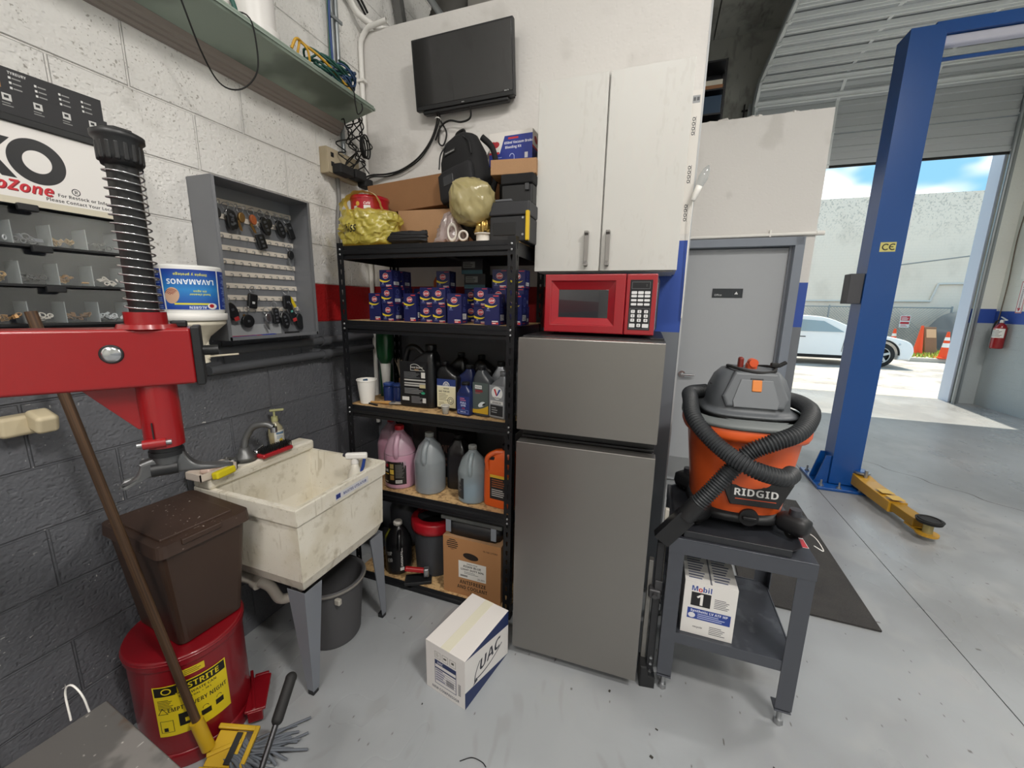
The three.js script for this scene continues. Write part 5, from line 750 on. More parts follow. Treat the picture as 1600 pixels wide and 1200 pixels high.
// ---------- mop ----------
{
  const a = [-1.365, 0.16, -0.7], b = [-1.568, 1.56, -0.585];
  const o = thing('wet_mop', 'wet mop with wooden handle and yellow clamp leaning on the wall', 'mop', [0, 0, 0]);
  part(o, 'handle', bar(a, b, 0.0125, 16), S(0xffffff, 0.6, 0, { map: field(128, 512, (u, v) => { const n = vnoise(u, v / 8, 40, 191); return mixc([96, 70, 46], [60, 43, 29], n); }) }));
  const y = P(0xc8a21c, 0.4, { clearcoat: 0.2 });
  part(o, 'socket', bar([-1.345, 0.075, -0.707], [-1.369, 0.19, -0.697], 0.02, 14), y);
  const cl = new THREE.Group(); cl.name = 'clamp'; cl.position.set(-1.34, 0.075, -0.71); cl.rotation.set(0.35, 0.35, -0.35); o.add(cl);
  part(cl, 'frame', merge(mv(rb(0.13, 0.014, 0.016, 0.004), 0.06, 0, 0.06), mv(rb(0.13, 0.014, 0.016, 0.004), 0.06, 0, -0.06), mv(rb(0.016, 0.02, 0.135, 0.004), 0.125, 0, 0), mv(rot(rb(0.1, 0.012, 0.014, 0.003), 0, 0.5), 0.045, 0, 0.0)), y); part(cl, 'plate', rb(0.09, 0.008, 0.1, 0.003), y, [0.05, -0.004, 0]); part(cl, 'pad', rb(0.02, 0.006, 0.09, 0.002), mBlack, [0.075, 0.005, 0]);
  const st = []; for (let i = 0; i < 46; i++) { const an = rr(-0.75, 1.15), L = rr(0.1, 0.21), z = -0.74 - 0.05 * Math.sin(an), x = -1.24 + rr(-0.02, 0.02); const ex = x + L * Math.cos(an), ez = z - L * Math.sin(an) + 0.02; st.push(tube([[x - 0.04, 0.05, z], [x, 0.035 + rr(0, 0.012), z], [(x + ex) / 2, 0.016 + rr(0, 0.02), (z + ez) / 2 + rr(-0.02, 0.02)], [ex, 0.007 + rr(0, 0.008), ez]], 0.0045, 14, 5)); }
  part(o, 'strands', merge(st), S(0x6a7078, 0.9));
}

// ---------- goods on the shelves ----------
// lofted body: rings [w, d, y, ox = 0, oz = 0], rounded rectangles (superellipse of exponent e)
function loft(R, e = 5, n = 36, capTop = true) {
  const pos = [], idx = [], uv = [];
  R.forEach(([w, d, y, ox = 0, oz = 0], k) => { for (let i = 0; i <= n; i++) { const a = i / n * Math.PI * 2, c = Math.cos(a), s = Math.sin(a), q = Math.pow(Math.pow(Math.abs(c), e) + Math.pow(Math.abs(s), e), -1 / e); pos.push(ox + c * q * w / 2, y, oz + s * q * d / 2); uv.push(i / n, y); } });
  for (let k = 0; k + 1 < R.length; k++) for (let i = 0; i < n; i++) { const a = k * (n + 1) + i, b = a + n + 1; idx.push(a, b, a + 1, a + 1, b, b + 1); }
  const cap = (k, up) => { const c = pos.length / 3, r = R[k]; pos.push(r[3] ?? 0, r[2], r[4] ?? 0); uv.push(0, 0); for (let i = 0; i < n; i++) { const a = k * (n + 1) + i; up ? idx.push(a, c, a + 1) : idx.push(a, a + 1, c); } };
  cap(0, false); if (capTop) cap(R.length - 1, true);
  const g = new THREE.BufferGeometry(); g.setAttribute('position', new THREE.Float32BufferAttribute(pos, 3)); g.setAttribute('uv', new THREE.Float32BufferAttribute(uv, 2)); g.setIndex(idx); g.computeVertexNormals(); return g;
}
const capG = (r, h) => { const ribs = [lathe([[0, 0], [r, 0], [r, h * 0.9], [r * 0.94, h], [0, h]], 24)]; for (let i = 0; i < 18; i++) { const a = i / 18 * Math.PI * 2; ribs.push(mv(rot(bx(0.0016, h * 0.8, 0.0016), 0, -a), r * Math.cos(a), h * 0.45, r * Math.sin(a))); } return merge(ribs); };
{ // blue filter cartons on the second deck
  const blue = '#161b4e';
  const front = (key, W, H, sy) => printMat(key, W, H, (g) => {
    fill(g, blue, 0, 0, W, H); fill(g, '#11174a', 0, 0, W, H * 0.03); fill(g, '#c23a34', W * 0.58, H * 0.05, W * 0.36, H * 0.035);
    const cx = W * 0.48, cyy = sy, r = W * 0.23; g.fillStyle = '#d6d2cc'; g.beginPath(); g.ellipse(cx, cyy, r, r * 0.86, 0, 0, 7); g.fill(); g.fillStyle = '#a82436'; g.beginPath(); g.ellipse(cx, cyy, r * 0.92, r * 0.78, 0, 0, 7); g.fill(); txt(g, 'STP', cx, cyy + 2, r * 0.86, '#e8e6e2', { sx: 1.05 });
    g.fillStyle = '#d8c22c'; g.beginPath(); g.moveTo(0, cyy + r * 0.9); g.quadraticCurveTo(cx, cyy + r * 2.0, W * 0.9, cyy + r * 1.05); g.quadraticCurveTo(cx * 1.1, cyy + r * 2.5, W * 0.02, cyy + r * 1.55); g.fill();
    txt(g, 'OIL', W * 0.25, cyy + r * 2.15, W * 0.09, '#d8d8e0'); lines(g, '#8088b8', W * 0.12, cyy + r * 2.5, W * 0.3, 2, H * 0.03, H * 0.012); fill(g, '#cfccc8', W * 0.5, H * 0.86, W * 0.42, H * 0.035); fill(g, '#c23a34', W * 0.5, H * 0.91, W * 0.44, H * 0.06); lines(g, '#e8e4e0', W * 0.54, H * 0.928, W * 0.34, 1, 8, H * 0.022);
  }, 0.4);
  const side = printMat('stps', 128, 160, (g, W, H) => { fill(g, '#161b4e', 0, 0, W, H); g.strokeStyle = '#6a74a8'; g.lineWidth = 3; g.beginPath(); g.ellipse(64, 40, 20, 22, 0, 0, 7); g.stroke(); lines(g, '#4a5490', 34, 74, 60, 3, 9, 4); fill(g, '#c9c9cc', 26, 106, 76, 30); lines(g, '#555', 32, 112, 60, 3, 8, 3); fill(g, '#8a3038', 30, 146, 60, 6); }, 0.45);
  const mb = S(0x161b4e, 0.45), sh = front('stpf', 192, 224, 78), ta = front('stpt', 192, 384, 84), dark = S(0x12151c, 0.45);
  const gS = bx(0.074, 0.0845, 0.074), gT = bx(0.072, 0.14, 0.072);
  const Y2 = SH[1] + 0.0005; let nb = 0;
  const put = (x, lvl, z, tall, label, yaw = 0) => { const h = tall ? 0.14 : 0.0845, y = Y2 + lvl + h / 2 + 0.0004, o = one('filter_carton', label, 'box', tall ? gT : gS, [side, side, mb, mb, tall ? ta : sh, mb], [x, y, z], [0, yaw, 0], 'blue oil filter cartons'); nb++; return h + 0.0006; };
  const stack = (x, z, n, where, yaw = 0) => { const names = ['bottom', 'second', 'third', 'fourth']; for (let i = 0; i < n; i++) put(x + rr(-0.004, 0.004), i * 0.0851, z + rr(-0.004, 0.002), false, `short blue filter carton, ${i === n - 1 && n > 1 ? 'top' : n > 1 ? names[i] : 'single'} of ${where}`, yaw + rr(-0.05, 0.05)); };
  const zf = -1.76 - 0.0375;
  stack(-1.315, zf, 3, 'the front stack nearest the left wall'); stack(-1.31, zf - 0.085, 3, 'the rear stack nearest the left wall');
  put(-1.396, 0, zf - 0.004, true, 'tall blue filter carton at the far left end of the filter deck');
  put(-1.18, 0, zf, true, 'tall blue filter carton standing alone right of the left stack'); put(-1.176, 0, zf - 0.08, true, 'tall blue filter carton behind the lone tall one');
  stack(-1.094, zf - 0.012, 2, 'the left centre pair of stacks'); stack(-1.014, zf, 2, 'the right centre pair of stacks'); stack(-1.05, zf - 0.1, 3, 'the rear centre stack');
  put(-0.958, 0, zf - 0.03, true, 'tall blue filter carton set back beside the centre stacks'); put(-0.908, 0, zf + 0.045, true, 'tall blue filter carton with white barcode right of centre', 0.05);
  stack(-0.795, zf - 0.01, 2, 'the short stack right of centre', -0.06);
  put(-0.712, 0, zf + 0.052, true, 'tall blue filter carton in front beside the right rack post'); stack(-0.72, zf - 0.06, 3, 'the dim stack behind the right front carton');
  put(-0.618, 0, zf + 0.01, true, 'tall blue filter carton partly behind the right rack post', -0.05); stack(-0.64, zf - 0.09, 3, 'the right end stack seen past the post', 0);
  stack(-0.86, zf - 0.15, 2, 'the deep stack behind the right centre cartons'); stack(-0.94, zf - 0.2, 2, 'the deep stack behind the tall centre carton'); stack(-1.23, zf - 0.17, 2, 'the deep stack behind the lone tall carton');
  const teal = printMat('teal', 192, 96, (g, W, H) => { fill(g, '#191b20', 0, 0, W, H); fill(g, '#3f6672', 0, 70, W, 26); fill(g, '#7a7c78', 14, 16, 110, 40); lines(g, '#2a2a2a', 20, 22, 90, 3, 11, 5); });
  const dkb = (x, y, z, l) => one('dark_filter_box', l, 'box', bx(0.12, 0.074, 0.1), [dark, dark, dark, dark, teal, dark], [x, Y2 + y + 0.0375, z], [0, 0, 0], 'dark filter boxes behind');
  dkb(-0.91, 0.172, -2.0, 'dark box with grey label on the deep filter stack'); dkb(-0.93, 0.2465, -2.01, 'dark box topmost of the deep filter stack'); dkb(-0.785, 0, -2.07, 'dark box low at the back of the filter deck'); dkb(-0.785, 0.0745, -2.07, 'dark box, second of the low pile at the back'); dkb(-0.785, 0.149, -2.07, 'dark box, top of the low pile at the back');
  const oc = thing('orange_capped_tool', 'small orange topped can standing behind the lone tall carton', 'can', [-1.14, Y2, -1.99]);
  part(oc, 'can', cy(0.03, 0.03, 0.17, 20), mBlack, [0, 0.085, 0]); part(oc, 'cap', lathe([[0.032, 0.17], [0.032, 0.21], [0.02, 0.235], [0, 0.237]], 20), S(0xb0562c, 0.5));
}
{ // third deck
  const Y3 = SH[2] + 0.0005;
  const cup = thing('foam_cup', 'white foam cup at the left front of the third deck', 'cup', [-1.475, Y3, -1.765]);
  part(cup, 'wall', lathe([[0, 0], [0.036, 0], [0.037, 0.004], [0.05, 0.125], [0.054, 0.127], [0.054, 0.134], [0.048, 0.133], [0.034, 0.008], [0, 0.008]], 32), S(0xe6e4de, 0.6)); part(cup, 'scrap', rb(0.03, 0.02, 0.006, 0.002), S(0x3a5a78, 0.5), [0.01, 0.128, 0.02], [0, 0, 0.2]);
  const gb = thing('green_funnel_bottle', 'dark green squeeze bottle standing upside down on a white spout', 'bottle', [-1.47, Y3, -1.93]);
  part(gb, 'body', loft([[0.045, 0.045, 0.2], [0.085, 0.075, 0.235], [0.095, 0.08, 0.3], [0.09, 0.075, 0.38], [0.06, 0.05, 0.395]], 3), P(0x0f4a26, 0.3, { clearcoat: 0.5 })); part(gb, 'spout', lathe([[0.012, 0], [0.016, 0.002], [0.018, 0.03], [0.024, 0.1], [0.03, 0.2], [0, 0.2]], 20), S(0xc9c8c2, 0.5)); part(gb, 'lower_body', loft([[0.07, 0.06, 0.0, -0.02, -0.03], [0.07, 0.06, 0.18, -0.02, -0.03], [0.05, 0.04, 0.2, -0.01, -0.02]], 3), P(0x123f24, 0.3));
  const jar = P(0x20346e, 0.2, { transmission: 0.3, thickness: 0 });
  for (const [x, l] of [[-1.4, 'left of two small blue jars on the third deck'], [-1.335, 'right of two small blue jars on the third deck']]) { const j = thing('blue_jar', l, 'jar', [x, Y3, -1.86], 0, 'small blue jars'); part(j, 'glass', lathe([[0, 0], [0.03, 0], [0.032, 0.005], [0.032, 0.08], [0.028, 0.085], [0, 0.085]], 24), jar); part(j, 'lid', capG(0.031, 0.018), S(0x2a4484, 0.4), [0, 0.0855, 0]); }
  const bs = []; for (let i = 0; i < 70; i++) { const a = rr(-0.5, 0.5), x = rr(-0.04, 0.04); bs.push(bar([x * 0.5, 0, rr(-0.01, 0.01)], [x + 0.09 * Math.sin(a) * 0.4, 0.1 + rr(-0.02, 0.01), rr(-0.02, 0.02)], 0.0022, 4)); }
  const bb = thing('bristle_brush', 'tan bristle brush standing in the dark behind the blue jars', 'brush', [-1.365, Y3, -1.955]); part(bb, 'handle', rb(0.06, 0.12, 0.03, 0.01), S(0x6a4a30, 0.6), [0, 0.06, 0]); part(bb, 'bristles', merge(bs), S(0x8d8272, 0.9), [0, 0.12, 0]);
  const pb = thing('paint_brush', 'wooden handled paint brush lying on the third deck', 'brush', [-1.39, Y3 + 0.0112, -1.765], 0.35); part(pb, 'handle', rot(lathe([[0, -0.08], [0.006, -0.075], [0.005, -0.03], [0.01, 0.02], [0.009, 0.04], [0, 0.042]], 14), 0, 0, Math.PI / 2), S(0xb58a50, 0.5), [-0.02, 0, 0]); part(pb, 'ferrule', rb(0.03, 0.012, 0.035, 0.003), mZinc, [-0.07, 0, 0]); part(pb, 'bristle_head', rb(0.05, 0.01, 0.034, 0.004), S(0x9a9288, 0.9), [-0.108, 0, 0]); pb.rotation.y = Math.PI + 0.25;
  one('black_stick', 'thin black stick lying beside the paint brush', 'stick', bar([-1.47, Y3 + 0.005, -1.75], [-1.38, Y3 + 0.005, -1.725], 0.005), mBlack);
  // large black oil jug
  const mJug = P(0x0e0f11, 0.35, { clearcoat: 0.25 });
  const jg = thing('black_oil_jug', 'large black motor oil jug with handle on the third deck', 'oil jug', [-1.175, Y3, -1.835], 0.05);
  part(jg, 'body', loft([[0.2, 0.1, 0], [0.21, 0.115, 0.008], [0.212, 0.116, 0.12], [0.208, 0.114, 0.17, 0.002], [0.17, 0.11, 0.22, 0.02], [0.1, 0.1, 0.27, 0.05], [0.055, 0.06, 0.295, 0.065], [0.05, 0.05, 0.3, 0.065]], 6), mJug);
  part(jg, 'cap', capG(0.03, 0.035), mJug, [0.065, 0.3, 0]); part(jg, 'handle', tube([[-0.088, 0.15, 0], [-0.09, 0.24, 0], [-0.07, 0.305, 0], [-0.03, 0.315, 0], [0.01, 0.285, 0], [0.04, 0.25, 0]], 0.017, 40, 10), mJug);
  part(jg, 'label', plane(0.16, 0.235), printMat('jug5', 320, 470, (g, W, H) => { fill(g, '#141517', 0, 0, W, H); g.strokeStyle = '#c9c9c4'; g.lineWidth = 5; g.beginPath(); g.moveTo(130, 92); g.lineTo(130, 40); g.quadraticCurveTo(190, 4, 250, 60); g.lineTo(290, 92); g.closePath(); g.stroke(); txt(g, 'Total Quartz', 200, 60, 24, '#d8d4cc'); txt(g, 'INEO', 200, 84, 20, '#c8a070'); lines(g, '#6a6c6e', 50, 112, 200, 5, 14, 6); fill(g, '#cfcdc8', 252, 110, 46, 60); for (const y of [188, 222, 246]) fill(g, '#a9a8a4', 50, y, 250, 16); fill(g, '#b9ae86', 230, 240, 70, 36); lines(g, '#8a8b8c', 50, 286, 240, 4, 16, 7); fill(g, '#d0d0cc', 20, 380, 84, 40); lines(g, '#85868a', 130, 370, 140, 6, 13, 5); g.fillStyle = '#2e8a6a'; g.beginPath(); g.ellipse(270, 330, 24, 14, 0, 0, 7); g.fill(); fill(g, '#c0c0be', 262, 384, 40, 52); }, 0.4), [-0.01, 0.13, 0.0592]);
  // quart bottles: name, label, x, z, w, d, h, body material, neck offset, print, cap
  function quart(name, label, x, z, w, d, h, m, off, pr, capM, yaw = 0, lw = 0.86, lh = 0.6, lyo = 0.36) {
    const o = thing(name, label, 'bottle', [x, Y3, z], yaw);
    part(o, 'body', loft([[w * 0.94, d * 0.94, 0], [w, d, 0.006], [w, d, h * 0.68], [w * 0.86, d * 0.95, h * 0.76, off * 0.4], [w * 0.45, d * 0.75, h * 0.87, off], [0.034, 0.034, h * 0.91, off], [0.032, 0.032, h * 0.93, off]], 5), m); part(o, 'cap', capG(0.02, h * 0.085), capM ?? m, [off, h * 0.925, 0]);
    if (pr) part(o, 'label', plane(w * lw, h * lh), pr, [0, h * lyo, d / 2 + 0.0012]); return o;
  }
  quart('black_lube_bottle', 'black lubricant bottle with cream and blue label, third deck', -1.0, -1.835, 0.125, 0.075, 0.25, mJug, -0.025, printMat('mop', 220, 280, (g, W, H) => { fill(g, '#d6cfae', 0, 0, W, H); fill(g, '#24366e', 0, 0, W, 74); g.strokeStyle = '#d8d6d0'; g.lineWidth = 8; g.beginPath(); g.arc(110, 62, 34, Math.PI, 0); g.stroke(); txt(g, 'm', 110, 52, 46, '#e4e2dc'); fill(g, '#d8d6d0', 0, 66, W, 10); txt(g, 'MOPAR', 110, 92, 18, '#333'); txt(g, 'SAE 75W-85', 84, 122, 24, '#2a2a2a'); lines(g, '#6a6858', 20, 144, 120, 5, 15, 5); g.strokeStyle = '#5a5850'; g.lineWidth = 6; g.beginPath(); g.arc(160, 210, 34, 0, 7); g.stroke(); g.beginPath(); g.arc(160, 210, 18, 0, 7); g.stroke(); lines(g, '#6a6858', 20, 230, 90, 3, 14, 5); }));
  const blueL = printMat('blul', 160, 256, (g, W, H) => { fill(g, '#1c2c6a', 0, 0, W, H); fill(g, '#13204e', 0, 0, W, 40); lines(g, '#b06078', 40, 60, 80, 2, 22, 10); txt(g, 'FULL', 80, 118, 34, '#c8d0e8'); txt(g, 'SYN', 80, 150, 34, '#c8d0e8'); txt(g, 'OIL', 84, 184, 26, '#b83a40', { sk: -0.2 }); g.strokeStyle = '#8aa0d0'; g.lineWidth = 3; g.strokeRect(16, 204, 128, 40); txt(g, '946 mL', 80, 225, 22, '#c8d0e8'); });
  quart('navy_oil_bottle', 'navy blue oil bottle standing behind the small blue one', -0.92, -1.87, 0.1, 0.06, 0.235, P(0x16204a, 0.35), 0.02, blueL, mBlack);
  quart('small_blue_bottle', 'small blue treatment bottle at the front of the third deck', -0.872, -1.765, 0.076, 0.05, 0.165, P(0x1a2654, 0.3), 0, blueL, mBlack, -0.1, 0.95, 0.66, 0.37);
  quart('grey_oil_bottle', 'dark grey oil bottle with yellow picture on its label', -0.785, -1.79, 0.1, 0.062, 0.25, P(0x3a3d40, 0.35), -0.012, printMat('gryl', 180, 300, (g, W, H) => { fill(g, '#4c5654', 0, 0, W, H); fill(g, '#c9c9c6', 26, 26, 80, 34); txt(g, 'FUCHS', 66, 44, 22, '#555'); fill(g, '#7a2a30', 30, 70, 86, 22); lines(g, '#a0504c', 30, 100, 80, 1, 10, 6); g.fillStyle = '#c9a22c'; g.beginPath(); g.moveTo(0, 300); g.lineTo(0, 262); g.quadraticCurveTo(90, 270, 180, 214); g.lineTo(180, 300); g.fill(); g.fillStyle = '#d0d6d8'; g.beginPath(); g.ellipse(104, 210, 44, 22, -0.5, 0, 7); g.fill(); g.fillStyle = '#16181a'; g.beginPath(); g.ellipse(130, 206, 22, 9, -0.6, 0, 7); g.fill(); }, 0.4), mBlack, -0.15, 0.9, 0.62, 0.37);
  const silver = P(0x83868a, 0.38, { metalness: 0.5 });
  quart('silver_oil_bottle', 'silver grey oil bottle with round white badge beside the rack post', -0.692, -1.775, 0.096, 0.056, 0.23, silver, 0.022, printMat('valv', 180, 256, (g, W, H) => { fill(g, '#8b8e92', 0, 0, W, H); g.fillStyle = '#e4e4e2'; g.beginPath(); g.ellipse(94, 60, 66, 52, 0, 0, 7); g.fill(); g.fillStyle = '#c23038'; g.beginPath(); g.moveTo(52, 30); g.lineTo(74, 30); g.lineTo(96, 78); g.lineTo(84, 86); g.fill(); g.fillStyle = '#28428c'; g.beginPath(); g.moveTo(138, 30); g.lineTo(116, 30); g.lineTo(84, 86); g.lineTo(98, 82); g.fill(); txt(g, 'Valvoline', 94, 98, 20, '#3a3a3a'); fill(g, '#d0d0ce', 14, 124, 152, 26); txt(g, 'ADVANCED', 90, 138, 20, '#444'); fill(g, '#24262a', 14, 160, 152, 86); lines(g, '#9a9c9e', 28, 178, 80, 3, 18, 7); }, 0.4), silver, -0.25, 0.92, 0.68, 0.38);
  quart('silver_bottle', 'silver bottle with red trim seen right of the rack post', -0.64, -1.87, 0.09, 0.06, 0.255, silver, 0.02, null, S(0x9a9ca0, 0.3, 0.6), 0.2); quart('rear_silver_bottle', 'silver bottle standing behind the round badge bottle', -0.73, -1.88, 0.09, 0.06, 0.26, silver, 0, null, mBlack, 0.1);
  quart('rear_black_bottle', 'tall black bottle in the dark behind the cream labelled one', -1.03, -1.99, 0.12, 0.08, 0.28, mJug, 0.02, null, mBlack); quart('rear_black_jug', 'black container in the dark behind the blue bottles', -0.88, -2.02, 0.13, 0.09, 0.27, mJug, -0.02, null, mBlack);
  const mc = thing('dose_cup', 'tiny clear measuring cup at the front edge of the third deck', 'cup', [-0.972, Y3, -1.735]); part(mc, 'wall', lathe([[0, 0], [0.016, 0], [0.021, 0.04], [0.023, 0.041], [0.023, 0.044], [0.02, 0.043], [0.0155, 0.003], [0, 0.003]], 24), P(0xe0e0dc, 0.2, { transmission: 0.75, thickness: 0 })); part(mc, 'rim', new THREE.TorusGeometry(0.0225, 0.0014, 6, 24).rotateX(Math.PI / 2), mWhiteP, [0, 0.043, 0]);
}
{ // fourth deck: jugs
  const Y4 = SH[3] + 0.0005;
  // gallon jug: round body, pyramid shoulder, handle, liquid inside a translucent wall
  function jug(name, label, x, z, s, yaw, wall, liquid, level, capM, pr, la = 0) {
    const o = thing(name, label, 'jug', [x, Y4, z], yaw), k = s;
    part(o, 'body', loft([[0.135 * k, 0.135 * k, 0], [0.152 * k, 0.152 * k, 0.008 * k], [0.155 * k, 0.155 * k, 0.16 * k], [0.15 * k, 0.15 * k, 0.175 * k], [0.11 * k, 0.11 * k, 0.235 * k], [0.045 * k, 0.05 * k, 0.272 * k], [0.038 * k, 0.038 * k, 0.285 * k]], 2.1, 40), wall);
    if (liquid) part(o, 'liquid', loft([[0.13 * k, 0.13 * k, 0.003 * k], [0.148 * k, 0.148 * k, 0.011 * k], [0.151 * k, 0.151 * k, Math.min(level, 0.16) * k], ...(level > 0.17 ? [[0.145 * k, 0.145 * k, 0.175 * k], [(0.15 - (level - 0.175) * 0.66) * k, (0.15 - (level - 0.175) * 0.66) * k, level * k]] : [])], 2.1, 40), liquid);
    part(o, 'cap', capG(0.021 * k, 0.022 * k), capM, [0, 0.284 * k, 0]);
    part(o, 'handle', tube([[0.012 * k, 0.262 * k, 0.018 * k], [0.022 * k, 0.255 * k, 0.04 * k], [0.03 * k, 0.22 * k, 0.062 * k], [0.034 * k, 0.185 * k, 0.068 * k], [0.03 * k, 0.16 * k, 0.06 * k]], 0.013 * k, 30, 10), wall, [0, 0, 0], [0, -0.3, 0]);
    if (pr) part(o, 'label', rot(curved(0.0782 * k, 0.115 * k, 1.7), 0, la), pr, [0, 0.085 * k, 0]); return o;
  }
  const clear = (c) => P(c, 0.3, { transmission: 0.6, thickness: 0 }), redCap = S(0xb4202a, 0.4), pinkL = S(0xc86a96, 0.35), grime = S(0x8d8f8c, 0.5);
  const sd = printMat('superd', 512, 320, (g, W, H) => { fill(g, '#15120f', 0, 0, W, H); txt(g, 'SUPER', 80, 60, 56, '#c02a34', { sk: -0.2 }); txt(g, 'CLEAN', 80, 130, 50, '#e2dccf', { sk: -0.2 }); fill(g, '#c9a23c', 20, 170, 150, 14); for (const [y, c] of [[30, '#8c7a4a'], [110, '#c0a040'], [190, '#8a6a34']]) { fill(g, c, 200, y, 80, 66); } lines(g, '#6a6864', 310, 40, 170, 12, 16, 6); fill(g, '#d6d2cc', 310, 256, 120, 44); for (let i = 0; i < 26; i++) fill(g, '#222', 316 + i * 4.2, 260, 1 + (i % 3), 36); txt(g, '1 GALLON', 90, 290, 24, '#c9c0b0'); }, 0.4);
  jug('pink_jug', 'pink cleaner jug with red cap and black label, front of the fourth deck', -1.31, -1.815, 1.14, 0.2, clear(0xe8c8d8), pinkL, 0.172, redCap, sd, -0.1);
  jug('rear_pink_jug', 'pink cleaner jug with red cap set back at the left end', -1.47, -1.96, 1.1, 0.5, clear(0xe8c8d8), pinkL, 0.2, redCap, null);
  jug('grimy_clear_jug', 'grimy clear jug a third full of blue grey fluid', -1.118, -1.815, 1.08, 0.0, P(0xc4ccd0, 0.35, { transmission: 0.65, thickness: 0 }), S(0x3a4256, 0.4), 0.06, grime, null);
  jug('washer_fluid_jug', 'narrow clear jug half full of pale blue washer fluid', -0.852, -1.80, 0.98, 0.1, P(0xc4d0d4, 0.35, { transmission: 0.65, thickness: 0 }), S(0x4a88a8, 0.35), 0.105, grime, printMat('wash', 160, 256, (g, W, H) => { fill(g, '#2a2c30', 0, 0, W, H); lines(g, '#8a8c90', 14, 20, 130, 10, 18, 7); fill(g, '#d0d0d0', 14, 210, 60, 34); }), -1.15);
  const bo = thing('black_coolant_bottle', 'tall black bottle with white text label between two clear jugs', 'bottle', [-0.99, Y4, -1.91], 0.15);
  part(bo, 'body', loft([[0.1, 0.1, 0], [0.112, 0.105, 0.006], [0.112, 0.105, 0.2], [0.1, 0.095, 0.235], [0.05, 0.05, 0.275], [0.04, 0.04, 0.285]], 6), P(0x131315, 0.35, { clearcoat: 0.2 })); part(bo, 'cap', capG(0.023, 0.022), mBlack, [0, 0.285, 0]); part(bo, 'label', plane(0.05, 0.15), printMat('coolt', 96, 256, (g, W, H) => { fill(g, '#d8d2d0', 0, 0, W, H); fill(g, '#b83a48', 10, 10, 70, 12); lines(g, '#6a6662', 8, 36, 80, 15, 14, 6); }), [0.0572, 0.135, 0.012], [0, Math.PI / 2, 0]); part(bo, 'text_label', plane(0.08, 0.15), S(0x1c1c20, 0.3), [0, 0.12, 0.0535]);
  const oj = thing('orange_jug', 'orange antifreeze jug with black label behind the right rack post', 'jug', [-0.69, Y4, -1.8], -0.1);
  const or = P(0xd0561a, 0.35, { clearcoat: 0.2 });
  part(oj, 'body', loft([[0.15, 0.1, 0], [0.162, 0.112, 0.008], [0.164, 0.114, 0.05], [0.16, 0.112, 0.2], [0.152, 0.105, 0.25, 0], [0.12, 0.08, 0.285, 0.015], [0.05, 0.05, 0.3, 0.03], [0.042, 0.042, 0.305, 0.03]], 5), or); part(oj, 'cap', capG(0.024, 0.025), mBlack, [0.03, 0.304, 0]); part(oj, 'handle', tube([[-0.05, 0.2, 0.05], [-0.052, 0.26, 0.055], [-0.02, 0.29, 0.04], [0.02, 0.292, 0.02]], 0.013, 26, 9), or); part(oj, 'grip_recess', rb(0.03, 0.09, 0.01, 0.004), mBlack, [-0.03, 0.225, 0.046]);
  part(oj, 'label', plane(0.12, 0.13), printMat('orang', 200, 220, (g, W, H) => { fill(g, '#1c1a1a', 0, 0, W, H); fill(g, '#c9a02c', 0, 0, W, 26); lines(g, '#8a4a24', 16, 40, 150, 4, 20, 9); lines(g, '#b8b4b0', 16, 130, 150, 4, 18, 8); }), [0.025, 0.115, 0.0575]);
  const ob = printMat('outl', 200, 160, (g, W, H) => { fill(g, '#1c1a1a', 0, 0, W, H); txt(g, 'OUTLAST', 100, 60, 38, '#8a6a5c', { sx: 0.9, f: 'serif' }); lines(g, '#6a5048', 30, 90, 130, 2, 20, 9); });
  const db = S(0x1b1a1b, 0.6); one('dark_carton', 'dark carton lettered in brown behind the jugs on the fourth deck', 'box', bx(0.2, 0.28, 0.1), [db, db, db, db, ob, db], [-1.06, Y4 + 0.141, -2.03]);
  one('grey_carton', 'dark grey upright carton behind the pink jugs', 'box', rb(0.16, 0.3, 0.08, 0.004), S(0x3c3b3b, 0.6), [-1.28, Y4 + 0.151, -2.06], [0, 0.06, 0]);
}
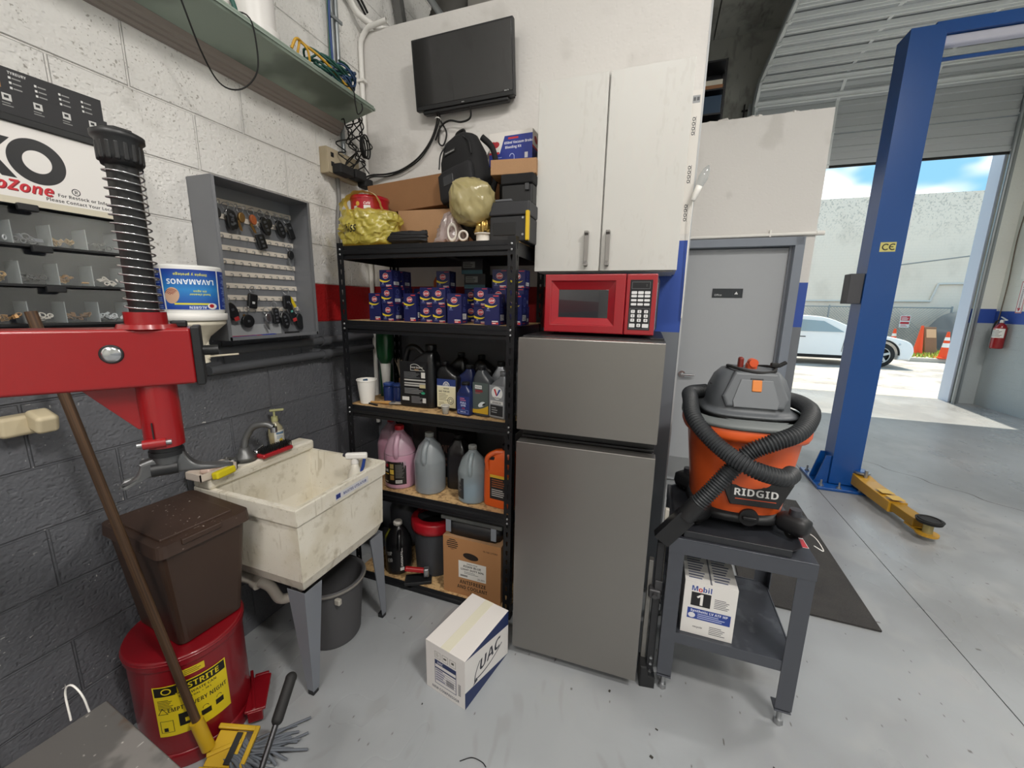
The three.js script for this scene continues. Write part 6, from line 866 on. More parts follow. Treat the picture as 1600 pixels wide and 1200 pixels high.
{ // lowest deck
  const Y5 = SH[4] + 0.0005;
  const gl = thing('black_gallon_bottle', 'black gallon bottle with white cap and silver lettering on the lowest deck', 'bottle', [-1.335, Y5, -1.8], 0.1);
  const mJ = P(0x101012, 0.35, { clearcoat: 0.25 });
  part(gl, 'body', loft([[0.13, 0.13, 0], [0.148, 0.148, 0.008], [0.15, 0.15, 0.17], [0.14, 0.14, 0.195], [0.09, 0.09, 0.25], [0.045, 0.045, 0.275], [0.04, 0.04, 0.285]], 2.1), mJ); part(gl, 'cap', capG(0.024, 0.022), S(0xd8d4cc, 0.5), [0, 0.284, 0]); part(gl, 'handle', tube([[0.02, 0.255, 0.02], [0.035, 0.24, 0.05], [0.045, 0.19, 0.07], [0.042, 0.16, 0.066]], 0.013, 26, 9), mJ);
  part(gl, 'label', rot(curved(0.0762, 0.15, 1.9), 0, 0.25), printMat('elim', 384, 256, (g, W, H) => { fill(g, '#121214', 0, 0, W, H); txt(g, 'TOP', 90, 70, 52, '#b8b6b2', { f: 'serif', r: -0.2 }); txt(g, '630', 100, 140, 56, '#b8b6b2', { f: 'serif', r: -0.2 }); txt(g, 'ELIMINATOR', 290, 128, 40, '#d8d6d2', { r: -Math.PI / 2 }); fill(g, '#d0d0cc', 262, 216, 60, 34); }, 0.4), [0, 0.1, 0]);
  const bk = thing('grease_bucket', 'dark grey round bucket with red collar on the lowest deck', 'bucket', [-1.145, Y5, -1.9]);
  part(bk, 'body', lathe([[0, 0], [0.11, 0], [0.113, 0.006], [0.125, 0.3], [0.118, 0.3], [0.106, 0.01], [0, 0.01]], 40), S(0x3a3c40, 0.5)); part(bk, 'collar', lathe([[0.122, 0.268], [0.135, 0.27], [0.138, 0.29], [0.138, 0.325], [0.13, 0.335], [0.1, 0.34], [0.098, 0.33], [0.12, 0.32], [0.122, 0.268]], 44), P(0xa01420, 0.35, { clearcoat: 0.3 })); part(bk, 'contents', cy(0.112, 0.112, 0.004, 32), S(0x0f0f10, 0.7), [0, 0.26, 0]);
  const dp = thing('scraper_tool', 'red handled scraper lying on a small black tray, lowest deck', 'scraper', [-1.165, Y5 + 0.021, -1.74], 0.5); part(dp, 'handle', rot(rb(0.11, 0.026, 0.024, 0.008, 3), 0, 0, -0.2), S(0xa01c20, 0.4), [-0.02, 0.05, 0]); part(dp, 'head', rb(0.03, 0.05, 0.035, 0.006), mZinc, [0.045, 0.03, 0]);
  one('black_tray', 'small black plastic tray on the lowest deck', 'tray', merge(rb(0.15, 0.012, 0.09, 0.005), mv(rb(0.15, 0.012, 0.006, 0.002), 0, 0.008, 0.042)), mBlack, [-1.165, Y5 + 0.007, -1.74], [0, 0.5, 0]);
  const yb = thing('yellow_bottle', 'yellow green bottle standing behind the sink leg', 'bottle', [-1.425, Y5, -1.86]); part(yb, 'body', loft([[0.07, 0.05, 0], [0.08, 0.06, 0.006], [0.08, 0.06, 0.16], [0.03, 0.03, 0.2], [0.028, 0.028, 0.21]], 4), S(0xa8a83a, 0.4)); part(yb, 'cap', capG(0.018, 0.02), mBlack, [0, 0.21, 0]);
  const gh = thing('grey_helmet_jug', 'round grey container in the dark behind the black gallon bottle', 'container', [-1.45, Y5, -2.05]); part(gh, 'body', lathe([[0, 0], [0.085, 0.004], [0.1, 0.05], [0.1, 0.25], [0.06, 0.33], [0.03, 0.345], [0, 0.345]], 28), S(0x484a50, 0.5)); part(gh, 'cap', capG(0.026, 0.02), mBlack, [0, 0.345, 0]);
  // carton of antifreeze, grey lidded tray on it
  const af = printMat('antif', 512, 560, (g, W, H) => {
    fill(g, '#a8794e', 0, 0, W, H); for (let i = 0; i < 900; i++) fill(g, i % 2 ? '#a3744a' : '#ad7f54', (i * 97) % W, (i * 53) % H, 14, 1);
    g.save(); g.beginPath(); g.arc(84, 70, 52, 0, 7); g.clip(); for (let i = 0; i < 6; i++) fill(g, '#2c2018', 20, 22 + i * 19, 130, 10); g.restore(); g.fillStyle = '#20160f'; g.beginPath(); g.ellipse(250, 158, 68, 32, 0.1, 0, 7); g.fill(); txt(g, '15.142 LITERS', 420, 74, 22, '#3a2a1c', { sx: 0.9 });
    fill(g, '#dad8d2', 140, 214, 246, 170); txt(g, 'PREDILUTED', 262, 236, 16, '#555'); txt(g, 'ASIAN BLUE', 262, 262, 28, '#222'); txt(g, 'LIGHT DUTY 50%', 262, 294, 26, '#222'); lines(g, '#777', 190, 316, 140, 2, 14, 5); for (let i = 0; i < 18; i++) fill(g, '#222', 156 + i * 3.6, 350, 1 + i % 3, 18); txt(g, '26,885', 342, 364, 22, '#333', { w: 'normal' });
    txt(g, 'ANTIFREEZE', 268, 426, 50, '#22180f', { sx: 0.82 }); txt(g, 'AND COOLANT', 262, 478, 48, '#22180f', { sx: 0.8 }); txt(g, '2 gal', 268, 520, 20, '#22180f'); fill(g, '#6a4c30', 190, 503, 150, 3);
  }, 0.85);
  const cs = thing('antifreeze_carton', 'brown antifreeze and coolant carton on the lowest deck', 'box', [-0.825, Y5, -1.895], 0.0); part(cs, 'carton', bx(0.335, 0.335, 0.34), [mCard, mCard, mCard, mCard, af, mCard], [0, 0.168, 0]);
  const hole = part(cs, 'tape', bx(0.336, 0.001, 0.05), mCardDark, [0, 0.336, 0]);
  const gt = thing('grey_storage_tray', 'dark tray with dusty grey lid on top of the antifreeze carton', 'storage box', [-0.83, Y5 + 0.3375, -1.885], 0.0); part(gt, 'tray', loft([[0.31, 0.28, 0], [0.335, 0.3, 0.09]], 8), S(0x222326, 0.5)); part(gt, 'lid', uvm(rb(0.352, 0.022, 0.32, 0.006), 0.3), S(0xffffff, 0.7, 0, { map: field(256, 256, (u, v) => mixc([92, 94, 92], [58, 60, 60], fbm(u, v, 6, 4, 201))) }), [0, 0.1015, 0]); for (const s of [-1, 1]) part(gt, 'clip', rb(0.03, 0.07, 0.006, 0.002), mGrey, [s * 0.13, 0.06, 0.158]);
}
{ // top deck
  const Y1 = SH[0] + 0.0005, mPack = S(0x141416, 0.85);
  const carton = (name, label, w, h, d, p, yaw, m = mCard, rz = 0) => { const o = thing(name, label, 'box', p, yaw); o.rotation.z = rz; part(o, 'carton', uvm(rb(w, h, d, 0.003, 1), 0.5), m, [0, h / 2, 0]); part(o, 'tape', bx(w * 0.999, 0.001, 0.05), mCardDark, [0, h + 0.0006, 0]); return o; };
  carton('cardboard_box', 'plain brown cardboard box at the back of the top deck', 0.33, 0.195, 0.2, [-1.17, Y1, -2.01], 0.08);
  const lb = carton('long_carton', 'long brown carton lying tilted across the boxes on top deck', 0.46, 0.15, 0.15, [-1.285, Y1 + 0.203, -2.0], 0.08, S(0xcdbfae, 0.85, 0, { map: cardTex }), 0.09);
  // crumpled plastic bags: noisy lofted shells
  function crumple(R, amp, e = 2.4, n = 64) { const g = loft(R, e, n), p = g.attributes.position; for (let i = 0; i < p.count; i++) { const x = p.getX(i), y = p.getY(i), z = p.getZ(i), a = Math.atan2(z, x) / 6.283 + 0.5, q = 1 + amp * ((vnoise(a + y * 0.6, y * 1.2, 18, 211) - 0.5) * 1.1 + (vnoise(a - y * 0.8, y * 0.5, 44, 213) - 0.5) * 1.1 + (vnoise(a + y, y * 2, 60, 217) - 0.5) * 0.6); p.setXYZ(i, x * q, y + amp * 0.1 * (vnoise(a, y * 4, 20, 215) - 0.5), z * q); } g.computeVertexNormals(); return g; }
  const ringR = (k, f) => Array.from({ length: k }, (_, i) => f(i / (k - 1)));
  const yb = thing('yellow_grocery_bag', 'yellow plastic shopping bag with black print around a red can', 'bag', [-1.42, Y1, -1.79]);
  const mYb = P(0xe4d668, 0.3, { transmission: 0.5, thickness: 0, clearcoat: 0.5, clearcoatRoughness: 0.25 });
  part(yb, 'bag', crumple([[0.1, 0.08, 0], ...ringR(30, (t) => [0.25 + 0.07 * Math.sin(Math.PI * (0.1 + 0.75 * t)), 0.17 + 0.04 * Math.sin(Math.PI * (0.1 + 0.75 * t)), 0.006 + 0.16 * t]), [0.235, 0.18, 0.172]], 0.17, 2.4, 140), mYb);
  const strip = (P3, w) => { const c = new THREE.CatmullRomCurve3(P3.map(V3)), pos = [], idx = [], n = 36; for (let i = 0; i <= n; i++) { const q = c.getPointAt(i / n), k = w * (1 + 0.35 * Math.sin(i * 1.3)); for (const s of [-1, 0, 1]) pos.push(q.x + s * k * 0.35, q.y + (s ? 0 : 0.006), q.z + s * k * 0.94); } for (let i = 0; i < n; i++) for (const j of [0, 1]) { const a = i * 3 + j; idx.push(a, a + 1, a + 3, a + 1, a + 4, a + 3); } const g = new THREE.BufferGeometry(); g.setAttribute('position', new THREE.Float32BufferAttribute(pos, 3)); g.setAttribute('uv', new THREE.Float32BufferAttribute(new Float32Array(pos.length / 3 * 2), 2)); g.setIndex(idx); g.computeVertexNormals(); return g; };
  part(yb, 'handle_loop', strip([[-0.115, 0.14, 0.05], [-0.135, 0.2, 0.05], [-0.11, 0.235, 0.03], [-0.085, 0.215, 0.0], [-0.1, 0.16, -0.03]], 0.022), mYb); part(yb, 'handle_loop', strip([[-0.03, 0.13, 0.105], [-0.06, 0.2, 0.1], [-0.02, 0.248, 0.075], [0.08, 0.232, 0.055], [0.125, 0.16, 0.06]], 0.024), mYb);
  part(yb, 'print', rot(curved(0.15, 0.07, 1.1), 0, -0.25), S(0x26241a, 0.5, 0, { transparent: true, alphaMap: canvasTex(256, 80, (g, W, H) => { fill(g, '#000', 0, 0, W, H); txt(g, 'Thiss', 130, 40, 66, '#fff', { sk: -0.3, r: -0.06 }); }) }), [0, 0.075, -0.025]);
  const rc = thing('red_coffee_can', 'red can with white label inside the yellow bag', 'can', [-1.425, Y1 + 0.16, -1.8]); part(rc, 'can', lathe([[0, 0], [0.09, 0], [0.092, 0.004], [0.092, 0.06], [0.096, 0.062], [0.096, 0.076], [0, 0.078]], 36), P(0xa41424, 0.3, { clearcoat: 0.4 })); part(rc, 'label', rot(curved(0.0925, 0.04, 1.3), 0, 0.1), printMat('cafe', 256, 80, (g, W, H) => { fill(g, '#a41424', 0, 0, W, H); txt(g, 'Café', 210, 24, 32, '#e8e4e0', { sk: -0.2 }); fill(g, '#d8d6d2', 176, 44, 70, 32); fill(g, '#c9c7c4', 60, 50, 40, 28); g.fillStyle = '#c9a03c'; g.beginPath(); g.arc(110, 30, 22, 0, 7); g.fill(); }), [0, 0.03, 0]);
  one('black_pouch', 'soft black drawstring pouch lying at the front of the top deck', 'pouch', rot(crumple([[0.02, 0.02, -0.095], [0.05, 0.055, -0.085], [0.06, 0.06, -0.04], [0.055, 0.06, 0.02], [0.05, 0.055, 0.07], [0.065, 0.02, 0.1], [0.06, 0.01, 0.108]], 0.3), 0, 0, -Math.PI / 2), S(0x17181b, 0.7), [-1.185, Y1 + 0.036, -1.765]);
  // backpack
  const bp = thing('black_backpack', 'black backpack leaning upright on top of the cartons', 'backpack', [-0.94, Y1 + 0.215, -1.955], -0.25); bp.rotation.z = 0.18; bp.scale.set(1.06, 1.1, 0.85);
  part(bp, 'shell', loft([[0.2, 0.13, 0], [0.24, 0.17, 0.02], [0.25, 0.18, 0.1], [0.23, 0.165, 0.2], [0.17, 0.12, 0.275], [0.06, 0.04, 0.305]], 3.2), mPack); part(bp, 'front_pocket', loft([[0.19, 0.04, 0.01, 0, 0.09], [0.205, 0.06, 0.03, 0, 0.092], [0.2, 0.055, 0.13, 0, 0.09], [0.17, 0.02, 0.15, 0, 0.082]], 4), S(0x1b1b1e, 0.8)); part(bp, 'zip', tube([[-0.1, 0.17, 0.084], [-0.08, 0.24, 0.07], [0, 0.285, 0.045], [0.08, 0.24, 0.07], [0.1, 0.17, 0.084]], 0.004, 30, 6), mBlack); part(bp, 'name_window', rb(0.06, 0.04, 0.003, 0.002), S(0x3c3d40, 0.25), [-0.03, 0.095, 0.1195], [-0.05, 0, 0]); part(bp, 'strap', tube([[0.11, 0.26, -0.02], [0.15, 0.2, -0.04], [0.16, 0.1, -0.03], [0.13, 0.02, -0.02]], 0.014, 24, 8), mPack); part(bp, 'logo', plane(0.07, 0.02), printMat('bplogo', 128, 40, (g, W, H) => { fill(g, '#151517', 0, 0, W, H); txt(g, 'SwissGear', 64, 20, 22, '#c8c8c6'); }), [-0.025, 0.222, 0.0795], [-0.4, 0, 0]); part(bp, 'top_handle', tube([[-0.03, 0.298, 0], [-0.02, 0.32, -0.005], [0.02, 0.32, -0.005], [0.03, 0.298, 0]], 0.006, 20, 6), mPack);
  one('gold_plastic_bag', 'knotted golden translucent plastic bag in front of the backpack', 'bag', rot(crumple([[0.02, 0.02, -0.1], [0.1, 0.1, -0.088], ...ringR(12, (t) => [0.2 * Math.sin(Math.PI * (0.28 + 0.5 * t)), 0.19 * Math.sin(Math.PI * (0.28 + 0.5 * t)), -0.07 + 0.15 * t]), [0.08, 0.07, 0.1], [0.03, 0.03, 0.112]], 0.16), 0.5, 0.3, 0.9), P(0xc8ba84, 0.3, { transmission: 0.4, thickness: 0, clearcoat: 0.6, clearcoatRoughness: 0.2 }), [-0.84, Y1 + 0.178, -1.775]);
  const cb = thing('clear_parts_bag', 'clear bag of small tools with white handled scissors', 'bag', [-0.96, Y1 + 0.004, -1.8]); part(cb, 'bag', crumple([[0.14, 0.1, 0], ...ringR(10, (t) => [0.16 - 0.09 * t, 0.12 - 0.05 * t, 0.006 + 0.12 * t]), [0.03, 0.03, 0.14]], 0.25), P(0xd8c8c4, 0.2, { transmission: 0.55, thickness: 0, clearcoat: 0.6 })); part(cb, 'contents', rb(0.07, 0.06, 0.06, 0.02, 3), S(0x9a5a58, 0.6), [-0.02, 0.032, 0]); part(cb, 'scissor_handle', merge(new THREE.TorusGeometry(0.026, 0.006, 8, 24).scale(0.75, 1.35, 1), mv(new THREE.TorusGeometry(0.02, 0.005, 8, 24), 0.055, -0.016, 0.01)), S(0xd8d2c8, 0.4), [0.035, 0.042, 0.062], [0, 0.2, 0]);
  one('black_tube_case', 'black padded tube leaning between the clear bag and white spool', 'case', rot(merge(cy(0.028, 0.028, 0.16, 20), mv(new THREE.SphereGeometry(0.028, 16, 10), 0, 0.08, 0), mv(new THREE.SphereGeometry(0.028, 16, 10), 0, -0.08, 0)), 0.2, 0, 0.75), mPack, [-0.882, Y1 + 0.082, -1.83]);
  const sp = thing('tape_spool', 'white tape spool with crumpled gold foil on top', 'spool', [-0.79, Y1, -1.79]); part(sp, 'spool', lathe([[0.02, 0], [0.042, 0], [0.042, 0.005], [0.034, 0.007], [0.034, 0.036], [0.042, 0.038], [0.042, 0.043], [0.02, 0.043]], 30), S(0xd8d4cc, 0.5)); part(sp, 'foil', crumple([[0.03, 0.03, 0.043], [0.07, 0.06, 0.055], [0.065, 0.055, 0.08], [0.02, 0.02, 0.1]], 0.5), S(0xb89a58, 0.25, 0.7));
  const tb = thing('black_tool_case', 'black plastic tool case with yellow latch strip on the top deck', 'tool case', [-0.66, Y1, -1.845], 0.0); part(tb, 'base', rb(0.185, 0.11, 0.15, 0.008), S(0x232427, 0.5), [0, 0.055, 0]); part(tb, 'lid', rb(0.19, 0.06, 0.156, 0.008), S(0x2b2c30, 0.5), [0, 0.141, 0]); part(tb, 'recess', rb(0.11, 0.055, 0.006, 0.003), mBlack, [-0.02, 0.055, 0.0745]); part(tb, 'latch_strip', rb(0.016, 0.125, 0.02, 0.004), P(0xd8b41c, 0.4), [0.088, 0.066, 0.073]); for (const y of [0.03, 0.1]) part(tb, 'screw', rot(cy(0.005, 0.005, 0.004, 12), Math.PI / 2), mZinc, [0.067, y, 0.0765]); part(tb, 'handle', rb(0.08, 0.012, 0.02, 0.005), S(0x5a5c60, 0.4), [-0.03, 0.177, 0.06]);
  const bc = thing('black_hard_case', 'small black hard case stacked on the yellow latched tool case', 'case', [-0.648, Y1 + 0.172, -1.9]); part(bc, 'base', rb(0.15, 0.085, 0.13, 0.008), mBlack, [0, 0.0425, 0]); part(bc, 'lid', rb(0.156, 0.045, 0.136, 0.008), mPack, [0, 0.108, 0]); part(bc, 'buckle', rb(0.02, 0.03, 0.008, 0.003), S(0x3a3b3e, 0.4), [0.05, 0.07, 0.07]);
  // open cardboard tray
  const ct = thing('open_carton_tray', 'open cardboard tray holding nothing on top of the black case', 'box', [-0.68, Y1 + 0.304, -1.92], 0.12); part(ct, 'bottom_board', bx(0.21, 0.003, 0.14), mCard, [0, 0.002, 0]); for (const [w, d, x, z] of [[0.21, 0.003, 0, 0.07], [0.21, 0.003, 0, -0.07], [0.003, 0.14, 0.1045, 0], [0.003, 0.14, -0.1045, 0]]) part(ct, 'side_board', uvm(bx(w, 0.062, d), 0.5), mCard, [x, 0.033, z]);
  const kt = printMat('brk', 384, 240, (g, W, H) => { fill(g, '#22348c', 0, 0, W, H); fill(g, '#e4e0da', 0, 0, W, 30); g.fillStyle = '#e4e0da'; g.beginPath(); g.moveTo(0, 0); g.lineTo(150, 0); g.lineTo(96, 150); g.lineTo(0, 150); g.fill(); fill(g, '#c23038', 0, 138, 92, 16); g.fillStyle = '#a8242e'; g.beginPath(); g.ellipse(58, 86, 34, 22, -0.2, 0, 7); g.fill(); g.beginPath(); g.ellipse(40, 76, 18, 14, 0.4, 0, 7); g.fill(); fill(g, '#c23038', 170, 42, 90, 14); txt(g, '650ml Vacuum Brake', 262, 80, 25, '#e6e6ea'); txt(g, 'Bleeding Kit', 216, 112, 25, '#e6e6ea'); g.strokeStyle = '#b8c4e8'; g.lineWidth = 5; g.beginPath(); g.arc(206, 180, 20, Math.PI, 0); g.lineTo(226, 226); g.stroke(); fill(g, '#d8d8dc', 318, 160, 28, 40); lines(g, '#8a98cc', 30, 176, 120, 3, 18, 6); });
  const ks = printMat('brks', 160, 240, (g, W, H) => { fill(g, '#e4e0da', 0, 0, W, H); fill(g, '#1e2c74', 0, 120, W, 120); g.fillStyle = '#a8242e'; g.beginPath(); g.ellipse(70, 60, 34, 24, 0.3, 0, 7); g.fill(); fill(g, '#c23038', 0, 112, W, 16); fill(g, '#2a2c34', 70, 140, 70, 80); });
  const wb = S(0xe0dcd6, 0.5); one('brake_kit_box', 'blue and white vacuum brake bleeding kit box topmost on the rack', 'box', bx(0.225, 0.15, 0.11), [ks, ks, wb, wb, kt, wb], [-0.738, Y1 + 0.392 + 0.076, -2.05], [0, -0.04, 0]);
  carton('kit_support_box', 'dark carton under the brake kit box behind the cases', 0.2, 0.39, 0.11, [-0.7, Y1, -2.06], 0, S(0x2a2b2e, 0.6));
  one('cellophane_wrap', 'crumpled clear wrap sticking up between backpack and brake kit', 'wrap', crumple([[0.05, 0.03, 0], [0.085, 0.05, 0.03], [0.08, 0.04, 0.07], [0.03, 0.02, 0.1]], 0.4), P(0xe0dcd8, 0.15, { transmission: 0.6, thickness: 0, clearcoat: 0.6 }), [-0.845, Y1 + 0.39, -2.05]);
  carton('rear_carton', 'brown carton hidden at the back behind gold bag and tool case', 0.19, 0.385, 0.08, [-0.905, Y1, -2.11], 0, mCardDark);
}
{ // compressor carton on the floor
  const a = [-0.599, -1.193], b = [-0.801, -1.235], c = [-0.588, -1.526], yaw = Math.atan2(-(b[1] - a[1]) * -1, a[0] - b[0]); // front edge b -> a
  const w = Math.hypot(a[0] - b[0], a[1] - b[1]), d = 0.32, h = 0.226, th = -0.205 + 0.0;
  const navy = '#1c2c58', fr = printMat('uacf', 320, 352, (g, W, H) => { fill(g, '#d8d5d2', 0, 0, W, H); g.strokeStyle = '#8a8880'; g.lineWidth = 3; for (let i = 0; i < 3; i++) g.strokeRect(76 + i * 62, 46, 46, 46); fill(g, '#55524c', 148, 62, 24, 12); fill(g, '#55524c', 212, 60, 20, 16); lines(g, '#8a8880', 84, 56, 28, 3, 10, 4); fill(g, navy, 76, 108, 172, 30); txt(g, 'UAC', 118, 124, 24, '#d8d8e0', { sk: -0.2 }); g.strokeStyle = navy; g.lineWidth = 4; g.strokeRect(76, 108, 172, 176); fill(g, navy, 76, 160, 172, 10); for (const y of [184, 202, 220, 238, 256]) fill(g, '#6a7090', 80, y, 164, 3); for (let i = 0; i < 16; i++) fill(g, '#22242c', 168 + i * 4, 214, 1 + i % 3, 42); lines(g, '#55597a', 84, 176, 80, 5, 18, 6); for (let i = 0; i < 22; i++) fill(g, '#33353c', 266, 190 + i * 4, 20, 1 + i % 3); txt(g, 'NEW COMPRESSOR', 160, 320, 27, '#3c3e48', { sx: 0.92 }); }, 0.55);
  const sd = printMat('uacs', 480, 352, (g, W, H) => { fill(g, '#d8d5d2', 0, 0, W, H); g.fillStyle = navy; g.beginPath(); g.moveTo(0, 0); g.lineTo(W, 0); g.lineTo(W, 112); g.closePath(); g.fill(); g.beginPath(); g.moveTo(0, 232); g.lineTo(W, 352); g.lineTo(0, 352); g.fill(); txt(g, 'UAC', 262, 160, 110, '#1e2230', { sx: 1.1, sk: -0.15 }); g.strokeStyle = '#1e2230'; g.lineWidth = 9; g.beginPath(); g.moveTo(96, 238); g.quadraticCurveTo(90, 180, 150, 120); g.stroke(); g.beginPath(); g.moveTo(110, 226); g.quadraticCurveTo(250, 262, 400, 190); g.stroke(); g.fillStyle = '#1e2230'; g.beginPath(); g.moveTo(78, 250); g.lineTo(110, 214); g.lineTo(126, 244); g.fill(); }, 0.55);
  const tp = S(0xffffff, 0.5, 0, { map: canvasTex(256, 384, (g, W, H) => { fill(g, '#e4e0dc', 0, 0, W, H); fill(g, '#e2dcc0', 110, 0, 42, H); fill(g, '#9a9478', 130, 0, 2, H); }) }), pl = S(0xd8d5d2, 0.55);
  const o = thing('compressor_carton', 'white and navy new compressor carton standing on the floor', 'box', [0, 0, 0]); o.rotation.y = 0;
  const fx = (a[0] + b[0]) / 2, fz = (a[1] + b[1]) / 2, ny = Math.atan2(a[1] - b[1], a[0] - b[0]); // turn so that local +x runs b -> a
  o.rotation.y = -ny; o.position.set(fx + Math.sin(ny) * d / 2, 0.001, fz - Math.cos(ny) * d / 2);
  part(o, 'carton', bx(w, h, d), [sd, pl, tp, pl, fr, pl], [0, h / 2, 0]); part(o, 'flap', bx(w * 1.0, 0.0015, d / 2 - 0.0005), tp, [0, -0.5, 0]).removeFromParent();
  for (const s of [-1, 1]) part(o, 'top_flap', rb(w / 2 - 0.0008, 0.0025, d + 0.001, 0.001, 1), S(0xe2deda, 0.5), [s * w / 4, h + 0.0013, 0]); part(o, 'tape', bx(0.045, 0.0006, d), S(0xe0dcc8, 0.25), [0, h + 0.0029, 0]);
}

// ---------- steel table with shop vacuum ----------
{
  const X0 = 0.115, X1 = 0.605, Z0 = -1.555, Z1 = -2.06, HT = 0.722;
  const o = thing('steel_work_table', 'dark grey steel two tier table holding the shop vacuum', 'table', [0, 0, 0]);
  const top = S(0xffffff, 0.35, 0.4, { map: field(512, 512, (u, v) => { const n = fbm(u, v, 5, 4, 221), k = sstep(0.55, 0.75, fbm(u, v, 9, 4, 223)); return mixc(mixc([74, 77, 84], [60, 62, 68], n), [112, 116, 122], 0.4 * k); }) });
  const xm = (X0 + X1) / 2, zm = (Z0 + Z1) / 2, W = X1 - X0, D = Z0 - Z1;
  part(o, 'top', uvm(rb(W, 0.006, D, 0.002), 0.5), top, [xm, HT - 0.003, zm]);
  for (const [w, d, x, z] of [[W, 0.004, xm, Z0 - 0.002], [W, 0.004, xm, Z1 + 0.002], [0.004, D - 0.008, X0 + 0.002, zm], [0.004, D - 0.008, X1 - 0.002, zm]]) part(o, 'apron', bx(w, 0.062, d), mTableGrey, [x, HT - 0.035, z]);
  for (const z of [Z0 - 0.03, Z1 + 0.03]) for (const [x, s] of [[X0 + 0.03, 1], [X1 - 0.03, -1]]) {
    const lean = 0, l = part(o, 'leg', merge(mv(bx(0.055, HT - 0.12, 0.004), 0, (HT + 0.1) / 2 - 0.02, z > zm ? 0.026 : -0.026), mv(bx(0.004, HT - 0.12, 0.055), -s * 0.0265, (HT + 0.1) / 2 - 0.02, 0)), mTableGrey, [x, 0, z]);
    part(l, 'foot_plate', rb(0.056, 0.006, 0.056, 0.001), mTableGrey, [0, 0.079, 0]); part(l, 'levelling_bolt', merge(mv(cy(0.009, 0.009, 0.06, 12), 0, 0.05, 0), mv(cy(0.016, 0.018, 0.02, 6), 0, 0.012, 0), mv(cy(0.014, 0.014, 0.012, 6), 0, 0.066, 0)), mZinc);
  }
  part(o, 'lower_shelf', uvm(rb(W - 0.02, 0.005, D - 0.02, 0.002), 0.5), top, [xm, 0.292, zm]);
  for (const [w, d, x, z] of [[W - 0.08, 0.004, xm, Z0 - 0.008], [W - 0.08, 0.004, xm, Z1 + 0.008], [0.004, D - 0.08, X0 + 0.01, zm], [0.004, D - 0.08, X1 - 0.01, zm]]) part(o, 'shelf_lip', bx(w, 0.045, d), mTableGrey, [x, 0.275, z]);
  part(o, 'red_sticker', plane(0.025, 0.1), printMat('rstk', 64, 200, (g, W2, H2) => { fill(g, '#d8d6d4', 0, 0, W2, H2); fill(g, '#b0343c', 4, 70, 56, 126); g.strokeStyle = '#b0343c'; g.lineWidth = 5; g.beginPath(); g.arc(32, 34, 18, 0, 7); g.stroke(); }), [X1 - 0.014, HT + 0.0008, zm + 0.1], [-Math.PI / 2, 0, 0]);
  one('table_wire', 'thin white wire looping off the table edge behind the vacuum', 'wire', tube([[X1 - 0.02, HT + 0.004, -1.8], [X1 + 0.04, HT + 0.004, -1.76], [X1 + 0.06, HT - 0.02, -1.7], [X1 + 0.02, HT + 0.004, -1.68]], 0.0018, 30, 5), mWhiteP);
  // flat black pan on the table
  const pan = thing('black_drip_pan', 'shallow black drip pan under the shop vacuum', 'pan', [xm - 0.014, HT + 0.0005, zm + 0.005], -0.01); const R = [[0.42, 0.42, 0], [0.45, 0.46, 0.022], [0.455, 0.465, 0.024]]; part(pan, 'pan', loft([...R, [0.44, 0.45, 0.022], [0.415, 0.415, 0.004]], 9), S(0x2a2c31, 0.45)); part(pan, 'front_lip', rb(0.36, 0.028, 0.006, 0.002), S(0x26282c, 0.4), [0.0, 0.0145, 0.233]);
  const mob = printMat('mobil', 400, 480, (g, W2, H2) => { fill(g, '#dad8d4', 0, 0, W2, H2); txt(g, 'M', 80, 58, 62, '#28408c'); txt(g, 'o', 124, 62, 62, '#c23038'); txt(g, 'bil', 176, 58, 62, '#28408c'); fill(g, '#1a1a1c', 58, 92, 150, 124); txt(g, '1', 132, 156, 140, '#e4e2de'); lines(g, '#55555a', 236, 120, 120, 6, 15, 6); fill(g, '#28408c', 40, 240, 330, 98); txt(g, 'Synthetic LV ATF HP', 206, 262, 30, '#e4e4ea'); lines(g, '#b8c0dc', 120, 284, 230, 3, 17, 7); g.fillStyle = '#d8d8dc'; g.beginPath(); g.ellipse(76, 306, 28, 24, 0, 0, 7); g.fill(); txt(g, '\u27f2', 76, 306, 34, '#333'); txt(g, 'recycle', 130, 410, 22, '#3a3a3e', { sk: -0.2 }); lines(g, '#55555a', 220, 380, 130, 5, 16, 6); }, 0.5);
  const mt = printMat('mobt', 256, 256, (g, W2, H2) => { fill(g, '#dad8d4', 0, 0, W2, H2); lines(g, '#5a6078', 20, 20, 90, 14, 16, 7); lines(g, '#5a6078', 146, 20, 90, 14, 16, 7); fill(g, '#4a4c58', 126, 0, 4, H2); }), wm = S(0xd0cecb, 0.5);
  const mb = thing('transmission_fluid_carton', 'white and blue transmission fluid carton on the lower table shelf', 'box', [0.285, 0.2955, -1.73], 0.0); part(mb, 'carton', bx(0.19, 0.235, 0.29), [wm, wm, mt, wm, mob, wm], [0, 0.118, 0]); part(mb, 'top_seam', bx(0.006, 0.001, 0.29), S(0x6a6c74, 0.5), [0, 0.236, 0]);
}
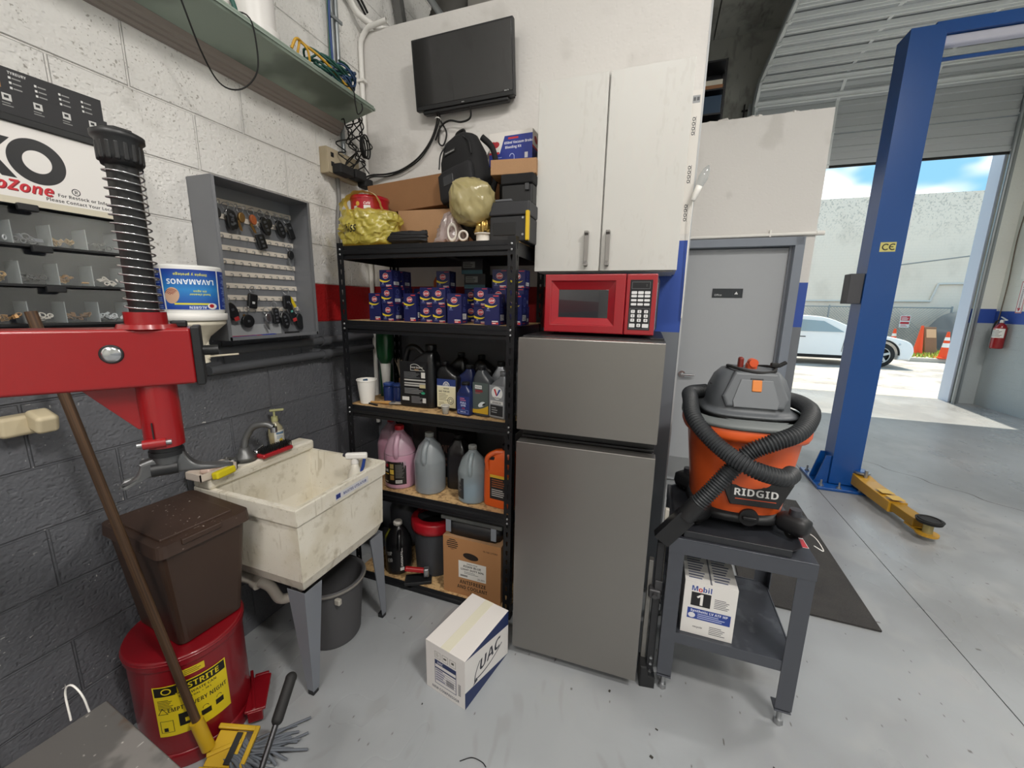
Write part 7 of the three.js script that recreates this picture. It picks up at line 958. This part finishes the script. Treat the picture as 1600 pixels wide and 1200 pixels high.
{ // shop vacuum
  const cx = 0.37, cz = -1.865, Y0 = 0.7275;
  const o = thing('shop_vacuum', 'orange and grey wet dry shop vacuum with its hose wrapped around', 'vacuum cleaner', [cx, Y0, cz], 0.06);
  const org = P(0xd85a24, 0.42, { clearcoat: 0.15 }), gr = S(0x5a5e62, 0.5), dk = S(0x1c1d1f, 0.5);
  part(o, 'drum', loft([[0.32, 0.32, 0.045], [0.34, 0.34, 0.06], [0.36, 0.36, 0.16], [0.395, 0.395, 0.3], [0.41, 0.41, 0.37], [0.45, 0.45, 0.38], [0.462, 0.462, 0.395], [0.462, 0.462, 0.425], [0.44, 0.44, 0.43]], 2.6, 48), org);
  part(o, 'drum_rim', loft([[0.44, 0.44, 0.428], [0.472, 0.472, 0.43], [0.472, 0.472, 0.448], [0.4, 0.4, 0.462]], 2.6, 48), S(0x6b7070, 0.5));
  part(o, 'motor_head', loft([[0.4, 0.4, 0.46], [0.31, 0.3, 0.475], [0.295, 0.28, 0.49], [0.285, 0.27, 0.55], [0.25, 0.22, 0.6], [0.2, 0.17, 0.63], [0.14, 0.12, 0.638]], 3.2, 48), gr);
  part(o, 'front_shroud', ext([[-0.1, 0], [0.1, 0], [0.115, 0.04], [0.075, 0.14], [-0.075, 0.14], [-0.115, 0.04]], 0.06, 0.012, 3), S(0x63676b, 0.5), [0, 0.485, 0.085], [-0.22, 0, 0]); part(o, 'shroud_panel', ext([[-0.075, 0.006], [0.075, 0.006], [0.08, 0.03], [0.055, 0.115], [-0.055, 0.115], [-0.08, 0.03]], 0.012, 0.003), S(0x74787c, 0.5), [0, 0.491, 0.138], [-0.22, 0, 0]);
  part(o, 'power_switch', rb(0.034, 0.045, 0.012, 0.004), S(0xd8813c, 0.4), [0.0, 0.583, 0.128], [-0.22, 0, 0]); part(o, 'switch_bezel', rb(0.046, 0.056, 0.01, 0.004), dk, [0.0, 0.583, 0.122], [-0.22, 0, 0]);
  part(o, 'carry_handle', merge(mv(rb(0.036, 0.045, 0.05, 0.012, 3), 0, 0.64, 0.02), mv(rot(cy(0.016, 0.016, 0.04, 18), Math.PI / 2), 0, 0.662, 0.035)), S(0xd8562c, 0.45)); part(o, 'cord_cleat', rb(0.02, 0.07, 0.03, 0.01, 3), S(0x7a2a20, 0.5), [-0.035, 0.645, 0.0]);
  for (let i = 0; i < 3; i++) part(o, 'power_cord', tube(Array.from({ length: 14 }, (_, k) => { const a = k / 14 * Math.PI * 2; return [0.085 * Math.cos(a), 0.616 + i * 0.011 + 0.006 * Math.sin(a * 2 + i), 0.02 + 0.09 * Math.sin(a)]; }), 0.0058, 60, 7, true), mRubber); part(o, 'cord_plug', merge(mv(rb(0.03, 0.02, 0.02, 0.006), 0.08, 0.655, 0.03), mv(rot(rb(0.035, 0.014, 0.016, 0.005), 0, 0, 0.6), 0.105, 0.66, 0.03)), mRubber);
  for (let i = 0; i < 8; i++) part(o, 'side_vent', bx(0.012, 0.006, 0.05), dk, [-0.132, 0.485 + i * 0.011, 0.02], [0, 0.1, 0]);
  // badge following the drum
  part(o, 'badge', ext([[-0.13, 0.052], [0.13, 0.052], [0.085, -0.05], [-0.085, -0.05]], 0.022, 0.003), dk, [0.03, 0.165, 0.162], [-0.12, 0.02, 0]);
  part(o, 'badge_print', plane(0.175, 0.066), printMat('ridg', 320, 120, (g, W, H) => { fill(g, '#1c1d1f', 0, 0, W, H); txt(g, 'RIDGID', 160, 50, 72, '#dcdcda', { sx: 1.15 }); fill(g, '#c8502c', 30, 96, 262, 6); }, 0.5), [0.032, 0.165, 0.1855], [-0.12, 0.02, 0]);
  part(o, 'drain_cap', merge(rot(cy(0.035, 0.035, 0.02, 24), Math.PI / 2), mv(rb(0.05, 0.014, 0.014, 0.004), 0, 0, 0.016)), dk, [0.02, 0.066, 0.175]);
  // wheeled base with caster feet
  part(o, 'base', loft([[0.3, 0.3, 0.03], [0.36, 0.36, 0.038], [0.345, 0.345, 0.075]], 3), dk);
  for (const [x, z] of [[-0.165, 0.165], [0.18, 0.165], [-0.165, -0.14], [0.18, -0.14]]) {
    const f = new THREE.Group(); f.name = 'caster_foot'; f.position.set(x, 0, z); f.rotation.y = Math.atan2(z, -x) + Math.PI / 2 * 0; o.add(f);
    part(f, 'arm', loft([[0.1, 0.075, 0.03], [0.115, 0.085, 0.05], [0.11, 0.08, 0.082], [0.07, 0.05, 0.096]], 3.4), dk); part(f, 'accessory_post', cy(0.02, 0.022, 0.03, 18), S(0x34353a, 0.45), [0.0, 0.105, 0]);
    part(f, 'wheel', rot(cy(0.0245, 0.0245, 0.03, 20), Math.PI / 2), mRubber, [0, 0.0255, 0]); part(f, 'axle_bolt', rot(cy(0.006, 0.006, 0.045, 10), Math.PI / 2), mZinc, [0, 0.0255, 0]);
  }
  // ribbed hose: rings along a path
  const ribbed = (pts, r, n) => { const c = new THREE.CatmullRomCurve3(pts.map(V3)), L = c.getLength(), k = n ?? Math.round(L / 0.0027), seg = 16, fr = c.computeFrenetFrames(k, false), pos = [], idx = [], uv = []; for (let i = 0; i <= k; i++) { const p = c.getPointAt(i / k), q = r * (i % 4 < 2 ? 1 : 0.84); for (let j = 0; j <= seg; j++) { const a = j / seg * Math.PI * 2, N = fr.normals[i], B = fr.binormals[i]; pos.push(p.x + q * (Math.cos(a) * N.x + Math.sin(a) * B.x), p.y + q * (Math.cos(a) * N.y + Math.sin(a) * B.y), p.z + q * (Math.cos(a) * N.z + Math.sin(a) * B.z)); uv.push(j / seg, i / k); } } for (let i = 0; i < k; i++) for (let j = 0; j < seg; j++) { const a = i * (seg + 1) + j, b = a + seg + 1; idx.push(a, a + 1, b, a + 1, b + 1, b); } const g = new THREE.BufferGeometry(); g.setAttribute('position', new THREE.Float32BufferAttribute(pos, 3)); g.setAttribute('uv', new THREE.Float32BufferAttribute(uv, 2)); g.setIndex(idx); g.computeVertexNormals(); return g; };
  const hm = S(0x2d3033, 0.5), H = (px) => px; 
  part(o, 'hose', ribbed([[-0.06, 0.495, -0.17], [0.1, 0.495, -0.19], [0.195, 0.495, -0.11], [0.215, 0.495, 0.0], [0.195, 0.485, 0.12], [0.12, 0.44, 0.235], [0.04, 0.405, 0.262], [-0.03, 0.36, 0.262], [-0.09, 0.28, 0.27], [-0.16, 0.18, 0.28], [-0.2, 0.125, 0.28]], 0.0315), hm);
  part(o, 'hose', ribbed([[-0.13, 0.5, -0.15], [-0.2, 0.5, -0.08], [-0.215, 0.495, 0.03], [-0.21, 0.44, 0.16], [-0.13, 0.365, 0.255], [-0.03, 0.32, 0.325], [0.07, 0.295, 0.31], [0.115, 0.29, 0.25]], 0.0315), hm);
  part(o, 'hose_cuff', merge(bar([-0.185, 0.145, 0.282], [-0.225, 0.08, 0.28], 0.035, 20)), dk); part(o, 'nozzle', merge(bar([-0.22, 0.088, 0.28], [-0.305, -0.03, 0.28], 0.064, 4, 0.046)), S(0x191a1c, 0.4));
}
{ // folded jack standing between fridge and table
  const o = thing('folding_jack_stand', 'black and steel folding jack leaning upright between fridge and table', 'jack', [0.072, 0, -1.6]);
  const st = S(0x8e8c88, 0.4, 0.5), dk = S(0x26272a, 0.45);
  part(o, 'foot', merge(mv(rot(ext([[-0.012, 0], [0.05, 0], [0.05, 0.05], [0.025, 0.06], [0.012, 0.1], [-0.012, 0.1]], 0.08, 0.006), 0, 0.15), -0.02, 0.0, -0.03)), mBlack); part(o, 'upright', rb(0.03, 0.62, 0.03, 0.004), dk, [0.016, 0.36, 0.0]); part(o, 'side_rail', rb(0.02, 0.5, 0.03, 0.003), st, [-0.014, 0.32, -0.02]); part(o, 'slide', rb(0.016, 0.42, 0.02, 0.003), S(0xb8b4aa, 0.5), [0.026, 0.6, -0.01]);
  part(o, 'pivot', merge(mv(rb(0.05, 0.04, 0.04, 0.008), 0.008, 0.44, 0.01), mv(rot(cy(0.01, 0.01, 0.07, 12), Math.PI / 2), 0.008, 0.44, 0.01), mv(rb(0.03, 0.06, 0.012, 0.003), 0.02, 0.47, 0.015)), S(0x4a4a4c, 0.4, 0.5)); for (const y of [0.1, 0.13, 0.06]) part(o, 'rivet', rot(cy(0.006, 0.006, 0.008, 12), Math.PI / 2), mZinc, [0.018, y, 0.0185]);
}
{ // floor mat and litter
  const m = S(0xffffff, 0.85, 0, { map: field(256, 256, (u, v) => { const n = fbm(u, v, 5, 4, 231); return mixc([44, 43, 43], [62, 60, 58], n); }), bumpMap: grainBump, bumpScale: 0.003 });
  one('rubber_mat', 'black rubber floor mat beside the table', 'mat', uvm(rot(mv(rb(0.62, 0.012, 1.5, 0.004), 0, 0, 0), 0, -0.02), 0.5), m, [0.905, 0.0065, -3.05]);
  one('drain_ring', 'small round metal floor fitting between vacuum and lift', 'fitting', lathe([[0.03, 0], [0.075, 0], [0.075, 0.006], [0.065, 0.012], [0.03, 0.008]], 28), S(0x6a7a74, 0.5, 0.3), [1.13, 0.0005, -3.95]);
  const bits = []; for (let i = 0; i < 18; i++) bits.push(mv(rot(bx(rr(0.004, 0.014), 0.003, rr(0.003, 0.009)), 0, rr(0, 3)), rr(-0.85, 3.2), 0.002, rr(-1.5, -0.85)));
  const b = mesh('floor_debris', merge(bits), S(0x3a3733, 0.9), scene); b.userData = { label: 'tiny dark crumbs of debris scattered over the floor', category: 'debris', kind: 'stuff' };
  one('floor_wire', 'short dark curved wire lying on the floor before the fridge', 'wire', tube([[-0.535, 0.003, -1.02], [-0.5, 0.003, -1.045], [-0.46, 0.003, -1.045], [-0.44, 0.003, -1.035]], 0.0018, 20, 5), mBlack);
}
renderer.render(scene, camera);
